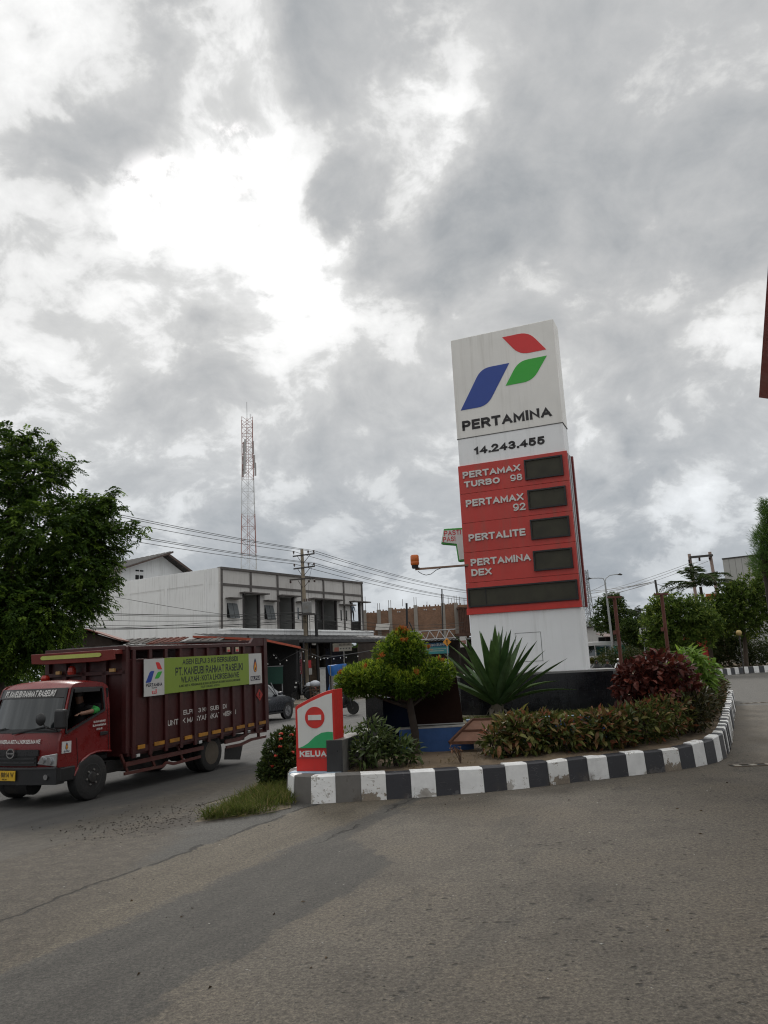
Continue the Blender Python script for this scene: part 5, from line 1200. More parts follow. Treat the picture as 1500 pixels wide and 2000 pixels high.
cv = Vector((math.cos(ca), math.sin(ca), 0)); cr_ = Vector((math.sin(ca), -math.cos(ca), 0))
cl = Vector((cg0.x, cg0.y, 0))-cv*1.32-cr_*.86
car('dark grey hatchback on the far lane, half hidden behind the rear of the red lorry', (cl.x, cl.y, 0), ca, CP)
# coach far up the road
BW_ = mat('coach_white', (.62, .62, .62), .35, var=.05, vs=1)
bl = at(1165, 1296, 88); bl.z = 0
bus = thing('coach_bus', 'white coach with black swirl graphics beside the light pole up the road', 'bus', bl, R(212))
b = MB(); b.prism([(-3.8, .45), (3.75, .45), (3.95, 1.0), (3.85, 1.6), (3.35, 3.2), (3.0, 3.42), (-3.7, 3.42), (-3.8, 3.2)], -1.22, 1.22, lambda a, c, t: (a, t, c)); b.build('body', BW_, bus, bev=.10, seg=3)
b = MB(); b.prism([(3.93, 1.55), (3.42, 3.08), (3.40, 3.08), (3.90, 1.55)], -1.08, 1.08, lambda a, c, t: (a+.02, t, c)); b.build('windscreen', WSG, bus)
for s in (-1, 1):
    for k in range(4):
        b = MB(); b.box(-3.5+k*1.62, -2.0+k*1.62, s*1.222-.008, s*1.222+.008, 1.9, 3.0); b.build('side_window', CARG, bus, bev=.006)
    b = MB(); b.tube([(2.6+.9*math.cos(t)*(1-.03*t), s*1.235, 1.15+.42*math.sin(t)*(1-.02*t)) for t in [k*.35 for k in range(16)]], .05, 5); b.tube([(-3.2, s*1.235, 1.2), (-1.5, s*1.235, 1.45), (0, s*1.235, 1.1), (1.6, s*1.235, 1.6)], .06, 5); b.build('swirl_graphic', BLK, bus)
    for x in (-2.5, 2.6):
        b = MB(); b.lathe([(rr, h) for rr, h in tyre_lathe(.48, .3)], (x, s*1.08, .48), 'y', 24); b.build('wheel', TY, bus, smooth=35)
b = MB(); b.tube([(3.97, -.9, .9), (4.0, -.3, 1.25), (4.0, .4, 1.1), (3.97, .95, 1.4)], .07, 6); b.tube([(3.98, -.9, .65), (4.0, .2, .8), (3.98, .9, .62)], .05, 6); b.build('front_graphic', BLK, bus)
b = MB(); b.box(3.78, 3.96, -1.05, -.65, .62, .82); b.box(3.78, 3.96, .65, 1.05, .62, .82); b.build('headlight', LENS, bus, bev=.02)
# ================================================================== BUILDINGS
GZ = .16
WALLW = mat('shophouse_white', (.80, .81, .81), .75, var=.05, vs=.5, dirt=.3, dcol=(.46, .46, .44), bump=.15, bs=6, streak=.55)
WALLC = mat('facade_cream', (.55, .535, .515), .75, var=.05, vs=.6, dirt=.3, dcol=(.30, .28, .26), streak=.55); TRIM = mat('facade_trim', (.10, .09, .085), .7, var=.35, vs=2, dirt=.5, dcol=(.085, .08, .075))
DKW = mat('dark_opening', (.012, .012, .013), .8); SHUT = mat('shutter_grey', (.10, .11, .115), .6, var=.15); NICHE = mat('niche_wall', (.33, .33, .32), .8, var=.08, vs=1)
c0 = Vector((-11.85, 54.73, 0))
sh = thing('shophouse', 'long white two storey shophouse with dark trimmed parapet and balcony niches', 'building', c0, R(57))
L_, D_, Z1, Z2 = 17.55, 14.5, 4.97, 9.34
b = MB()
for x0, x1 in ((0, 2.2), (4.05, 6.1), (8.06, 10.75), (13.65, 15.7)): b.box(x0, x1, 0, .2, Z1, 7.55)
b.box(0, L_, 0, .2, 7.55, Z2); b.box(17.2, L_, 0, .2, Z1, 7.55); b.build('front_wall', WALLC, sh)
b = MB(); b.box(0, .2, .2, D_, GZ, Z2); b.box(L_-.2, L_, 2.2, D_, GZ, Z2); b.box(.2, L_-.2, D_-.2, D_, GZ, Z2); b.build('side_wall', WALLW, sh)
b = MB(); b.box(.2, L_, .2, D_-.2, 9.0, 9.1); b.build('roof', mat('flat_roof', (.2, .2, .2), .9), sh)
b = MB(); b.box(.2, L_-.2, 1.9, 2.05, Z1, 9.0); b.box(.2, L_-.2, .2, 2.0, 7.6, 7.7)
for x in (2.1, 4.05, 6.0, 8.06, 10.65, 13.65, 15.62): b.box(x, x+.1, .2, 1.9, Z1, 7.6)
b.build('niche_wall', NICHE, sh)
for k, x in enumerate((0.0, 3.0, 6.0, 8.96, 11.79, 14.63, 17.38)):
    b = MB(); b.box(x-.01, x+.17, -.06, -.002, 7.55 if k in (1, 4) else Z1, Z2+.01); b.build('pilaster', TRIM, sh)
b = MB(); b.box(-.02, L_+.02, -.10, -.001, 9.20, 9.37); b.box(-.02, .22, -.1, .3, 9.345, 9.37); b.box(.16, L_, -.05, -.001, 8.04, 8.22); b.build('cornice', TRIM, sh)
b = MB(); b.box(-.05, L_+.05, -1.0, .25, 4.55, 4.97); b.box(-.08, L_+.08, -1.06, .2, 4.82, 4.90); b.build('floor_slab', WALLW, sh)
for x0, x1, z in ((.48, 1.72, 7.10), (1.9, 4.6, 7.56), (4.45, 5.75, 7.08), (6.0, 8.35, 7.56), (8.25, 8.95, 7.15), (9.9, 14.15, 7.50), (13.95, 15.8, 7.15), (15.5, 18.1, 7.50)):
    b = MB(); b.box(x0, x1, -.55, .0, z, z+.09); b.build('lintel', TRIM, sh)
for x in (2.2, 3.9, 6.1, 7.9, 10.72, 11.65, 13.5, 15.62, 17.0):
    b = MB(); b.box(x, x+.17, -.02, .17, Z1, 7.56); b.build('column', mat('column_dark', (.035, .03, .03), .6, var=.2), sh)
for x0, x1 in ((.62, 1.63), (4.55, 5.51)):
    b = MB(); b.box(x0, x1, -.005, .02, 5.77, 6.81); w_ = b.build('window', DKW, sh)
    for k in range(2):
        xa, xb = x0+k*(x1-x0)/2+.02, x0+(k+1)*(x1-x0)/2-.02
        b = MB(); b.add([(xa, -.02, 6.8), (xb, -.02, 6.8), (xb, -.30, 5.72), (xa, -.30, 5.72), (xa, -.05, 6.81), (xb, -.05, 6.81), (xb, -.33, 5.73), (xa, -.33, 5.73)], [(3, 2, 1, 0), (4, 5, 6, 7), (0, 1, 5, 4), (1, 2, 6, 5), (2, 3, 7, 6), (3, 0, 4, 7)])
        b.build('shutter', SHUT, w_)
for x0 in (8.42, 14.15, 14.92):
    b = MB(); b.box(x0, x0+.2, -.005, .02, 5.85, 6.76); b.build('window', CARG, sh)
for x0, x1 in ((6.15, 7.05), (11.95, 12.72)):
    b = MB(); b.box(x0, x1, 1.86, 1.899, Z1, 6.75); b.box(x0, x1, 1.86, 1.899, 6.85, 7.15); b.build('balcony_door', mat('door_dark', (.02, .024, .03), .5), sh)
for x0, x1 in ((10.9, 13.5), (15.8, 17.0)):
    b = MB(); b.box(x0, x1, .02, .05, 5.75, 5.83)
    k = x0
    while k < x1: b.box(k, k+.05, .02, .05, Z1, 5.75); k += .09
    b.build('railing', mat('railing_black', (.012, .012, .012), .5), sh)
for y in (1.55, 5.68, 9.95): 
    b = MB(); b.box(-.03, -.001, y-.17, y+.17, GZ, Z2-.02); b.build('wall_rib', WALLW, sh)
b = MB(); b.box(-.025, -.001, 1.72, D_, 8.28, Z2-.02)
for y0, y1 in ((.02, 1.36), (1.74, 5.5), (5.86, 9.76), (10.1, D_)): b.box(-.008, -.0005, y0, y1, 8.20, 8.235)
b.build('wall_band', WALLW, sh)
b = MB()
for y in (1.40, 5.52, 9.79): b.box(-.012, -.0005, y-.0, y+.025, 5.0, 8.2)
b.build('wall_crack', mat('joint_dark', (.16, .15, .14), .9), sh)
# ground floor: dark shops behind a black awning
b = MB(); b.box(.2, L_-.2, 3.2, 3.4, GZ, 4.5); b.box(.0, .2, -.2, .2, GZ, 4.5); b.box(5.9, 6.1, 0, .2, GZ, 4.5); b.box(11.7, 11.9, 0, .2, GZ, 4.5); b.box(17.3, 17.5, 0, .2, GZ, 4.5); b.box(6.0, 6.08, .2, 3.2, GZ, 4.5); b.box(11.75, 11.85, .2, 3.2, GZ, 4.5)
b.build('shop_front', mat('shop_wall', (.05, .047, .044), .8, var=.3, vs=1), sh)
b = MB(); b.box(.2, L_-.2, .2, 3.2, 4.45, 4.5); b.build('shop_ceiling', DKW, sh)
for x0, x1, m in ((.6, 2.8, 'a'), (3.2, 5.6, 'b'), (6.5, 9.0, 'a'), (9.2, 11.5, 'c'), (12.2, 14.8, 'd'), (15.0, 17.0, 'b')):
    mm = {'a': DKW, 'b': mat('shutter_dark', (.035, .037, .04), .6), 'c': mat('shop_goods', (.14, .10, .07), .8, var=.6, vs=2), 'd': mat('shop_blue', (.010, .018, .06), .5)}[m]
    b = MB(); n = 14
    for k in range(n): b.box(x0, x1, .3+(.03 if k % 2 else 0), .36, GZ+3.4*k/n, GZ+3.4*(k+1)/n-.01)
    b.build('roller_door', mm, sh)
AW = mat('awning_black', (.022, .022, .023), .5, var=.3, vs=3)
aw = thing('shop_awning', 'long black corrugated awning over the dark shops under the white shophouse', 'awning', c0, R(57))
b = MB(); n = 90; xa, xb = -3.5, 27.0
for k in range(n+1):
    x = xa+(xb-xa)*k/n; dz = .05*(k % 2)
    b.v += [(x, -.9, 4.53+dz), (x, -2.7, 4.26+dz), (x, -2.95, 4.10+dz), (x, -2.98, 3.90)]
for k in range(n):
    for j in range(3): b.f.append((4*k+j, 4*k+j+1, 4*k+4+j+1, 4*k+4+j)); b.m.append(0)
b.build('awning_sheet', AW, aw)
b = MB(); b.box(xa, xb, -2.9, -2.8, 3.82, 3.95)
for x in (-3, 2.9, 8.8, 14.8, 20.6, 26.5): b.box(x, x+.12, -2.9, -2.78, GZ, 3.9); b.bar((x+.06, -2.8, 3.3), (x+.06, -.9, 4.2), .06)
b.build('awning_frame', TBLK, aw)
def panel(name, label, cat, px0, py0, px1, py1, Y, m, th=.06, rz=0.0, posts=False, group=None):
    a = at(px0, py1, Y); c = at(px1, py0, Y)
    w_, h_ = c.x-a.x, at((px0+px1)/2, py0, Y).z-at((px0+px1)/2, py1, Y).z
    zb = at((px0+px1)/2, py1, Y).z
    o = thing(name, label, cat, (a.x, Y, zb), rz, group)
    b = MB(); b.box(0, w_, 0, th, 0, h_); f_ = b.build('panel', m, o)
    if posts:
        b = MB(); b.box(.02, .08, th+.001, th+.06, GZ-zb, h_); b.box(w_-.08, w_-.02, th+.001, th+.06, GZ-zb, h_); b.build('post', GREYM, o)
    return o, w_, h_
# workshop banner
PK = mat('banner_pink', (.34, .085, .105), .6, var=.1); 
o, w_, h_ = panel('workshop_banner', 'tall pink workshop banner on two thin posts reading YAZID MOTOR', 'banner', 562, 1273, 589, 1317, 49, PK, posts=True)
b = MB(); b.prism([(.25, h_), (w_, h_), (w_, h_*.66), (.30, h_*.6)], -.006, 0, lambda a, c, t: (a, t, c)); b.build('white_corner', mat('banner_pale', (.42, .40, .40), .6), o)
text('YAZID', o, BLK, fmx((w_*.53, -.006, h_*.84), (1, 0, 0.03), (0.12, 0, 1)), w_*.72, h_*.13, .004, .03); text('MOTOR', o, BLK, fmx((w_*.52, -.006, h_*.69), (1, 0, .03), (.12, 0, 1)), w_*.86, h_*.13, .004, .2)
b = MB()
for k in range(6): b.box(w_*.12, w_*(.45+.06*(k % 3)), -.004, 0, h_*(.56-k*.055), h_*(.575-k*.055))
for x, z in ((.74, .48), (.90, .48), (.74, .39), (.90, .39)): b.lathe([(w_*.055, -.004), (w_*.055, 0)], (w_*x, 0, h_*z), 'y', 10)
b.box(w_*.12, w_*.97, -.004, 0, h_*.04, h_*.17); b.build('print', mat('banner_print', (.10, .03, .035), .6), o)
b = MB()
for k in range(8): b.box(w_*(.16+k*.1), w_*(.21+k*.1), -.006, -.004, h_*.07, h_*.15)
b.build('print', mat('banner_cream', (.42, .40, .33), .6), o)
o, w_, h_ = panel('green_hoarding', 'plain dark green board standing under the red edged kiosk roof', 'board', 517, 1302, 552, 1336, 47, mat('hoarding_green', (.018, .075, .055), .6, var=.12), posts=True)
b = MB(); b.box(-.03, w_+.03, -.02, .08, h_-.01, h_+.04); b.build('rail', GREYM, o)
# kiosk roof with a red edge
ka, kb_ = at(512, 1249, 45), at(587, 1265, 47)
kk = thing('kiosk', 'open kiosk with sloping red edged tin roof left of the utility pole', 'kiosk', (ka.x, ka.y, GZ))
b = MB(); e_ = Vector((kb_.x-ka.x, kb_.y-ka.y, kb_.z-ka.z)); zz0 = ka.z-GZ
b.add([(-4, 0, zz0+.35), (0, 0, zz0), (e_.x, e_.y, zz0+e_.z), (e_.x+.1, e_.y+3.2, zz0+e_.z-.1), (0, 3.2, zz0-.1), (-4, 3.2, zz0+.2)], [(0, 1, 4, 5), (1, 2, 3, 4)]); ro = b.build('roof', mat('tin_roof', (.10, .07, .06), .7, var=.3, dirt=.5), kk)
so = ro.modifiers.new('t', 'SOLIDIFY'); so.thickness = .05
b = MB(); b.bar((-4, -.02, zz0+.35), (0, -.02, zz0), .05, .12); b.bar((0, -.02, zz0), (e_.x, e_.y-.02, zz0+e_.z), .05, .12); b.build('roof_edge', mat('roof_edge_red', (.36, .07, .035), .6, var=.2), kk)
b = MB()
for x, y, z in ((-3.8, .1, zz0+.3), (-1.4, .1, zz0), (e_.x-.3, e_.y+.1, zz0+e_.z-.1), (-1.4, 3, zz0+.4), (e_.x-.2, e_.y+3, zz0)): b.box(x, x+.1, y, y+.1, 0, z)
b.build('post', TBLK, kk)
b = MB(); b.box(-4, e_.x-.2, 3.0, 3.1, 0, zz0); b.build('back_wall', mat('kiosk_dark', (.02, .02, .02), .9), kk)
# old tin shop roofs showing over the lorry bed
tr0 = at(160, 1250, 42); trf = thing('tin_roof_row', 'row of patched rusty and grey tin roofs just above the lorry bed', 'roof', (tr0.x, 42, GZ))
for k, (p0, p1, py, c_) in enumerate(((150, 215, 1247, (.09, .03, .02)), (215, 285, 1243, (.10, .095, .09)), (285, 345, 1241, (.10, .035, .025)), (345, 420, 1243, (.085, .08, .075)), (420, 500, 1247, (.10, .035, .022)))):
    xa, xb = at(p0, py, 42).x-tr0.x, at(p1, py, 42).x-tr0.x; z_ = at((p0+p1)/2, py+6, 42).z-GZ; n = 9; b = MB()
    for j in range(n):
        u0, u1 = xa+(xb-xa)*j/n, xa+(xb-xa)*(j+1)/n-.012; dz = .03*(j % 2); b.add([(u0, 0, z_-.28+dz), (u1, 0, z_-.28+dz), (u1, 2.6, z_+.1+dz), (u0, 2.6, z_+.1+dz), (u0, 0, z_-.24+dz), (u1, 0, z_-.24+dz), (u1, 2.6, z_+.14+dz), (u0, 2.6, z_+.14+dz)], [(3, 2, 1, 0), (4, 5, 6, 7), (0, 1, 5, 4), (1, 2, 6, 5), (2, 3, 7, 6), (3, 0, 4, 7)])
    b.build('roof_sheet', mat('tin_%d' % k, c_, .97, var=.4, vs=2, dirt=.6, dcol=(.06, .035, .03), spec=.05), trf)
b = MB(); b.box(0, at(500, 1247, 42).x-tr0.x, .3, 2.5, 0, tr0.z-GZ-.6); b.build('wall', mat('kiosk_dark', (.02, .02, .02), .9), trf)
# signs under the awning
o, w_, h_ = panel('shop_banner', 'faded beige shop banner with a red corner hanging in the dark shop under awning', 'banner', 650, 1256, 687, 1272, 56.5, mat('banner_beige', (.17, .155, .125), .7, var=.35, vs=4))
b = MB(); b.box(w_*.32, w_*.98, -.004, 0, h_*.05, h_*.58); b.build('print', mat('banner_grey', (.24, .23, .20), .7, var=.2, vs=6), o)
b = MB(); b.prism([(w_*.06, h_*.02), (w_*.32, h_*.02), (w_*.32, h_*.5), (w_*.1, h_*.5)], -.006, 0, lambda a, c, t: (a, t, c)); b.build('print', mat('banner_redcorner', (.22, .07, .05), .7), o)
b = MB()
for k in range(9): b.box(w_*(.34+k*.068), w_*(.37+k*.068), -.008, -.004, h_*.70, h_*.95)
for k in range(7): b.box(w_*(.38+k*.08), w_*(.42+k*.08), -.008, -.004, h_*(.24+.06*(k % 2)), h_*.42)
b.build('print', BLK, o)
o, w_, h_ = panel('food_stall_banner', 'teal food stall banner lettered BAKSO BUNDO between the clipped tree and agave', 'banner', 828, 1255, 876, 1277, 60, mat('banner_teal', (.045, .23, .24), .6, var=.15, vs=2))
b = MB(); b.box(0, w_, -.004, 0, h_*.62, h_); b.build('print', mat('banner_deepblue', (.02, .09, .17), .6), o)
text('BAKSO BUNDO', o, LT, fmx((w_*.5, -.004, h_*.80), (1, 0, .04), (0, 0, 1)), w_*.92, h_*.2, .004, .2)
b = MB(); b.box(w_*.1, w_*.9, -.004, 0, h_*.40, h_*.47); b.box(w_*.2, w_*.8, -.004, 0, h_*.22, h_*.30); b.build('print', mat('banner_pale2', (.30, .38, .33), .6), o)
o, w_, h_ = panel('shop_banner', 'small white shop banner with red print hanging behind the agave tips', 'banner', 899, 1243, 911, 1264, 58, mat('banner_white2', (.48, .46, .44), .6))
b = MB(); b.box(w_*.1, w_*.9, -.004, 0, h_*.5, h_*.62); b.box(w_*.1, w_*.9, -.004, 0, h_*.3, h_*.45); b.build('print', mat('banner_redcorner', (.22, .07, .05)), o)
# stalls and sheds to the right of the shophouse
STL = mat('stall_dark', (.045, .034, .028), .85, var=.4, vs=1.5); TIN = mat('tin_grey', (.24, .24, .24), .6, var=.2, vs=2, dirt=.5, dcol=(.12, .09, .07))
s0 = at(700, 1330, 60)
sd = thing('market_stall', 'row of dark timber stalls with tin canopy beneath the brick shell', 'stall', (s0.x, 60.5, GZ))
b = MB(); b.box(0, 10.5, 1.5, 1.7, 0, 3.6); b.box(0, 10.5, 1.5, 5, 3.55, 3.65)
for x in (0, 2.6, 5.2, 7.8, 10.4): b.box(x, x+.12, 0, .12, 0, 3.3)
b.build('timber_frame', STL, sd)
b = MB(); n = 40
for k in range(n): b.box(4.8+5.6*k/n, 4.8+5.6*(k+1)/n-.01, -1.0, 1.7, 3.42+(.05 if k % 2 else 0), 3.46+(.05 if k % 2 else 0))
b.build('tin_canopy', TIN, sd)
b = MB()
for k in range(5):
    b.bar((3.8+k*.75, -.6, 3.55), (4.1+k*.75, -.6, 4.2), .05); b.bar((4.1+k*.75, -.6, 4.2), (4.55+k*.75, -.6, 3.55), .05)
b.bar((3.8, -.6, 4.2), (7.6, -.6, 4.25), .06); b.bar((3.8, -.6, 3.55), (7.6, -.6, 3.6), .06); b.build('white_truss', mat('truss_white', (.45, .45, .45), .5), sd)
b = MB(); b.box(5.4, 8.4, .6, 1.3, .0, 1.0); b.box(8.8, 10.2, .5, 1.4, 0, 2.2); b.box(2, 4.2, .8, 1.4, 0, 1.1); b.build('counter', mat('stall_brown', (.10, .07, .05), .8, var=.3), sd)
# unfinished brick building
BRK = mat('raw_brick', (.225, .130, .082), .9, var=.22, vs=1.2, dirt=.4, dcol=(.16, .12, .10), bump=.5, bs=14); CONC = mat('raw_concrete', (.30, .27, .235), .9, var=.15, vs=1.5)
def brickmat():
    m = MATS['raw_brick']; t = m.node_tree; b = t.nodes['Principled BSDF']
    src = b.inputs['Base Color'].links[0].from_socket
    v = t.nodes.new('ShaderNodeTexCoord').outputs['Object']
    br = t.nodes.new('ShaderNodeTexBrick'); br.inputs['Scale'].default_value = 3.2; br.inputs['Mortar Size'].default_value = .012
    br.inputs['Color1'].default_value = (.85, .85, .85, 1); br.inputs['Color2'].default_value = (1.12, 1.1, 1.08, 1); br.inputs['Mortar'].default_value = (1.15, 1.2, 1.25, 1)
    mp = t.nodes.new('ShaderNodeMapping'); mp.inputs['Rotation'].default_value = (R(90), 0, 0); t.links.new(v, mp.inputs[0]); t.links.new(mp.outputs[0], br.inputs['Vector'])
    t.links.new(mixc(t, 1.0, src, br.outputs[0], 'MULTIPLY'), b.inputs['Base Color'])
brickmat()
bx0 = at(706, 1240, 72).x; bx1 = at(914, 1240, 72).x
bk = thing('brick_shell', 'unfinished bare brick building with concrete posts and rebar beyond the shophouse', 'building', (bx0, 72, GZ), R(0))
XW = bx1-bx0
pxx = lambda px: at(px, 1200, 72).x-bx0
pz = lambda px, py: at(px, py, 72).z-GZ
segs = [(706, 736, 1197), (736, 760, 1193), (760, 816, 1189), (816, 868, 1184), (868, 893, 1180), (893, 914, 1181)]
for (a, c, py) in segs:
    b = MB(); x0, x1 = pxx(a), pxx(c); zt = pz((a+c)/2, py); b.box(x0, x1-.005, 0, .2, 0, zt)
    k = x0
    while k < x1-.25: b.box(k, k+.13, 0, .2, zt, zt+random.choice((.05, .12, .0, .15))); k += .27
    b.build('brick_wall', BRK, bk)
b = MB(); b.box(XW-.2, XW, .2, 12, 0, pz(905, 1183)); b.box(0, .2, .2, 12, 0, pz(712, 1200)); b.box(.2, XW-.2, .2, 12, 3.9, 4.05); b.build('rear_walls', BRK, bk)
for px, py, rb in ((712, 1192, 1165), (740, 1191, 1178), (762, 1187, 1172), (812, 1182, 1166), (866, 1178, 1160), (891, 1177, 1163)):
    x = pxx(px); zt = pz(px, py); b = MB(); b.box(x-.17, x+.17, -.08, .22, 0, zt); co = b.build('post', CONC, bk)
    b = MB()
    for dx_ in (-.1, 0.1): b.tube([(x+dx_, .07, zt), (x+dx_+.01, .07, pz(px, rb))], .022, 4)
    b.build('rebar', mat('rebar', (.08, .05, .04), .8), co)
b = MB()
for px, rb in ((787, 1170), (835, 1175), (877, 1166), (884, 1168), (899, 1165), (908, 1168)): b.tube([(pxx(px), .1, pz(px, 1184)), (pxx(px)+.02, .1, pz(px, rb))], .022, 4)
b.build('rebar', mat('rebar', (.08, .05, .04)), bk)
b = MB(); b.box(pxx(893), pxx(914), -1.0, -.9, pz(900, 1238), pz(900, 1190))
for k in range(7): b.box(pxx(893)+.15*k, pxx(893)+.15*k+.1, -1.05, -1.0, pz(900, 1238), pz(900, 1190))
b.box(pxx(892), pxx(916), -1.1, 0, pz(900, 1190), pz(900, 1187)); b.box(pxx(886), pxx(916), -1.2, 0, pz(900, 1243), pz(900, 1238)); b.build('timber_screen', mat('scaffold_wood', (.085, .042, .028), .85, var=.4, vs=3), bk)
b = MB(); x0 = pxx(732); b.add([(x0, -.6, pz(740, 1231)), (pxx(758), -.6, pz(758, 1231)), (pxx(761), -.3, pz(760, 1218)), (x0+.1, -.3, pz(736, 1219))], [(0, 1, 2, 3)]); to = b.build('tarpaulin', mat('tarp_white', (.42, .40, .37), .8, var=.15, vs=3), bk)
so = to.modifiers.new('t', 'SOLIDIFY'); so.thickness = .03
b = MB()
for px, py in ((777, 1195), (781, 1195), (795, 1194), (829, 1191), (833, 1191), (847, 1190), (850, 1190)): b.lathe([(.05, -.04), (.07, -.01), (.07, 0)], (pxx(px), 0, pz(px, py)), 'y', 6)
b.build('white_daub', mat('daub', (.5, .5, .5), .8), bk)
# house with a gable behind the shophouse
hp = at(300, 1112, 70)
hs = thing('gable_house', 'white house with dark sheet gable roof rising behind the shophouse side wall', 'house', (hp.x, hp.y, 0), R(52))
HW_, EZ, RZ = 3.3, hp.z-.1, hp.z+1.55
b = MB(); b.prism([(-HW_, GZ), (HW_, GZ), (HW_, EZ), (.9, RZ-.25), (-HW_, EZ)], 0, 9, lambda a, c, t: (a, t, c)); b.build('wall', WALLW, hs)
RF = mat('dark_sheet_roof', (.045, .043, .042), .85, var=.15, vs=1.5, dirt=.4, dcol=(.12, .10, .09))
def slope(x0, z0, x1, z1, n=26):
    b = MB()
    for k in range(n):
        y0, y1 = -1.1+11*k/n, -1.1+11*(k+1)/n-.015; dz = .04*(k % 2)
        b.add([(x0, y0, z0+dz), (x1, y0, z1+dz), (x1, y1, z1+dz), (x0, y1, z0+dz), (x0, y0, z0+.07+dz), (x1, y0, z1+.07+dz), (x1, y1, z1+.07+dz), (x0, y1, z0+.07+dz)], [(3, 2, 1, 0), (4, 5, 6, 7), (0, 1, 5, 4), (1, 2, 6, 5), (2, 3, 7, 6), (3, 0, 4, 7)])
    return b.build('roof', RF, hs)
slope(-HW_-.9, EZ-.3, 1.35, RZ+.05); slope(.9, RZ-.22, HW_+.9, EZ-.35)
b = MB()
for k in range(6): b.bar((1.0+k*.55, -1.0, RZ-.30-k*.29), (1.35+k*.55, 0.0, RZ-.42-k*.29), .06)
b.bar((.9, -1.08, RZ-.28), (HW_+.9, -1.08, EZ-.40), .05, .16); b.bar((1.35, -1.08, RZ), (-HW_-.9, -1.08, EZ-.34), .05, .12); b.build('barge_board', mat('barge', (.09, .06, .05), .7), hs)
for x, z in ((-1.9, EZ-.2), (-1.45, EZ-.2), (-1.9, EZ-.75), (-1.45, EZ-.75)):
    b = MB(); b.box(x, x+.36, -.02, .0, z-.18 if z < EZ-.5 else z, z+.22 if z < EZ-.5 else z+.14); b.build('window', DKW, hs)
# low red tin roof seen above the lorry
rt = at(205, 1240, 40)
lr = thing('tin_shed', 'low shed with rusty red tin roof peeping out above the lorry bed', 'shed', (rt.x-1.2, 40, GZ), R(8))
b = MB(); hz_ = rt.z-GZ
b.prism([(-1.2, 0), (1.5, 0), (1.5, hz_-.25), (.2, hz_+.2), (-1.2, hz_-.1)], 0, 3, lambda a, c, t: (a, t, c)); b.build('wall', STL, lr)
b = MB(); b.add([(-1.6, -.4, hz_-.15), (.3, -.4, hz_+.35), (1.9, -.4, hz_-.25), (1.9, 3.2, hz_-.25), (.3, 3.2, hz_+.35), (-1.6, 3.2, hz_-.15)], [(0, 1, 4, 5), (1, 2, 3, 4)]); o = b.build('roof', mat('rust_roof', (.14, .045, .03), .8, var=.4, vs=4), lr); so = o.modifiers.new('t', 'SOLIDIFY'); so.thickness = .06
# low wall under the big tree at the far left
fw_ = thing('roadside_wall', 'low dark red wall behind the lorry cab under the big tree', 'wall', (-24, 13.5, 0), R(64))
b = MB(); b.box(-6, 22, 0, .2, 0, 1.75); b.build('wall_body', mat('wall_darkred', (.06, .024, .018), .85, var=.3, vs=1), fw_); b = MB(); b.box(-6, 22, -.05, .25, 1.751, 1.81); b.build('coping', mat('old_mortar', (.1, .095, .09)), fw_)
# blue tarpaulin over a cart
tp = at(660, 1345, 46)
ct = thing('covered_cart', 'street cart wrapped in bright blue tarpaulin at the roadside', 'cart', (tp.x, 46, GZ))
b = MB(); b.box(-.45, .45, -.4, .5, .35, 1.3); b.box(-.4, -.34, -.4, -.34, 0, 1.9); b.box(.34, .40, -.4, -.34, 0, 1.9); b.lathe([(.25, -.05), (.27, 0), (.25, .05)], (0.1, -.48, .27), 'y', 16); b.build('cart_body', mat('cart_grey', (.18, .17, .16), .7, dirt=.5), ct)
TB = mat('tarp_blue', (.018, .13, .42), .45, var=.15, vs=4); b = MB(); n = 20
rows = [(.52, 1.93, .30), (.54, 1.84, .32), (.50, 1.5, .31), (.36, 1.25, .27), (.40, 1.12, .28), (.46, .9, .32), (.52, .55, .36), (.54, .38, .37)]
for r_, z, ry in rows:
    for k in range(n):
        t = 2*math.pi*k/n; ct_, st_ = math.cos(t), math.sin(t); q = (abs(ct_)**4+abs(st_)**4)**(-.25); fo = 1+.06*math.sin(t*7+z*5)
        b.v.append((r_*q*ct_*fo, ry*q*st_*fo, z+.03*ct_+.02*math.sin(3*t+z*9)))
for i in range(len(rows)-1):
    for k in range(n): b.f.append((i*n+k, i*n+(k+1) % n, (i+1)*n+(k+1) % n, (i+1)*n+k)); b.m.append(0)
b.f.append(tuple(range(n-1, -1, -1))); b.m.append(0); b.build('tarpaulin', TB, ct, smooth=35)
# things by the pole foot
for k, (px, py, lab) in enumerate(((604, 1352, 'stack of old black tyres lying beside the parked scooter'),)):
    q = gnd(px, 1366, GZ); ty = thing('tyre_stack', lab, 'tyres', (q.x, q.y, GZ))
    for i, (x, y, z, tl) in enumerate(((0, 0, .27, 90), (.15, .5, .1, 0), (.15, .5, .3, 0))):
        b = MB(); b.lathe([(rr*.85, h) for rr, h in tyre_lathe(.31, .18)], (0, 0, 0), 'z', 22); o = b.build('tyre', TY, ty, smooth=35); o.location = (x, y, z); o.rotation_euler = (R(tl), 0, R(20))
q = gnd(616, 1366, GZ); bs_ = thing('wire_basket', 'tall wire basket with white sacks on top beside the tyres', 'basket', (q.x, q.y, GZ))
b = MB()
for k in range(10):
    t = 2*math.pi*k/10; b.tube([(.28*math.cos(t), .28*math.sin(t), 0), (.33*math.cos(t), .33*math.sin(t), .75)], .014, 4)
for z in (.05, .3, .55, .75): b.tube([((.28+.07*z)*math.cos(2*math.pi*k/14), (.28+.07*z)*math.sin(2*math.pi*k/14), z) for k in range(15)], .014, 4)
b.build('basket', mat('basket_brown', (.14, .08, .05), .8), bs_)
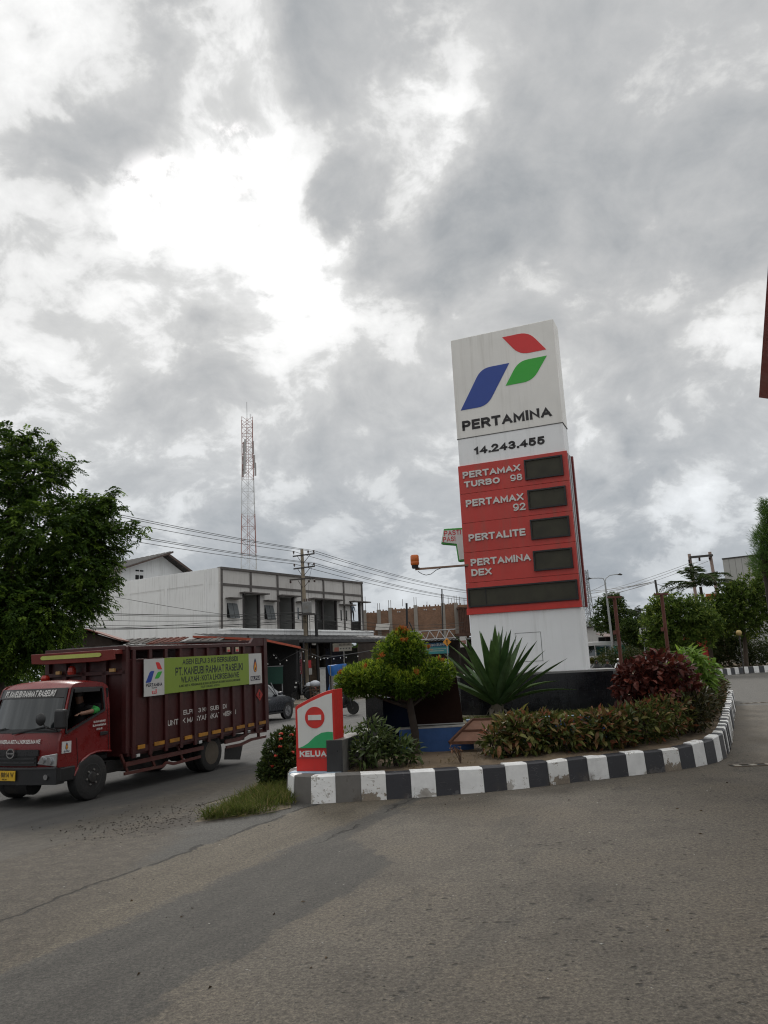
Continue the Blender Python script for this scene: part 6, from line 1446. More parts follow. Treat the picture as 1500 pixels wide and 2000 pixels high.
b = MB(); b.lathe([(.1, .70), (.3, .76), (.34, .9), (.25, 1.02), (.08, 1.08), (0, 1.08)], n=12); b.lathe([(.1, .74), (.2, .8), (.15, .95), (0, 1.0)], (-.35, 0, 0), n=10); b.build('sack', mat('sack_white', (.42, .44, .48), .7, var=.2), bs_, smooth=60)
bxq = gnd(632, 1372, GZ); bx_ = thing('white_post_box', 'pale upright box standing behind the scarfed rider', 'box', (bxq.x, bxq.y, GZ))
b = MB(); b.box(-.14, .14, -.14, .14, 0, 1.75); b.build('body', mat('box_white', (.42, .42, .41), .7, dirt=.4), bx_, bev=.01)
b = MB(); b.box(-.16, .16, -.16, .16, 1.751, 1.8); b.build('lid', GREYM, bx_)
# string lights in front of the shops
sl = thing('string_lights', 'string of small white bulbs hung along the dark shop fronts', 'string lights', at(500, 1300, 46))
SLO = sl.location.copy(); BULB = mat('bulb_white', (.80, .80, .78), .3)
bp_ = [(520, 1278), (535, 1280), (539, 1285), (523, 1297), (547, 1297), (560, 1290), (592, 1273), (594, 1291), (610, 1283), (616, 1285), (626, 1288), (633, 1286), (640, 1286), (652, 1287), (665, 1285), (676, 1284), (699, 1282)]
b = MB(); b.tube([at(px, py-6 if i % 2 else py-5, 46)-SLO for i, (px, py) in enumerate(sorted(bp_))], .008, 4); b.tube([at(609, 1277, 46)-SLO, at(629, 1286, 46)-SLO, at(700, 1275, 46)-SLO, at(740, 1268, 46)-SLO], .022, 4, 0); b.build('cord', mat('cord_dark', (.05, .05, .05), .6), sl)
for px, py in bp_:
    b = MB(); q = at(px, py, 46)-SLO; b.lathe([(.01, .045), (.024, .02), (.03, -.008), (.021, -.027), (0, -.038)], q, 'z', 8); b.build('bulb', BULB, sl)
# warning sign
wq = at(873, 1254, 40); wz = wq.z-.1
wsn = thing('warning_sign', 'yellow diamond warning sign with black exclamation mark between agave tips and stalls', 'road sign', (wq.x, 40, .0))
b = MB(); r_ = .215; b.prism([(0, -r_), (r_, 0), (0, r_), (-r_, 0)], -.02, .02, lambda a, c, t: (a, t, c+wq.z)); b.build('plate', mat('sign_amber', (.62, .25, .02), .45), wsn)
b = MB(); b.prism([(-.018, -.07), (.018, -.07), (.035, .11), (-.035, .11)], -.028, -.021, lambda a, c, t: (a, t, c+wq.z)); b.lathe([(.024, -.028), (.024, -.021)], (0, 0, wq.z-.12), 'y', 10); b.build('symbol', BLK, wsn)
b = MB(); b.tube([(0, .05, 0), (0, .05, wq.z+.1)], .03, 8); b.build('pole', GREYM, wsn)

# ================================================================== POLES, TOWERS, WIRES
POLE = mat('concrete_pole', (.27, .225, .165), .8, var=.2, vs=1, dirt=.4, dcol=(.12, .09, .06)); STEELD = mat('pole_steel', (.05, .045, .042), .6, var=.2); INS = mat('insulator', (.05, .028, .024), .3)
up = Vector((-6.35, 59.66, GZ))
pol_ = thing('utility_pole', 'tall concrete utility pole with three crossarms and transformer before the shophouse', 'utility pole', up)
b = MB(); b.tube([(0, 0, 0), (-.08, 0, 5.5), (-.2, 0, 10.95)], [.19, .16, .12], 12); b.build('shaft', POLE, pol_, smooth=50)
def zof(py): return at(597, py, 59.66).z-GZ
attach = []
for k, (za, l0, l1, tilt) in enumerate(((zof(1083), -.75, .95, .06), (zof(1107.5), -.72, .95, .06), (zof(1130), -1.05, .95, .05))):
    b = MB(); b.bar((l0-.15, -.12, za-.12+(0 if k < 2 else .05)), (l1-.15, -.12, za+.02), .09, .10)
    b.bar((-.55, -.12, za-.12), (-.17, -.1, za-.75), .04); b.bar((.45, -.12, za-.05), (-.15, -.1, za-.75), .04); ca_ = b.build('crossarm', STEELD, pol_)
    for x in (l0-.08, .30, l1-.22):
        b = MB(); s = 1 if k < 2 else -1; z = za+.03 if k < 2 else za-.06
        b.lathe([(.03, 0), (.03, s*.08), (.085, s*.10), (.05, s*.16), (.085, s*.18), (.06, s*.26), (0, s*.27)], (x, -.12, z), 'z', 8); b.build('insulator', INS, ca_)
        if k < 2: attach.append(up+Vector((x, -.12, z+.24)))
b = MB(); zt_ = zof(1188); b.box(-.22, .48, -.75, -.2, zt_-.45, zt_+.45); b.build('transformer', mat('transformer_grey', (.20, .20, .195), .6, var=.2, dirt=.5), pol_, bev=.06)
b = MB()
for x in (-.05, .12, .3): b.lathe([(.05, 0), (.08, .05), (.05, .1), (.08, .15), (.04, .25)], (x, -.45, zt_+.45), 'z', 8)
b.build('bushing', INS, pol_)
b = MB(); b.box(-.5, .75, -.85, -.15, zt_-.56, zt_-.46); b.build('platform', STEELD, pol_)
b = MB(); b.tube([(.15, -.4, zt_-.5), (.13, -.3, 3.2), (.16, -.25, .2)], .04, 6); b.tube([(.3, -.35, zt_-.5), (.3, -.3, 2.0)], .025, 6); b.tube([(.25, -.3, zt_+.7), (.32, -.2, zof(1133)), (.55, -.12, zof(1108)), (.75, -.12, zof(1100))], .012, 5); b.build('cable', TBLK, pol_)
b = MB(); b.box(.12, .32, -.42, -.25, zof(1305), zof(1290)); b.build('red_plate', PR, pol_); b = MB(); b.box(.14, .36, -.42, -.25, zof(1318), zof(1305.5)); b.build('meter_box', mat('box_white', (.42, .42, .41)), pol_)
b = MB(); b.box(.42, .72, -.5, -.35, zof(1261), zof(1255)); b.build('flood_lamp', mat('flood', (.7, .7, .68), .3), pol_)
p2 = thing('utility_pole', 'thin black steel pole close beside the concrete pole below its transformer', 'utility pole', up+Vector((.75, .5, 0)))
b = MB(); b.tube([(0, 0, 0), (-.05, 0, zof(1200))], .12, 10); b.build('shaft', TBLK, p2)
WIRE = mat('wire_black', (.012, .012, .012), .6)
def wire(a, c, sag, r, label, group):
    a, c = Vector(a), Vector(c); n = 18; b = MB(); mid = Vector((a.x, a.y, 0)); pts = []
    for k in range(n+1):
        t = k/n; p = a.lerp(c, t); p.z -= sag*4*t*(1-t); pts.append(p-a)
    b.tube(pts, r, 4, cap=False); o = b.build('overhead_wire', WIRE); o.location = a; return tag(o, label, 'wire', group)
dirv = Vector((AX, AY, 0))
for k, p in enumerate(attach):
    ins = ('left', 'middle', 'right')[k % 3]+' insulator of '+('top', 'second')[k//3]+' crossarm'
    wire(p, p-dirv*46+Vector((-.4, 0, .25)), .55, .017, 'upper wire going left to the big tree from '+ins, 'upper wires on the left of the pole')
    wire(p, p+dirv*48+Vector((0, 0, -.3)), .5, .020, 'upper wire going right to the pylon from '+ins, 'upper wires on the right of the pole')
for k, (y0, y1, z_) in enumerate(((1190, 1195, 0), (1192, 1198, 0), (1203, 1204, 0), (1212, 1211, 0), (1217, 1214, 0), (1224, 1208, 0), (1228, 1195, 0))):
    a = at(598, y1, 59.3); c = at(-60, y0-4+(y0-1200)*.3, 38); wire(a, c, .35, .022 if k in (0, 4) else .013, ('highest', 'second highest', 'third', 'fourth', 'fifth', 'second lowest', 'lowest')[k]+' of the seven low wires crossing in front of the white side wall', 'low wires in front of the shophouse')
wire(at(602, 1216, 59.3), at(225, 1166, 45), .2, .013, 'single thin wire slanting down across the white side wall to the pole', None)
for k, (y0, y1) in enumerate(((1197, 1216), (1205, 1221), (1213, 1228), (1209, 1243))):
    wire(at(605, y0, 59.3), at(905, y1, 62), .5, .014, ('highest', 'second', 'third', 'lowest')[k]+' of the four low wires from the concrete pole across the brick shell', 'low wires in front of the brick shell')
# thin mast in front of the brick shell
for px, y0, Y, lab, w_ in ((796, 1178, 66, 'thin black pole standing before the middle of the brick shell', .09), (865, 1150, 64, 'thin dark pole rising high above the right half of the brick shell', .05)):
    q = at(px, 1290, Y); t_ = at(px-2, y0, Y); ms = thing('thin_pole', lab, 'pole', (q.x, Y, GZ)); b = MB(); b.tube([(0, 0, 0), (t_.x-q.x, 0, t_.z-GZ)], w_, 8); b.build('shaft', TBLK, ms)
    if w_ > .06: b = MB(); b.bar((-.3, -.1, t_.z-GZ-2.9), (.8, -.1, t_.z-GZ-2.3), .05); b.tube([(.3, -.1, t_.z-GZ-1.6), (.7, -.1, t_.z-GZ-2.6), (1.0, -.1, t_.z-GZ-2.4)], .06, 5); b.build('bracket', TBLK, ms)
# lattice masts
def lattice(name, label, base, H, w0, w1, cols, n, r, ant=True):
    tw_ = thing(name, label, 'radio mast', base, R(12))
    lv = [(H*(1-(1-k/n)**1.15), w0+(w1-w0)*min(1, k/n*1.25)) for k in range(n+1)]
    cs = [(-1, -1), (1, -1), (1, 1), (-1, 1)]
    for k in range(n):
        z0, a0 = lv[k]; z1, a1 = lv[k+1]; b = MB()
        for i in range(4):
            x, y = cs[i]; x2, y2 = cs[(i+1) % 4]
            P0 = Vector((x*a0/2, y*a0/2, z0)); P1 = Vector((x*a1/2, y*a1/2, z1)); Q0 = Vector((x2*a0/2, y2*a0/2, z0)); Q1 = Vector((x2*a1/2, y2*a1/2, z1))
            b.bar(P0, P1, r*1.5); b.bar(P0, Q1, r*.8); b.bar(Q0, P1, r*.8); b.bar(P0, Q0, r*.8)
        b.bar((-.12, -.12, z0), (-.12, -.12, z1), r*1.1); b.bar((.12, -.12, z0), (.12, -.12, z1), r*1.1)
        b.build('lattice_section', cols[k*len(cols)//n], tw_)
    if ant:
        for z, rr in ((H*.885, .85), (H*.80, 1.15), (H*.83, 1.0)):
            for t in (0, 2.1, 4.2):
                b = MB(); x, y = rr*math.cos(t+.1), rr*math.sin(t+.1); b.box(x-.14, x+.14, y-.08, y+.08, z-1.0, z+1.0); b.bar((x*.4, y*.4, z), (x, y, z), .06); b.build('antenna', mat('antenna_grey', (.42, .42, .42), .5), tw_)
        b = MB(); b.tube([(0, 0, H), (0, 0, H+2.6)], .03, 5); b.tube([(.5, .5, H), (.5, .5, H+.9)], .03, 5); b.build('lightning_rod', STEELD, tw_)
    return tw_
TWR = mat('mast_red_hazed', (.34, .17, .15), .6, var=.1); TWW = mat('mast_white_hazed', (.60, .61, .62), .6, var=.06)  # mast paints made paler, distance haze put into the colour
tb0 = at(486, 1112, 112)
lattice('radio_mast', 'tall red and white lattice radio mast with antennas rising behind the shophouse', (tb0.x, tb0.y, 0), at(482, 817, 112).z, 2.75, 1.6, [TWW, TWW, TWW, TWR, TWW, TWR, TWR], 21, .052)
tb1 = at(1154, 1240, 132)
lattice('radio_mast', 'small grey lattice radio mast far up the road just right of the pylon', (tb1.x, tb1.y, 0), at(1148, 1113, 132).z, 1.9, .8, [mat('mast_grey', (.24, .25, .26), .6)], 16, .06, False)
# street lamp
lp0 = at(1198, 1276, 70); LZ = at(1184, 1137, 70).z
la = thing('street_lamp', 'grey street lamp with two curved arms over the road beyond the pylon', 'street lamp', (lp0.x, 70, 0))
b = MB(); b.tube([(0, 0, 0), (-.02, 0, LZ*.5), (-.1, 0, LZ)], [.13, .10, .07], 10); b.build('pole', mat('lamp_grey', (.34, .35, .35), .5, var=.1), la, smooth=50)
for sg, tipx, tz in ((-1, -1.55, .17), (1, 1.45, .62)):
    b = MB(); b.tube([(-.1, 0, LZ), (-.1+sg*.12, 0, LZ+.35), (-.1+sg*.5, 0, LZ+.5+.1*sg), (-.1+sg*1.2, 0, LZ+.42+.25*(sg > 0))], .04, 6); ar = b.build('arm', mat('lamp_grey', (.34, .35, .35)), la)
    x = -.1+sg*1.2; z = LZ+.42+.25*(sg > 0); b = MB(); b.prism([(x-sg*.05, z-.05), (x+sg*.35, z-.12), (x+sg*.45, z-.04), (x+sg*.2, z+.08)], -.09, .09, lambda a, c, t: (a, t, c)); b.build('lamp_head', STEELD, ar, bev=.02)
# H frame and other poles on the right
hl_, hr_ = at(1346, 1082, 72), at(1386, 1078, 72)
hf = thing('pole_frame', 'twin post electrical frame with two crossbars above the palm', 'utility pole', (hl_.x, 72, 0))
WOOD = mat('frame_concrete', (.30, .22, .19), .8, var=.2); wd = hr_.x-hl_.x; zl, zr = hl_.z, hr_.z
b = MB(); b.bar((.35, 0, 0), (0, 0, zl), .22); b.build('post', WOOD, hf); b = MB(); b.bar((wd+.5, 0, 0), (wd, 0, zr), .22); b.build('post', WOOD, hf)
b = MB(); b.bar((-.1, -.2, zl-.35), (wd+.15, -.2, zr-.35), .2); b.bar((1.0, -.2, zl-2.05), (wd+.4, -.2, zr-1.95), .16); b.bar((1.1, -.2, zl-2.1), (1.1, -.2, zl-2.9), .14); b.bar((1.6, -.2, zl-2.1), (1.6, -.2, zl-2.9), .14); b.build('crossbar', STEELD, hf)
for x, z in ((-.2, zl-.75), (.78, zl-.62), (wd-.2, zr-.72)):
    b = MB(); b.lathe([(.03, .2), (.12, .16), (.06, .1), (.13, .06), (.06, 0), (.12, -.05), (.03, -.14)], (x, -.3, z), 'z', 8); b.build('insulator', INS, hf)
sp_ = at(1276, 1133, 62); s1 = thing('utility_pole', 'thin dark pole poking out of the trees between the red posts', 'utility pole', (sp_.x+.15, 62, 0)); b = MB(); b.tube([(.3, 0, 0), (0, 0, sp_.z)], .09, 8); b.build('shaft', STEELD, s1)
fp_ = at(1250, 1190, 120); f1 = thing('utility_pole', 'tiny far utility pole with double crossarms over the distant treetops', 'utility pole', (fp_.x, 120, 0)); b = MB(); b.tube([(0, 0, 0), (0, 0, fp_.z)], .14, 6); b.build('shaft', STEELD, f1)
b = MB(); b.bar((-1.1, 0, fp_.z-.3), (1.1, 0, fp_.z-.2), .12); b.bar((-.9, 0, fp_.z-1.2), (.9, 0, fp_.z-1.1), .12); b.build('crossarm', STEELD, f1)
for k, (a, c, Ya, Yc) in enumerate((((1346, 1100), (1140, 1162), 72, 120), ((1362, 1098), (1140, 1170), 72, 120), ((1383, 1096), (1140, 1176), 72, 120))):
    wire(at(*a, Ya), at(*c, Yc), .3, .02, 'thin wire from the '+('left', 'middle', 'right')[k]+' insulator of the twin post frame to the pylon', 'wires from the twin post frame')
for k, (a, c) in enumerate((((1276, 1136), (1140, 1155)), ((1276, 1136), (1140, 1160)), ((1276, 1138), (1140, 1170)), ((1276, 1138), (1330, 1148)))):
    wire(at(*a, 62), at(*c, 90 if c[0] < 1200 else 70), .15, .024, ('highest wire running left', 'second wire running left', 'lowest wire running left', 'only wire running right')[k]+' from the thin pole among the trees', 'wires from the thin pole')
wire(at(1184, 1140, 70), at(1140, 1158, 95), .1, .02, 'single wire leaving the street lamp to the left', None)
# right: corrugated warehouse, distant house, kiosk
cw = at(1411, 1093, 92); cwb = at(1500, 1086, 92)
wh = thing('corrugated_warehouse', 'pale corrugated metal wall of a warehouse above the trees', 'building', (cw.x, 92, 0), R(-38))
b = MB(); n = 17; wl = 12.0; CORR = mat('corrugated_pale', (.40, .40, .38), .55, var=.05, vs=.5, dirt=.2, dcol=(.25, .24, .22))
for k in range(n):
    b = MB(); x0, x1 = wl*k/n, wl*(k+1)/n-.03; b.box(x0, x1, 0, 9, 0, cw.z); b.build('wall_sheet', CORR, wh)
b = MB(); b.box(-.05, wl+.1, -.06, 9.1, cw.z+.002, cw.z+.16); b.build('roof_edge', STEELD, wh)
hh_ = at(1150, 1226, 100); h2 = at(1180, 1242, 100)
dh = thing('roadside_house', 'low pale walled house behind the white coach', 'house', (hh_.x-2, 100, 0))
b = MB(); b.box(0, 4.2, 0, 6, 0, hh_.z); b.build('wall', WALLC, dh); b = MB(); b.box(-.3, 4.5, -.4, 6.3, hh_.z+.001, hh_.z+.15); b.build('roof', RF, dh)
ss0 = at(1182, 1243, 92)
ss = thing('roadside_shed', 'long dark open fronted shed with brownish tin roof behind the street lamp', 'shed', (ss0.x, 92, 0))
b = MB(); b.box(0, 3.6, 3, 3.2, 0, ss0.z)
for x in (0, 1.2, 2.4, 3.5): b.box(x, x+.1, 0, .1, 0, ss0.z)
b.build('frame', DKW, ss); b = MB(); b.add([(-.2, -.6, ss0.z-.1), (3.9, -.6, ss0.z-.25), (3.9, 3.4, ss0.z+.25), (-.2, 3.4, ss0.z+.4)], [(0, 1, 2, 3)]); o = b.build('roof', mat('brown_tin', (.13, .085, .075), .7, var=.2), ss); so = o.modifiers.new('t', 'SOLIDIFY'); so.thickness = .08
g0, g1 = at(1204, 1277, 86), at(1225, 1260, 86)
gk = thing('green_kiosk', 'small turquoise kiosk cabinet at the far roadside', 'kiosk', (g0.x, 86, 0)); b = MB(); zk = g1.z
b.box(0, g1.x-g0.x, 0, 1.2, 0, zk); b.build('body', mat('kiosk_teal', (.03, .22, .19), .5), gk)
b = MB()
for k in range(4): b.box(.04+k*.32, .07+k*.32, -.03, -.001, .3, zk-.05)
b.box(0, g1.x-g0.x, -.03, -.001, zk*.45, zk*.45+.05); b.build('frame_bar', DKW, gk)
b = MB(); b.box(g1.x-g0.x+.12, g1.x-g0.x+.25, -.05, .1, 0, zk+.1); b.build('white_post', PW, gk)
wbp = at(1258, 1252, 60); wbt = at(1258, 1226, 60); wbn = thing('white_banner', 'narrow white banner with black lettering half covered by the round tree leaves', 'banner', (wbp.x-.25, 60, 0))
b = MB(); b.box(0, .5, 0, .04, wbp.z, wbt.z); b.build('panel', PW, wbn); b = MB()
for k in range(4): b.box(.1, .4, -.01, -.001, wbp.z+.1+k*.25, wbp.z+.22+k*.25)
b.build('print', BLK, wbn); b = MB(); b.box(.22, .28, .041, .1, 0, wbt.z); b.build('post', GREYM, wbn)
rq = at(1373, 1246, 66); rq2 = at(1373, 1222, 66)
rd_ = thing('red_cabinet', 'red cabinet with white band and blue top glimpsed under the trees', 'cabinet', (rq.x, 66, 0))
zb_ = at(1373, 1243, 66).z; zt2 = at(1373, 1228, 66).z; b = MB(); b.box(-.3, .3, 0, .6, 0, zt2); b.build('body', LRED, rd_); b = MB(); b.box(-.32, .32, -.02, .62, zt2+.001, zt2+.08); b.build('band', PW, rd_); b = MB(); b.box(-.28, .28, .0, .6, zt2+.081, zt2+.38); b.build('top', LBLU, rd_)
b = MB(); b.box(-1.6, -.75, 0, .1, zb_-.25, zb_+.25); b.box(-1.55, -1.48, .1, .16, 0, zb_); b.build('red_board', LRED, rd_); b = MB(); b.box(-1.7, -.9, -.03, -.001, zb_+.15, zb_+.32); b.build('white_strip', PW, rd_)
oq = at(1392, 1165, 80); ob_ = thing('orange_roof_sign', 'orange patch of a shop roof showing among the tree crowns', 'roof', (oq.x, 80, 0)); b = MB(); b.box(-.6, .8, 0, .3, oq.z-.3, oq.z+.3); b.build('board', mat('orange_board', (.40, .10, .03), .6), ob_); b = MB(); b.box(-.05, .05, .31, .41, 0, oq.z); b.build('post', STEELD, ob_)
gq = at(1443, 1236, 61); gl = thing('globe_lamp', 'cream globe lamp rising out of the far hedge', 'lamp', (gq.x, 61, 0)); b = MB(); b.lathe([(0, -.22), (.12, -.19), (.2, -.1), (.225, 0), (.2, .1), (.12, .19), (0, .22)], (0, 0, gq.z), 'z', 18); b.build('globe', mat('globe_cream', (.50, .36, .14), .4), gl, smooth=80); b = MB(); b.tube([(0, 0, 0), (0, 0, gq.z-.2)], .05, 8); b.build('post', STEELD, gl)
# far striped kerb of the other planting bed
fk = thing('far_kerb', None, None); fk['kind'] = 'structure'
pts_ = [gnd(1405, 1320), gnd(1450, 1316), gnd(1500, 1312.5), gnd(1580, 1306)]
def fsel(i, a, b_): return KW if i % 2 == 0 else KB
kerb_run(resample([(p.x, p.y) for p in pts_], .62), fk, w=.25, hfun=lambda s: .50, sel=fsel, gap=.01)
# median on the right with low planting edge
md = [at(1140, 1291, 78), at(1262, 1287, 70)]
mb_ = MB(); a, c = Vector((md[0].x-4, 79, 0)), Vector((md[1].x+4, 70, 0)); mb_.bar(a+Vector((0, 0, .2)), c+Vector((0, 0, .2)), 1.6, .5); tag(mb_.build('median', mat('median_concrete', (.15, .14, .125), .85, var=.2)), kind='structure')

# ================================================================== CANOPY CORNER
cF = at(1484, 773, 15.0); zT = cF.z
cn = thing('forecourt_canopy', 'corner of the red edged forecourt canopy overhead at the right', 'canopy', (cF.x, cF.y, 0), R(66)-math.pi/2)
# local: y along the road (towards +), x to the right
CR = mat('canopy_red', (.30, .03, .022), .45, var=.12, vs=1, dirt=.3, dcol=(.16, .05, .04)); FH = .66
zB = zT-.42; IN = .62
def rake(p, q_, p2, q2):
    b = MB(); V = [Vector(x) for x in (p, q_, q2, p2)]; n = (V[1]-V[0]).cross(V[3]-V[0]).normalized()*.04; b.add(V+[x+n for x in V], [(0, 1, 2, 3), (7, 6, 5, 4), (0, 4, 5, 1), (1, 5, 6, 2), (2, 6, 7, 3), (3, 7, 4, 0)]); return b.build('fascia', CR, cn)
rake((0, -24, zT), (0, 0, zT), (IN, -24, zB), (IN, -IN, zB)); rake((9, 0, zT), (0.005, .005, zT), (9, -IN, zB), (IN, -IN, zB))
b = MB(); b.box(.10, 9, -24, -.10, zT-.06, zT-.02); b.build('roof', mat('canopy_white', (.55, .55, .53), .6, var=.05), cn)
b = MB()
for k in range(46): y = -.2-k*.5; b.bar((.72, y-.7, zB+.05), (.72, y-.95, zT-.12), .04); b.bar((.72, y-.95, zT-.12), (.72, y-1.2, zB+.05), .04)
b.bar((.72, -.7, zB+.04), (.72, -24, zB+.04), .05)
for k in range(16): x = .8+k*.5; b.bar((x, -.72, zB+.05), (x+.25, -.72, zT-.12), .04); b.bar((x+.25, -.72, zT-.12), (x+.5, -.72, zB+.05), .04)
b.build('truss', mat('truss_white', (.45, .45, .45)), cn)
b = MB()
for y in (-6, -16): b.lathe([(.2, 0), (.2, zT-.2)], (5, y, 0), 'z', 16)
b.build('column', PW, cn)
# ================================================================== VEGETATION
BARK = mat('bark', (.075, .055, .04), .9, var=.3, vs=4, bump=.6, bs=18)
BARKD = mat('bark_dark', (.035, .026, .02), .9, var=.3, vs=4, bump=.6, bs=18)
def shell_pts(lobes, n, bias=.45, zcut=-9):
    """points in a set of ellipsoid lobes, most near their skins; returns points and outward directions"""
    w = np.array([max(l[3]*l[4], l[3]*l[5]) for l in lobes]); idx = rng.choice(len(lobes), n, p=w/w.sum()); Lb = np.array(lobes)[idx]
    d = unit(rng.normal(size=(n, 3))); r = rng.random(n)**bias
    P = Lb[:, :3]+d*Lb[:, 3:6]*r[:, None]; N = unit(d/Lb[:, 3:6])
    k = P[:, 2] > zcut
    return P[k], N[k], r[k]
def limbs(b, base, top, lobes, r0, n=8, wob=.15):
    """a bent trunk and limbs reaching into the crown"""
    base, top = Vector(base), Vector(top); pts = []
    for k in range(6):
        t = k/5; p = base.lerp(top, t); p += Vector((random.uniform(-wob, wob), random.uniform(-wob, wob), 0))*(t*(1.2-t)); pts.append(p)
    b.tube(pts, [r0*(1-.55*k/5) for k in range(6)], 10)
    for i in range(n):
        l = lobes[i % len(lobes)]; s = pts[random.randint(3, 5)]
        e_ = Vector((l[0]+random.uniform(-.6, .6)*l[3], l[1]+random.uniform(-.6, .6)*l[4], l[2]+random.uniform(-.2, .75)*l[5])); m = s.lerp(e_, .5)+Vector((random.uniform(-.1, .1), random.uniform(-.1, .1), .06))*(e_-s).length
        b.tube([s, m, e_], [r0*.38, r0*.22, r0*.07], 6)
def rosette_tree(name, label, base, lobes, leafm, ncl, per, L, Wd, spread=.35, group=None, r0=.2, bark=BARK, top=None, bias=.4, young=.25, cat='tree', droop=0.0, trunk=True, part='crown', nl=9):
    """tree whose leaves sit in clusters at twig ends"""
    base = Vector(base); t = thing(name, label, cat, base, 0, group)
    loc = [(l[0]-base.x, l[1]-base.y, l[2]-base.z)+tuple(l[3:]) for l in lobes]
    if trunk:
        b = MB(); c_ = top or (np.mean([l[0] for l in loc]), np.mean([l[1] for l in loc]), np.mean([l[2] for l in loc])); limbs(b, (0, 0, 0), c_, loc, r0, nl); b.build('trunk', bark, t, smooth=60)
    P, N, r = shell_pts(loc, ncl, bias, zcut=.05); n = len(P)
    Pp = np.repeat(P, per, 0)+rng.normal(size=(n*per, 3))*L*.22; Nn = np.repeat(N, per, 0)
    D = unit(Nn*.55+rng.normal(size=(n*per, 3))*.75+np.array([0, 0, .25-droop]))
    cl = np.repeat(rng.random(n), per); rr = np.repeat(r, per)
    rnd = np.clip(.55*cl+.45*rng.random(n*per), 0, 1)
    age = ((rr > .8) & (rng.random(n*per) < young)).astype(float)*rng.random(n*per)
    leaves(part, Pp, D, L*(.7+.6*rng.random(n*per)), Wd*(.7+.6*rng.random(n*per)), leafm, t, rnd, age)
    return t
def leaf_data(name, L, Wd, fold, droop, m, n=4):
    b = MB(); V = []
    for i in range(n+1):
        t = i/n; w = Wd*.5*(math.sin(math.pi*min(1, t*.92+.06))**.8)*(1 if i < n else .05); z = -droop*L*t*t; x = L*t*(1-.12*droop*t)
        V += [(x, -w, z+fold*w), (x, 0, z), (x, w, z+fold*w)]
    F = []
    for i in range(n): F += [(3*i, 3*i+1, 3*i+4, 3*i+3), (3*i+1, 3*i+2, 3*i+5, 3*i+4)]
    b.add(V, F); return b.data(name, m, smooth=None)
def place_leaf(par, datas, p, d, nrm, s, name='leaf'):
    o = bpy.data.objects.new(name, random.choice(datas)); COL.objects.link(o); o.parent = par
    x = Vector(d).normalized(); z = Vector(nrm); z = (z-x*z.dot(x)).normalized(); y = z.cross(x); m = Matrix.Identity(4)
    for i in range(3): m[i][0] = x[i]*s; m[i][1] = y[i]*s; m[i][2] = z[i]*s; m[i][3] = p[i]
    o.matrix_local = m; return o
def shrub(name, label, base, lobes, leafm, m1, nobj, nrest, L, Wd, droop=.35, stems=10, fold=.3, group=None, cat='shrub', outw=.7, upb=.35, young=.3, front=(0, -1, .25), stemc=BARKD, sz=(.7, 1.25), flat=1.0, curl=.15):
    """shrub: the leaves nearest to the viewer's side one by one, the rest as foliage"""
    base = Vector(base); t = thing(name, label, cat, base, 0, group)
    loc = [(l[0]-base.x, l[1]-base.y, l[2]-base.z)+tuple(l[3:]) for l in lobes]
    b = MB()
    for i in range(stems):
        l = loc[i % len(loc)]; s = Vector((l[0]+random.uniform(-.35, .35)*l[3], l[1]+random.uniform(-.35, .35)*l[4], random.uniform(-.03, .02))); e_ = Vector((l[0]+random.uniform(-.8, .8)*l[3], l[1]+random.uniform(-.8, .8)*l[4], l[2]+random.uniform(0, .8)*l[5])); m = s.lerp(e_, .5)+Vector((0, 0, .08))
        b.tube([s, m, e_], [.014, .010, .004], 5)
    b.build('stem', stemc, t)
    P, N, r = shell_pts(loc, nrest+nobj*6, .35, .03)
    N = N*np.array([1, 1, flat]); f_ = unit(np.array([front], float))[0]; score = N@f_+(r-.8)*2+rng.normal(size=len(P))*.3; o_ = np.argsort(-score)
    pick = o_[:nobj*3]; pick = rng.permutation(pick)[:nobj]
    ds = [leaf_data('leaf', L, Wd, fold*k, dr, m1) for k, dr in ((1, droop), (.6, droop*1.5), (1.3, droop*.5))]
    for i in pick:
        d = Vector(N[i])*outw+Vector(rng.normal(size=3))*.45+Vector((0, 0, upb)); nn = Vector((0, 0, 1))+Vector(rng.normal(size=3))*.35+Vector(f_)*.35
        place_leaf(t, ds, P[i], d, nn, random.uniform(*sz))
    rest = np.setdiff1d(np.arange(len(P)), pick)[:]; rest = rng.permutation(rest)[:nrest]
    D = unit(N[rest]*outw+rng.normal(size=(len(rest), 3))*.5+np.array([0, 0, upb])); k = len(rest)
    leaves('foliage', P[rest], D, L*(.6+.6*rng.random(k)), Wd*(.6+.5*rng.random(k)), leafm, t, rng.random(k), ((r[rest] > .75) & (rng.random(k) < young)).astype(float)*rng.random(k), kind='stuff', curl=curl)
    return t
def px_lobe(px, py, Y, rx, ry, rz): p = at(px, py, Y); return (p.x, p.y, p.z, rx, ry, rz)

# ---- clipped tree (tiers of small glossy leaves, red shoots on top)
SY = leafmat('clipped_leaf', (.022, .052, .007), (.10, .18, .018), (.30, .37, .035), .38, .42); SYR = leafmat('red_shoot', (.26, .05, .015), (.38, .16, .03), None, .45, .4)
tb_b = Vector((.33, 13.6, .42)); ct_ = thing('clipped_tree', 'clipped ornamental tree in rounded tiers with red young shoots on a bare trunk', 'tree', tb_b)
def cl_(px, py, rx, ry, rz, dy=0.0): p = at(px, py, 13.7+dy)-tb_b; return (p.x, p.y, p.z, rx, ry, rz)
lob = [cl_(728, 1326, .56, .55, .30), cl_(700, 1332, .40, .40, .26), cl_(852, 1318, .32, .40, .29), cl_(795, 1334, .42, .48, .25, -.1), cl_(782, 1276, .47, .42, .30, .1), cl_(788, 1256, .30, .30, .24, .1), cl_(800, 1340, .5, .5, .22, .3)]
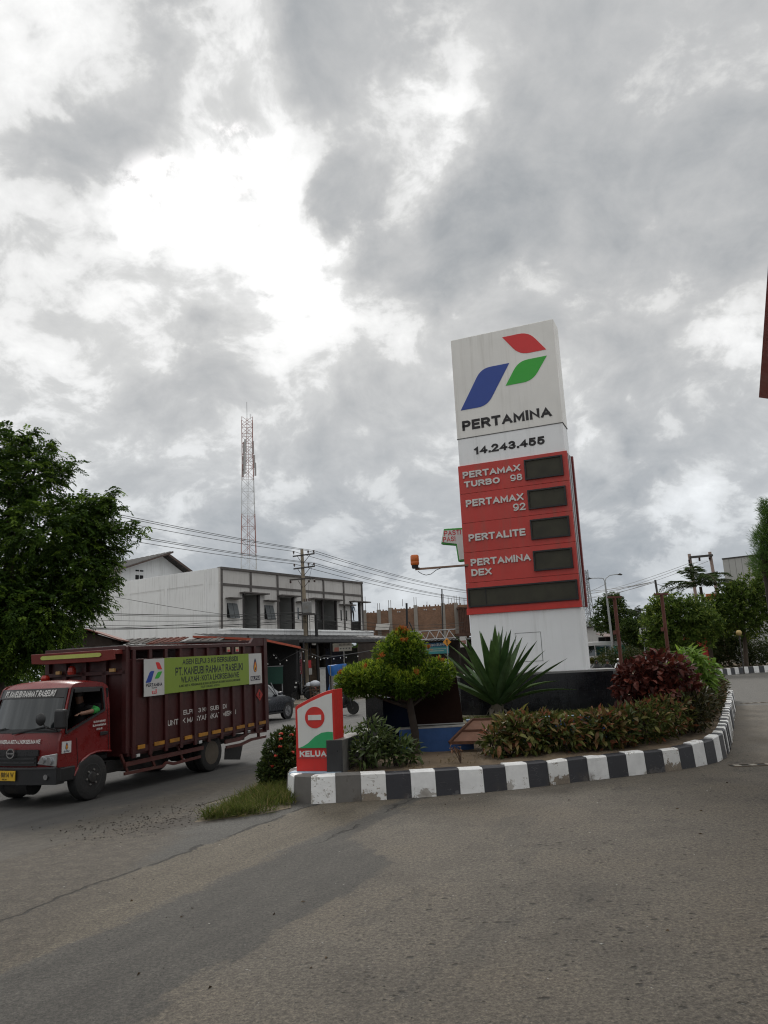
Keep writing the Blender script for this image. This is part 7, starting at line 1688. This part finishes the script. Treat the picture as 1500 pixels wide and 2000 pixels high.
b = MB(); b.tube([(0, 0, -.1), (.02, .0, .35), (-.03, .05, .7), (-.06, .1, 1.15), (-.05, .15, 1.6)], [.085, .07, .065, .055, .03], 10)
for l in lob[:5]:
    for k in range(2): e_ = Vector((l[0]+random.uniform(-.4, .4)*l[3], l[1]+random.uniform(-.3, .3)*l[4], l[2])); s_ = Vector((-.05, .08, .75+.1*k)); b.tube([s_, s_.lerp(e_, .5)+Vector((0, 0, -.05)), e_], [.035, .025, .012], 6)
b.build('trunk', BARKD, ct_, smooth=60)
P, N, r = shell_pts(lob, 4300, .33); per = 7; n = len(P)
Pp = np.repeat(P, per, 0)+rng.normal(size=(n*per, 3))*.018; D = unit(np.repeat(N, per, 0)*.5+rng.normal(size=(n*per, 3))*.5+np.array([0, 0, .55]))
upf = np.clip(np.repeat(N[:, 2], per)*.6+.45, 0, 1); outr = np.repeat(r, per) > .78
age = (outr*upf*(rng.random(n*per) < .75))*np.repeat(rng.random(n)**.7, per)
leaves('crown', Pp, D, .058+.03*rng.random(n*per), .018+.010*rng.random(n*per), SY, ct_, np.repeat(rng.random(n), per)*.5+rng.random(n*per)*.5, age)
sp = [cl_(784, 1240, .13, .13, .12, .1)]*2+[cl_(668, 1318, .08, .1, .07), (-.1, -.25, 1.85, .05, .05, .05), (.1, -.5, 1.33, .04, .04, .04), (-.75, -.3, 1.42, .06, .06, .05), (.3, .1, 1.75, .04, .04, .04), (.5, -.3, 1.5, .05, .05, .05), (-.35, -.6, 1.40, .04, .04, .04), (-.5, -.35, 1.62, .04, .04, .05)]
P, N, r = shell_pts(sp, 80, .5); n = len(P); Pp = np.repeat(P, 6, 0)+rng.normal(size=(n*6, 3))*.012
D = unit(rng.normal(size=(n*6, 3))*.4+np.array([0, 0, 1.0])+np.repeat(N, 6, 0)*.3); leaves('red_shoots', Pp, D, .07+.03*rng.random(n*6), .02, SYR, ct_, rng.random(n*6), kind='stuff')
# ---- agave
AGM = leafmat1('agave_leaf', [(.030, .068, .020), (.045, .088, .025), (.07, .12, .035), (.04, .075, .03)], .33, .15, 1.0)
ag = thing('agave', 'big spiky agave with long upright sword leaves before the black plinth', 'agave', (2.05, 15.75, TZ-.03))
b = MB(); b.tube([(0, 0, -.05), (.0, 0, .12), (.02, 0, .26)], [.13, .15, .11], 12); b.build('stem', mat('agave_stem', (.10, .085, .06), .9, bump=.6, bs=20), ag)
stub = leaf_data('old_leaf', .16, .09, .5, .9, mat('dry_leaf', (.13, .115, .09), .9))
for k in range(26): a_ = k*2.4; place_leaf(ag, [stub], (.11*math.cos(a_), .11*math.sin(a_), .03+.006*k), (math.cos(a_), math.sin(a_), random.uniform(-.5, .3)), (0, 0, 1), random.uniform(.7, 1.2), 'old_leaf')
def sword(L, Wd, bendk, rot):
    n = 9; V = []
    for i in range(n+1):
        t = i/n; w = Wd*.5*(min(1, .55+t*1.6) if t < .3 else (1.0-((t-.3)/.7)**2.2))*(1 if i < n else .0)+.001; y = -bendk*L*t*t; x = L*t
        V += [(x, -w, y+w*.55), (x, -w*.5, y+w*.12), (x, 0, y-w*.05), (x, w*.5, y+w*.12), (x, w, y+w*.55)]
    F = [(5*i+k, 5*i+k+1, 5*i+5+k+1, 5*i+5+k) for i in range(n) for k in range(4)]
    b = MB(); b.add(V, F); me = b.data('leaf', AGM); me.polygons.foreach_set('use_smooth', [True]*len(me.polygons)); return me
sw = [sword(1.0, .135, .05, 0), sword(1.0, .12, .12, 0), sword(1.0, .15, .02, 0), sword(1.0, .125, .30, 0)]
for k in range(36):
    a_ = k*2.39996; t = k/35; el = R(84-62*t**1.15)+random.uniform(-.07, .07); Ls = 1.55-.12*t+random.uniform(-.2, .1)
    d = Vector((math.cos(a_)*math.cos(el), math.sin(a_)*math.cos(el)*.8, math.sin(el))); place_leaf(ag, sw, (.06*math.cos(a_), .06*math.sin(a_), .20+.05*(1-t)), d, Vector((-math.cos(a_)*.3, -math.sin(a_)*.3, 1)), Ls)
d = Vector((.86, -.15, .62)); place_leaf(ag, sw, (.08, -.02, .2), d, (0, 0, 1), 1.62); o = place_leaf(ag, sw, (.05, -.08, .2), (-.72, -.3, .85), (0, 0, 1), 1.5)
# ---- front hedge of croton like leaves
CRO = leafmat('croton_leaf', (.028, .042, .012), (.12, .135, .032), (.26, .09, .05), .4, .38); CR1 = leafmat1('croton_leaf_single', [(.04, .06, .014), (.10, .12, .025), (.20, .19, .055), (.24, .11, .055), (.05, .075, .018), (.17, .05, .032)], .38, .3)
hl = []
for k, hh in enumerate((.27, .36, .40, .31, .37, .29, .25, .33, .36, .30, .36)):
    t = k/10; x = 1.60+2.3*t; y = 12.93+.64*t+.08*math.sin(k*2.1); hl.append((x, y, .40+hh*.80, .20+.04*(k % 3), .26, hh*.92))
shrub('croton_hedge', 'long low hedge of mottled green and bronze leaves inside the striped kerb', (2.7, 13.2, .36), hl, CRO, CR1, 295, 2700, .155, .062, stems=44, cat='hedge', upb=.22, droop=.5, outw=.8, young=.5)
# ---- shrubs at the right end
hl = [(4.35, 13.95, .72, .42, .42, .36), (4.8, 14.3, .76, .38, .38, .38), (5.2, 14.85, .78, .36, .38, .40)]
shrub('croton_shrub', 'mottled yellow green shrub at the kerb bend, right end of the long hedge', (4.75, 14.3, .38), hl, CRO, CR1, 120, 1900, .13, .05, stems=16, upb=.25)
hl = [(5.62, 15.2, .76, .36, .40, .38), (5.98, 16.0, .82, .36, .46, .44), (6.4, 16.9, .80, .36, .5, .44)]
DKL = leafmat('dark_shrub_leaf', (.018, .022, .008), (.060, .055, .018), (.11, .06, .03), .4, .22); DK1 = leafmat1('dark_leaf_single', [(.022, .028, .01), (.05, .05, .016), (.08, .06, .022), (.035, .03, .014)], .4, .2)
shrub('dark_shrub', 'dark olive shrub between the red leaved bush and the right side kerb', (5.9, 16.2, .38), hl, DKL, DK1, 130, 2600, .13, .05, stems=16)
COP = leafmat('copper_leaf', (.045, .012, .010), (.115, .030, .022), (.26, .055, .03), .38, .3); CO1 = leafmat1('copper_leaf_single', [(.05, .014, .011), (.10, .028, .02), (.14, .04, .028), (.075, .02, .015), (.20, .05, .03), (.06, .02, .016)], .36, .25)
hl = [(4.75, 15.15, 1.42, .48, .45, .36), (5.25, 15.3, 1.60, .50, .45, .34), (4.95, 15.1, 1.12, .50, .42, .34), (5.55, 15.4, 1.35, .36, .4, .36), (4.45, 15.05, 1.25, .25, .3, .30)]
shrub('copper_leaf_bush', 'rounded bush with big dark red copper coloured leaves beside the tiled plinth', (5.0, 15.2, .6), hl, COP, CO1, 260, 1500, .15, .095, droop=.5, stems=18, upb=.05, young=.12)
MNG = leafmat('sapling_leaf', (.06, .12, .014), (.16, .27, .035), (.24, .34, .06), .38, .45); MN1 = leafmat1('sapling_leaf_single', [(.08, .15, .018), (.14, .25, .035), (.20, .32, .05), (.06, .12, .017)], .36, .4)
hl = [(7.05, 18.7, 1.66, .36, .40, .28), (7.35, 18.9, 1.42, .36, .42, .38), (6.75, 18.6, 1.35, .32, .4, .32), (7.15, 18.8, 1.0, .36, .4, .35)]
shrub('young_tree', 'bright light green young tree with long drooping leaves behind the red bush', (7.4, 18.7, .4), hl, MNG, MN1, 170, 1100, .21, .07, droop=1.0, stems=12, outw=1.0, upb=.12, cat='young tree', flat=.6, curl=.5)
hl = [(6.85, 17.9, .72, .42, .5, .42), (7.35, 19.0, .74, .42, .6, .44), (7.85, 20.1, .75, .42, .7, .44), (8.4, 21.4, .75, .42, .8, .44), (9.0, 22.8, .75, .42, .8, .42), (9.7, 24.4, .75, .42, .9, .42), (10.5, 26.2, .72, .42, 1.0, .40)]
shrub('dark_shrub', 'dark green shrub under the light green young tree along the right kerb', (7.3, 18.8, .38), hl, DKL, DK1, 60, 4600, .14, .055, stems=20)
# ---- shrubs around the exit sign
OLE = leafmat('oleander_leaf', (.028, .050, .014), (.085, .125, .034), (.14, .16, .05), .32, .3); OL1 = leafmat1('oleander_leaf_single', [(.03, .05, .015), (.055, .08, .022), (.08, .11, .032), (.05, .065, .02)], .3, .2)
hl = [(-.33, 12.35, .78, .28, .28, .33), (-.02, 12.4, .62, .26, .26, .24), (-.50, 12.3, .60, .20, .24, .22), (.2, 12.5, .58, .2, .2, .16)]
shrub('leafy_shrub', 'leafy green shrub with pale pointed leaves right of the low tiled wall', (-.25, 12.4, .38), hl, OLE, OL1, 170, 620, .145, .042, droop=.5, stems=14, upb=.4)
hl = [(-.78, 13.3, .66, .24, .25, .26), (-.55, 13.5, .60, .2, .2, .2)]
shrub('small_shrub', 'small bright green shrub behind the low wall beside the red exit sign', (-.68, 13.35, .38), hl, SY, OL1, 50, 700, .075, .03, stems=8)
IXO = leafmat('ixora_leaf', (.014, .028, .008), (.05, .075, .018), (.08, .10, .02), .35, .2)
hl = [(-1.92, 13.15, .50, .24, .28, .40), (-1.78, 13.3, .74, .20, .22, .24), (-2.06, 12.95, .30, .16, .2, .26), (-1.72, 13.0, .38, .20, .22, .34)]
ix = shrub('ixora_shrub', 'dark green shrub dotted with red flower heads left of the exit sign', (-1.98, 13.15, 0), hl, IXO, leafmat1('ixora_leaf_single', [(.02, .035, .01), (.045, .07, .018), (.03, .05, .012)], .33, .18), 60, 5600, .075, .036, stems=18, upb=.3)
RF_ = mat('ixora_red', (.42, .035, .015), .6, var=.25, vs=20)
for px, py in ((549, 1434), (548, 1444), (547, 1459), (538, 1477), (531, 1497), (570, 1436), (572, 1470)):
    q = at(px, py, 12.86)-Vector((-1.98, 13.15, 0)); b = MB()
    for k in range(16):
        dd = Vector(rng.normal(size=3)).normalized(); dd.z = abs(dd.z)*.8; p0 = q+dd*.032; x = dd.orthogonal().normalized()*.016; y = dd.cross(x); b.add([p0-x, p0-y, p0+x, p0+y, p0+dd*.006], [(0, 1, 4), (1, 2, 4), (2, 3, 4), (3, 0, 4)])
    b.build('flower_head', RF_, ix)
# ---- dry little plant
DRY = leafmat1('dry_leaf_single', [(.16, .085, .05), (.22, .12, .075), (.12, .07, .045)], .7, .2); dp = thing('dry_seedling', 'small dried reddish seedling standing on bare soil by the kerb', 'plant', (1.0, 12.42, .38))
b = MB(); tips = []
for k in range(7): e_ = Vector((random.uniform(-.16, .08), random.uniform(-.06, .06), random.uniform(.12, .27))); b.tube([(0, 0, -.02), e_*.5+Vector((.01, 0, .02)), e_], [.007, .005, .003], 4); tips.append(e_)
b.build('stem', mat('dry_stem', (.09, .06, .04), .9), dp); dd_ = [leaf_data('leaf', .05, .022, .4, .6, DRY)]
for e_ in tips:
    for k in range(5): place_leaf(dp, dd_, e_*random.uniform(.75, 1.0), Vector(rng.normal(size=3)), (0, 0, 1), random.uniform(.7, 1.3))
# ---- grass
def grass(name, label, pts, n, h, m, lean=.5):
    P = np.array(pts)[rng.integers(0, len(pts), n)]; P = P+rng.normal(size=(n, 3))*np.array([.045, .045, 0]); D = unit(rng.normal(size=(n, 3))*lean+np.array([0, 0, 1.0])); D[:, 2] = np.abs(D[:, 2])
    return tag(leaves(name, P, D, h*(.4+.9*rng.random(n)), .007+.005*rng.random(n), m, None, rng.random(n), (rng.random(n) < .25)*rng.random(n), curl=.35), label, 'grass', kind='stuff')
GR = leafmat('grass_blade', (.045, .068, .012), (.12, .14, .03), (.22, .17, .075), .6, .35)
vp = []
for k in range(900):
    t, u = random.random(), random.random(); a = Vector((-2.62, 10.75, 0)).lerp(Vector((-1.95, 13.9, 0)), t); c = Vector((-1.55, 11.25, 0)).lerp(Vector((-1.45, 13.2, 0)), t) if t > .15 else Vector((-2.1, 10.95, 0)).lerp(Vector((-1.55, 11.25, 0)), t/.15)
    p = a.lerp(c, u); p.z = .0+.06*min(1, t*2)*(1-abs(u-.5)); vp.append(tuple(p))
grass('verge_grass', 'rough green and straw grass growing against the kerb corner', vp, 7500, .19, GR)
vb = MB(); vb.v = [(-2.72, 10.62, .0), (-2.0, 10.9, .0), (-1.5, 11.4, .012), (-1.6, 12.3, .05), (-1.3, 13.4, .05), (-1.75, 14.2, .03), (-2.35, 13.6, .0), (-2.6, 12, .0), (-2.05, 12.1, .075)]; vb.f = [(i, (i+1) % 8, 8) for i in range(8)]; vb.m = [0]*8
tag(vb.build('verge_soil', mat('verge_dirt', (.12, .095, .062), .95, var=.3, vs=4, bump=.6, bs=20), smooth=60), kind='structure')
tp_ = [(random.uniform(2.6, 5.2), random.uniform(15.0, 16.3), TZ-.03) for _ in range(600)]+[(random.uniform(1.2, 2.4), random.uniform(15.15, 15.6), TZ-.03) for _ in range(160)]
tp_ = [p for p in tp_ if not (p[1] > 16.35)]
grass('terrace_grass', 'short yellowish grass on the terrace at the foot of the black plinth', tp_, 6000, .07, GR, .7)
sp_ = [(random.uniform(-.9, 1.4), random.uniform(12.0, 13.6), .37) for _ in range(60)]
grass('weeds', 'sparse dry weeds on the bare soil inside the kerb', sp_, 420, .09, leafmat('dry_grass', (.12, .09, .045), (.20, .155, .08), None, .7, .3), .9)
# ---- big pinnate tree at the left
PIN = leafmat('pinnate_leaf', (.010, .026, .005), (.066, .125, .016), (.16, .25, .03), .45, .42)
YL = 29.5; q0 = at(10, 1330, YL)
bt = thing('broad_tree', 'big dark feathery leaved tree at the left edge above the lorry cab', 'tree', (q0.x, YL, GZ))
pl_ = [px_lobe(*a) for a in ((-30, 960, YL, 2.0, 1.8, 1.7), (60, 930, YL, 1.2, 1.3, 1.1), (-40, 1120, YL, 3.0, 2.4, 2.3), (90, 1040, YL-.5, 1.8, 1.7, 1.4), (160, 1010, YL, 1.0, 1.2, .85), (150, 1110, YL, 1.25, 1.3, 1.2), (60, 1190, YL-.3, 2.2, 2.0, 1.5), (185, 1045, YL+.2, .9, .9, .7), (-10, 870, YL, 1.2, 1.2, .75), (-90, 1260, YL, 3.2, 2.5, 1.6), (60, 1245, YL, 1.6, 1.6, .9), (172, 1165, YL, .75, .9, .8))]
pl_ = [(l[0]-q0.x, l[1]-YL, l[2]-GZ)+l[3:] for l in pl_]
b = MB(); limbs(b, (-.3, 0, 0), (-.4, 0, 3.6), pl_, .34, 16, .3)
ext = [((275, 1032), (160, 1060)), ((230, 990), (130, 1010)), ((150, 905), (70, 960)), ((105, 870), (40, 940)), ((215, 1100), (140, 1110)), ((215, 965), (190, 1020)), ((222, 1140), (150, 1120)), ((190, 1190), (110, 1180)), ((60, 845), (20, 920)), ((240, 1075), (160, 1085))]
tw = []
for e_, s_ in ext:
    a, c = at(*s_, YL)-Vector((q0.x, YL, GZ)), at(*e_, YL)-Vector((q0.x, YL, GZ)); m = a.lerp(c, .55)+Vector((0, 0, .18)); b.tube([a, m, c], [.045, .03, .012], 5)
    for t in np.linspace(.35, 1, 12):
        tw.append(tuple((a.lerp(m, t/.55) if t < .55 else m.lerp(c, (t-.55)/.45))))
b.tube([at(192, 985, YL)-Vector((q0.x, YL, GZ)), at(215, 963, YL)-Vector((q0.x, YL, GZ))], [.02, .008], 4)
b.build('trunk', BARKD, bt, smooth=60)
def sprays(P, N, m, par, name, ln=.55, pairs=9, L=.12, Wd=.045, droop=.75):
    n = len(P); D = unit(N*.8+rng.normal(size=(n, 3))*.55+np.array([0, 0, .12])); S_ = unit(np.cross(D, np.array([0, 0, 1.0])+rng.normal(size=(n, 3))*.2)); ll = ln*(.6+.7*rng.random(n))
    Pp, Dd, rn, ag_ = [], [], [], []; cl = rng.random(n); yg = (rng.random(n) < .3)*rng.random(n)
    for k in range(pairs):
        t = (k+.6)/pairs; c = P+D*(ll*t)[:, None]; c = c-np.array([0, 0, 1.0])*(ll*droop*.5*t*t)[:, None]; dd = D*.55-np.array([0, 0, droop*t*.8])
        for s in (-1, 1): Pp.append(c); Dd.append(unit(dd+S_*s*.9+rng.normal(size=(n, 3))*.15)); rn.append(.6*cl+.4*rng.random(n)); ag_.append(yg)
    Pp = np.concatenate(Pp); k = len(Pp); leaves(name, Pp, np.concatenate(Dd), L*(.75+.5*rng.random(k)), Wd*(.8+.4*rng.random(k)), m, par, np.concatenate(rn), np.concatenate(ag_), curl=.1)
P, N, r = shell_pts(pl_, 8600, .42); tw_ = np.array(tw)[rng.integers(0, len(tw), 520)]+rng.normal(size=(520, 3))*.10
sprays(np.concatenate([P, tw_]), np.concatenate([N, unit(rng.normal(size=(520, 3))+np.array([.5, 0, -.1]))]), PIN, bt, 'crown', L=.15, Wd=.058)
# ---- trees on the right
ALM = leafmat('broad_leaf', (.024, .054, .010), (.13, .19, .032), (.28, .33, .07), .4, .42); ALD = leafmat('broad_leaf_dark', (.014, .032, .008), (.06, .095, .018), (.12, .15, .03), .4, .35)
Y = 60
rosette_tree('round_tree', 'round light green tree behind the second red post', at(1320, 1290, Y).xy.to_3d(), [px_lobe(*a) for a in ((1320, 1205, Y, 2.4, 2.0, 1.7), (1285, 1215, Y, 1.3, 1.5, 1.5), (1355, 1200, Y, 1.9, 1.7, 1.5), (1300, 1180, Y, 1.2, 1.2, .9), (1375, 1222, Y, 1.4, 1.4, 1.1), (1275, 1245, Y, 1.0, 1.2, 1.0), (1340, 1250, Y, 2.3, 1.6, 1.2))], ALM, 1500, 8, .30, .12)
Y = 64
rosette_tree('round_tree', 'large leafy tree at the right edge in front of the warehouse wall', at(1455, 1290, Y).xy.to_3d(), [px_lobe(*a) for a in ((1450, 1180, Y, 2.8, 2.2, 2.0), (1490, 1150, Y, 2.4, 2.0, 1.8), (1410, 1195, Y, 1.8, 1.7, 1.4), (1475, 1215, Y, 2.6, 2.0, 1.5), (1425, 1160, Y, 1.0, 1.2, 1.0), (1395, 1225, Y, 1.5, 1.5, 1.1), (1505, 1125, Y, 1.5, 1.5, 1.1))], ALM, 1700, 8, .30, .12)
Y = 70
rosette_tree('dark_tree', 'dark tree between the round light tree and the large leafy tree', at(1395, 1290, Y).xy.to_3d(), [px_lobe(*a) for a in ((1400, 1205, Y, 1.6, 1.5, 1.1), (1400, 1240, Y, 3.0, 2, 1.6), (1430, 1160, Y, .6, .7, .9))], ALD, 900, 8, .3, .11)
Y = 88
rosette_tree('roadside_tree', 'dark green roadside tree behind the street lamp', at(1192, 1285, Y).xy.to_3d(), [px_lobe(*a) for a in ((1192, 1190, Y, 1.9, 1.8, 1.6), (1180, 1215, Y, 1.6, 1.6, 1.3), (1210, 1215, Y, 2.0, 1.8, 1.4), (1198, 1172, Y, 1.1, 1.1, .8), (1222, 1235, Y, 1.7, 1.6, 1.1))], ALD, 1000, 8, .34, .13)
Y = 84
rosette_tree('roadside_tree', 'low spreading tree beyond the green kiosk, left of the round light tree', at(1252, 1290, Y).xy.to_3d(), [px_lobe(*a) for a in ((1250, 1230, Y, 2.2, 1.8, 1.2), (1232, 1225, Y, 1.3, 1.3, 1.0), (1270, 1245, Y, 2.0, 1.8, 1.3), (1240, 1252, Y, 1.5, 1.3, .9))], ALD, 800, 8, .34, .12)
# feathery tall tree at the right edge
FEA = leafmat('feathery_leaf', (.032, .075, .016), (.105, .185, .04), (.18, .26, .07), .5, .35); Y = 58
q1 = at(1505, 1290, Y); ft = thing('feathery_tree', 'tall feathery dark green tree cut off by the right edge above the warehouse', 'tree', (q1.x, Y, 0))
fl = [px_lobe(*a) for a in ((1507, 1005, Y, .75, .9, 1.3), (1505, 1060, Y, 1.25, 1.2, 1.4), (1512, 1100, Y, 1.7, 1.5, 1.2), (1530, 1040, Y, 1.6, 1.5, 2.0))]; fl = [(l[0]-q1.x, l[1]-Y, l[2])+l[3:] for l in fl]
b = MB(); limbs(b, (0.6, 0, 0), (.5, 0, 9.5), fl, .22, 8, .2); b.build('trunk', BARKD, ft, smooth=60)
P, N, r = shell_pts(fl, 1700, .5); n = len(P); Pp = np.repeat(P, 12, 0)+rng.normal(size=(n*12, 3))*.12; D = unit(np.repeat(N, 12, 0)*.5+rng.normal(size=(n*12, 3))*.35+np.array([-.1, 0, .55]))
leaves('crown', Pp, D, .34+.22*rng.random(n*12), .030, FEA, ft, np.repeat(rng.random(n), 12)*.6+.4*rng.random(n*12), (rng.random(n*12) < .2)*rng.random(n*12))
# palms
PALM = leafmat('palm_leaflet', (.014, .028, .008), (.055, .085, .02), (.11, .14, .03), .4, .25)
def palm(label, c, th, fl, nf, group=None, wl=.06, ll=.55, ells=(10, 75), npair=34, pm=PALM, dr=.42):
    t = thing('palm_tree', label, 'palm', (c.x, c.y, 0), 0, group); b = MB(); b.tube([(.2, 0, 0), (.1, 0, c.z*.5), (0, 0, c.z)], [.2, .15, .12], 9); b.build('trunk', BARK, t, smooth=60)
    for k in range(nf):
        a_ = k*2.39996+.4; el = R(ells[0]+(ells[1]-ells[0])*random.random()); d = np.array([math.cos(a_)*math.cos(el), math.sin(a_)*math.cos(el), math.sin(el)]); s = np.array([-math.sin(a_), math.cos(a_), 0]); Ls = fl*random.uniform(.8, 1.1)
        ts = np.linspace(.08, 1, npair); C_ = np.array([[0, 0, c.z]])+d*Ls*ts[:, None]-np.array([0, 0, 1])*(Ls*dr*ts**2.2)[:, None]; Pp, Dd = [], []
        for sg in (-1, 1): Pp.append(C_); Dd.append(unit(s*sg+d*.55-np.array([0, 0, .45])+rng.normal(size=C_.shape)*.12))
        Pp = np.concatenate(Pp); n = len(Pp); lv = leaves('frond', Pp, np.concatenate(Dd), ll*np.tile(np.sin(np.pi*(.12+.8*ts)), 2)+.08, wl, pm, t, np.full(n, random.random())*.6+.4*rng.random(n), np.zeros(n))
        b = MB(); b.tube([tuple(p) for p in C_[::4]], .02, 4, cap=False); b.build('frond_rib', BARK, lv)
    return t
palm('green feather palm standing under the twin post frame', at(1368, 1146, 66), 0, 4.3, 13, ells=(12, 82), ll=.85, wl=.085, npair=52, dr=.55)
palm('small far palm left of the tiny double arm pole', at(1240, 1205, 112), 0, 2.6, 13, 'far palms over the road', ll=.8, wl=.12, npair=18)
palm('small far palm close behind the other, right of the tiny double arm pole', at(1258, 1212, 116), 0, 2.2, 11, 'far palms over the road', ll=.8, wl=.12, npair=18)
# far hedge behind the far kerb
hd = thing('far_hedge', 'tall clipped hedge behind the far striped kerb at the right', 'hedge', (27, 66, 0)); hs_ = []
for k in range(16):
    t = k/15; p = gnd(1405, 1320).lerp(gnd(1580, 1306), t*1.0) if False else Vector((24.6-6.5+t*16, 65.5+t*3.2, 0)); top_ = 2.35+.25*math.sin(k*1.3)+(.5 if k > 9 else 0)*.6; hs_.append((p.x-27, p.y-66+.8, top_*.55, .95, 1.1, top_*.5))
b = MB(); 
for l in hs_:
    for j in range(3): b.tube([(l[0]+random.uniform(-.5, .5), l[1], 0), (l[0]+random.uniform(-.6, .6), l[1], l[2]*1.2)], [.03, .012], 5)
b.build('stem', BARKD, hd)
P, N, r = shell_pts(hs_, 3800, .35, .1); n = len(P); Pp = np.repeat(P, 6, 0)+rng.normal(size=(n*6, 3))*.07
leaves('foliage', Pp, unit(np.repeat(N, 6, 0)*.5+rng.normal(size=(n*6, 3))*.6+np.array([0, 0, .2])), .15+.1*rng.random(n*6), .07, leafmat('hedge_leaf', (.012, .026, .007), (.055, .075, .018), (.10, .085, .03), .45, .3), hd, np.repeat(rng.random(n), 6)*.6+.4*rng.random(n*6), (rng.random(n*6) < .25)*rng.random(n*6), kind='stuff')
fb = MB(); fq = [gnd(1405, 1319.5), gnd(1600, 1304)]; fb.add([(fq[0].x-9, fq[0].y-2, .42), (fq[1].x, fq[1].y+.2, .42), (fq[1].x, 85, .42), (fq[0].x-9, 85, .42)], [(0, 1, 2, 3)]); tag(fb.build('far_bed_soil', SOIL), kind='structure')
# median shrubs
MED = leafmat('median_leaf', (.03, .04, .01), (.10, .10, .02), (.18, .14, .04), .5, .3)
for k, (px, py, rx, rz_) in enumerate(((1160, 1285, .6, .35), (1178, 1282, .6, .45), (1205, 1281, .7, .35), (1222, 1283, .8, .4), (1240, 1274, .7, .35), (1255, 1272, .7, .35), (1232, 1272, .6, .3))):
    q = at(px, py+5, 77-k*.7); rz_ *= .75; labs = ('yellowish low shrub on the median right beside the plinth edge', 'low shrub on the median behind the black clad rider', 'low shrub on the median below the green kiosk', 'yellow green low shrub on the median right of the nearer red post', 'low dark shrub on the median left of the round light tree', 'low shrub on the median nearest the round light tree', 'low shrub on the median just right of the white post')
    rosette_tree('median_shrub', labs[k], (q.x, q.y, .4), [(q.x, q.y, q.z, rx, .5, rz_)], MED, 120, 6, .16, .07, cat='shrub', group='low shrubs on the road median', r0=.03, nl=3)
# distant trees closing the horizon
P = []
for k in range(130):
    x = random.uniform(22, 75); P.append((x, 165+random.uniform(-8, 8), random.uniform(2, 6.0), random.uniform(2, 4), 3, random.uniform(2, 3.4)))
P2, N2, r2 = shell_pts(P, 5000, .4, .2); n = len(P2)
tag(leaves('far_treeline', np.repeat(P2, 3, 0)+rng.normal(size=(n*3, 3))*.4, unit(np.repeat(N2, 3, 0)+rng.normal(size=(n*3, 3))*.6), .9+.5*rng.random(n*3), .5, ALD, None, np.repeat(rng.random(n), 3)), 'distant dark treeline along the far end of the road', 'trees', kind='stuff')
P = [(random.uniform(-75, 8), 130+random.uniform(-6, 6), random.uniform(1, 4), random.uniform(2, 4), 3, random.uniform(2, 3)) for _ in range(110)]
P2, N2, r2 = shell_pts(P, 3800, .4, .2); n = len(P2)
tag(leaves('far_treeline', np.repeat(P2, 3, 0)+rng.normal(size=(n*3, 3))*.4, unit(np.repeat(N2, 3, 0)+rng.normal(size=(n*3, 3))*.6), .9+.5*rng.random(n*3), .5, ALD, None, np.repeat(rng.random(n), 3)), 'distant dark treeline behind the shops across the road', 'trees', kind='stuff')
# ---- loose stones at the road edge, litter on the forecourt
def rocks(name, label, cat, pts, sz, m, flat=.6):
    V, F = [], []; o = np.array([(1, 0, 0), (-1, 0, 0), (0, 1, 0), (0, -1, 0), (0, 0, 1), (0, 0, -1)], float); f = np.array([(0, 2, 4), (2, 1, 4), (1, 3, 4), (3, 0, 4), (2, 0, 5), (1, 2, 5), (3, 1, 5), (0, 3, 5)])
    for i, p in enumerate(pts):
        s = sz*(.4+1.4*random.random()**2); q = o*s*(.6+.8*rng.random((6, 1))); q[:, 2] *= flat; a_ = random.random()*6.3; c, s_ = math.cos(a_), math.sin(a_); q = np.stack([q[:, 0]*c-q[:, 1]*s_, q[:, 0]*s_+q[:, 1]*c, q[:, 2]], 1)
        V.append(q+np.array(p)); F.append(f+6*i)
    return tag(arrmesh(name, np.concatenate(V), np.concatenate(F), m, kind='stuff'), label, cat)
pts = []
for k in range(750):
    p = Vector((-3.45, 9.9, 0)).lerp(Vector((-2.15, 11.6, 0)), random.random()); s = abs(rng.normal())*.55; p += Vector((-.80, .60, 0))*s*1.3+Vector((rng.normal()*.25, rng.normal()*.25, 0)); pts.append((p.x, p.y, .008))
rocks('loose_stones', 'loose dark stones and crumbled asphalt along the road edge', 'stones', pts, .009, mat('crumbled_asphalt', (.065, .056, .046), .95, var=.4, vs=9))
pts = [(random.uniform(-3.5, 5.5), random.uniform(4.4, 13), .005) for _ in range(500)]
rocks('forecourt_grit', 'scattered dark grit and pebbles lying on the concrete forecourt', 'grit', pts, .006, mat('grit', (.045, .040, .035), .95, var=.5, vs=9), .5)
pts = [(random.uniform(-3.5, 6.5), random.uniform(4.6, 13), .006) for _ in range(80)]
rocks('pale_litter', 'tiny pale chips scattered over the forecourt', 'chips', pts, .009, mat('pale_chip', (.36, .35, .32), .9, var=.2), .3)
lp_ = np.array([(random.uniform(-2.5, 6.5), random.uniform(4.6, 13), .008) for _ in range(38)]); k = len(lp_)
tag(leaves('fallen_leaves', lp_, unit(rng.normal(size=(k, 3))*np.array([1, 1, .06])), .03+.04*rng.random(k), .02, leafmat('fallen_leaf', (.035, .022, .012), (.085, .055, .03), None, .8, .1), None, rng.random(k)), 'dry brown leaves fallen on the forecourt', 'leaves', kind='stuff')
for px, py, lab, w_, l_ in ((1300, 1640, None, .1, .05),): pass
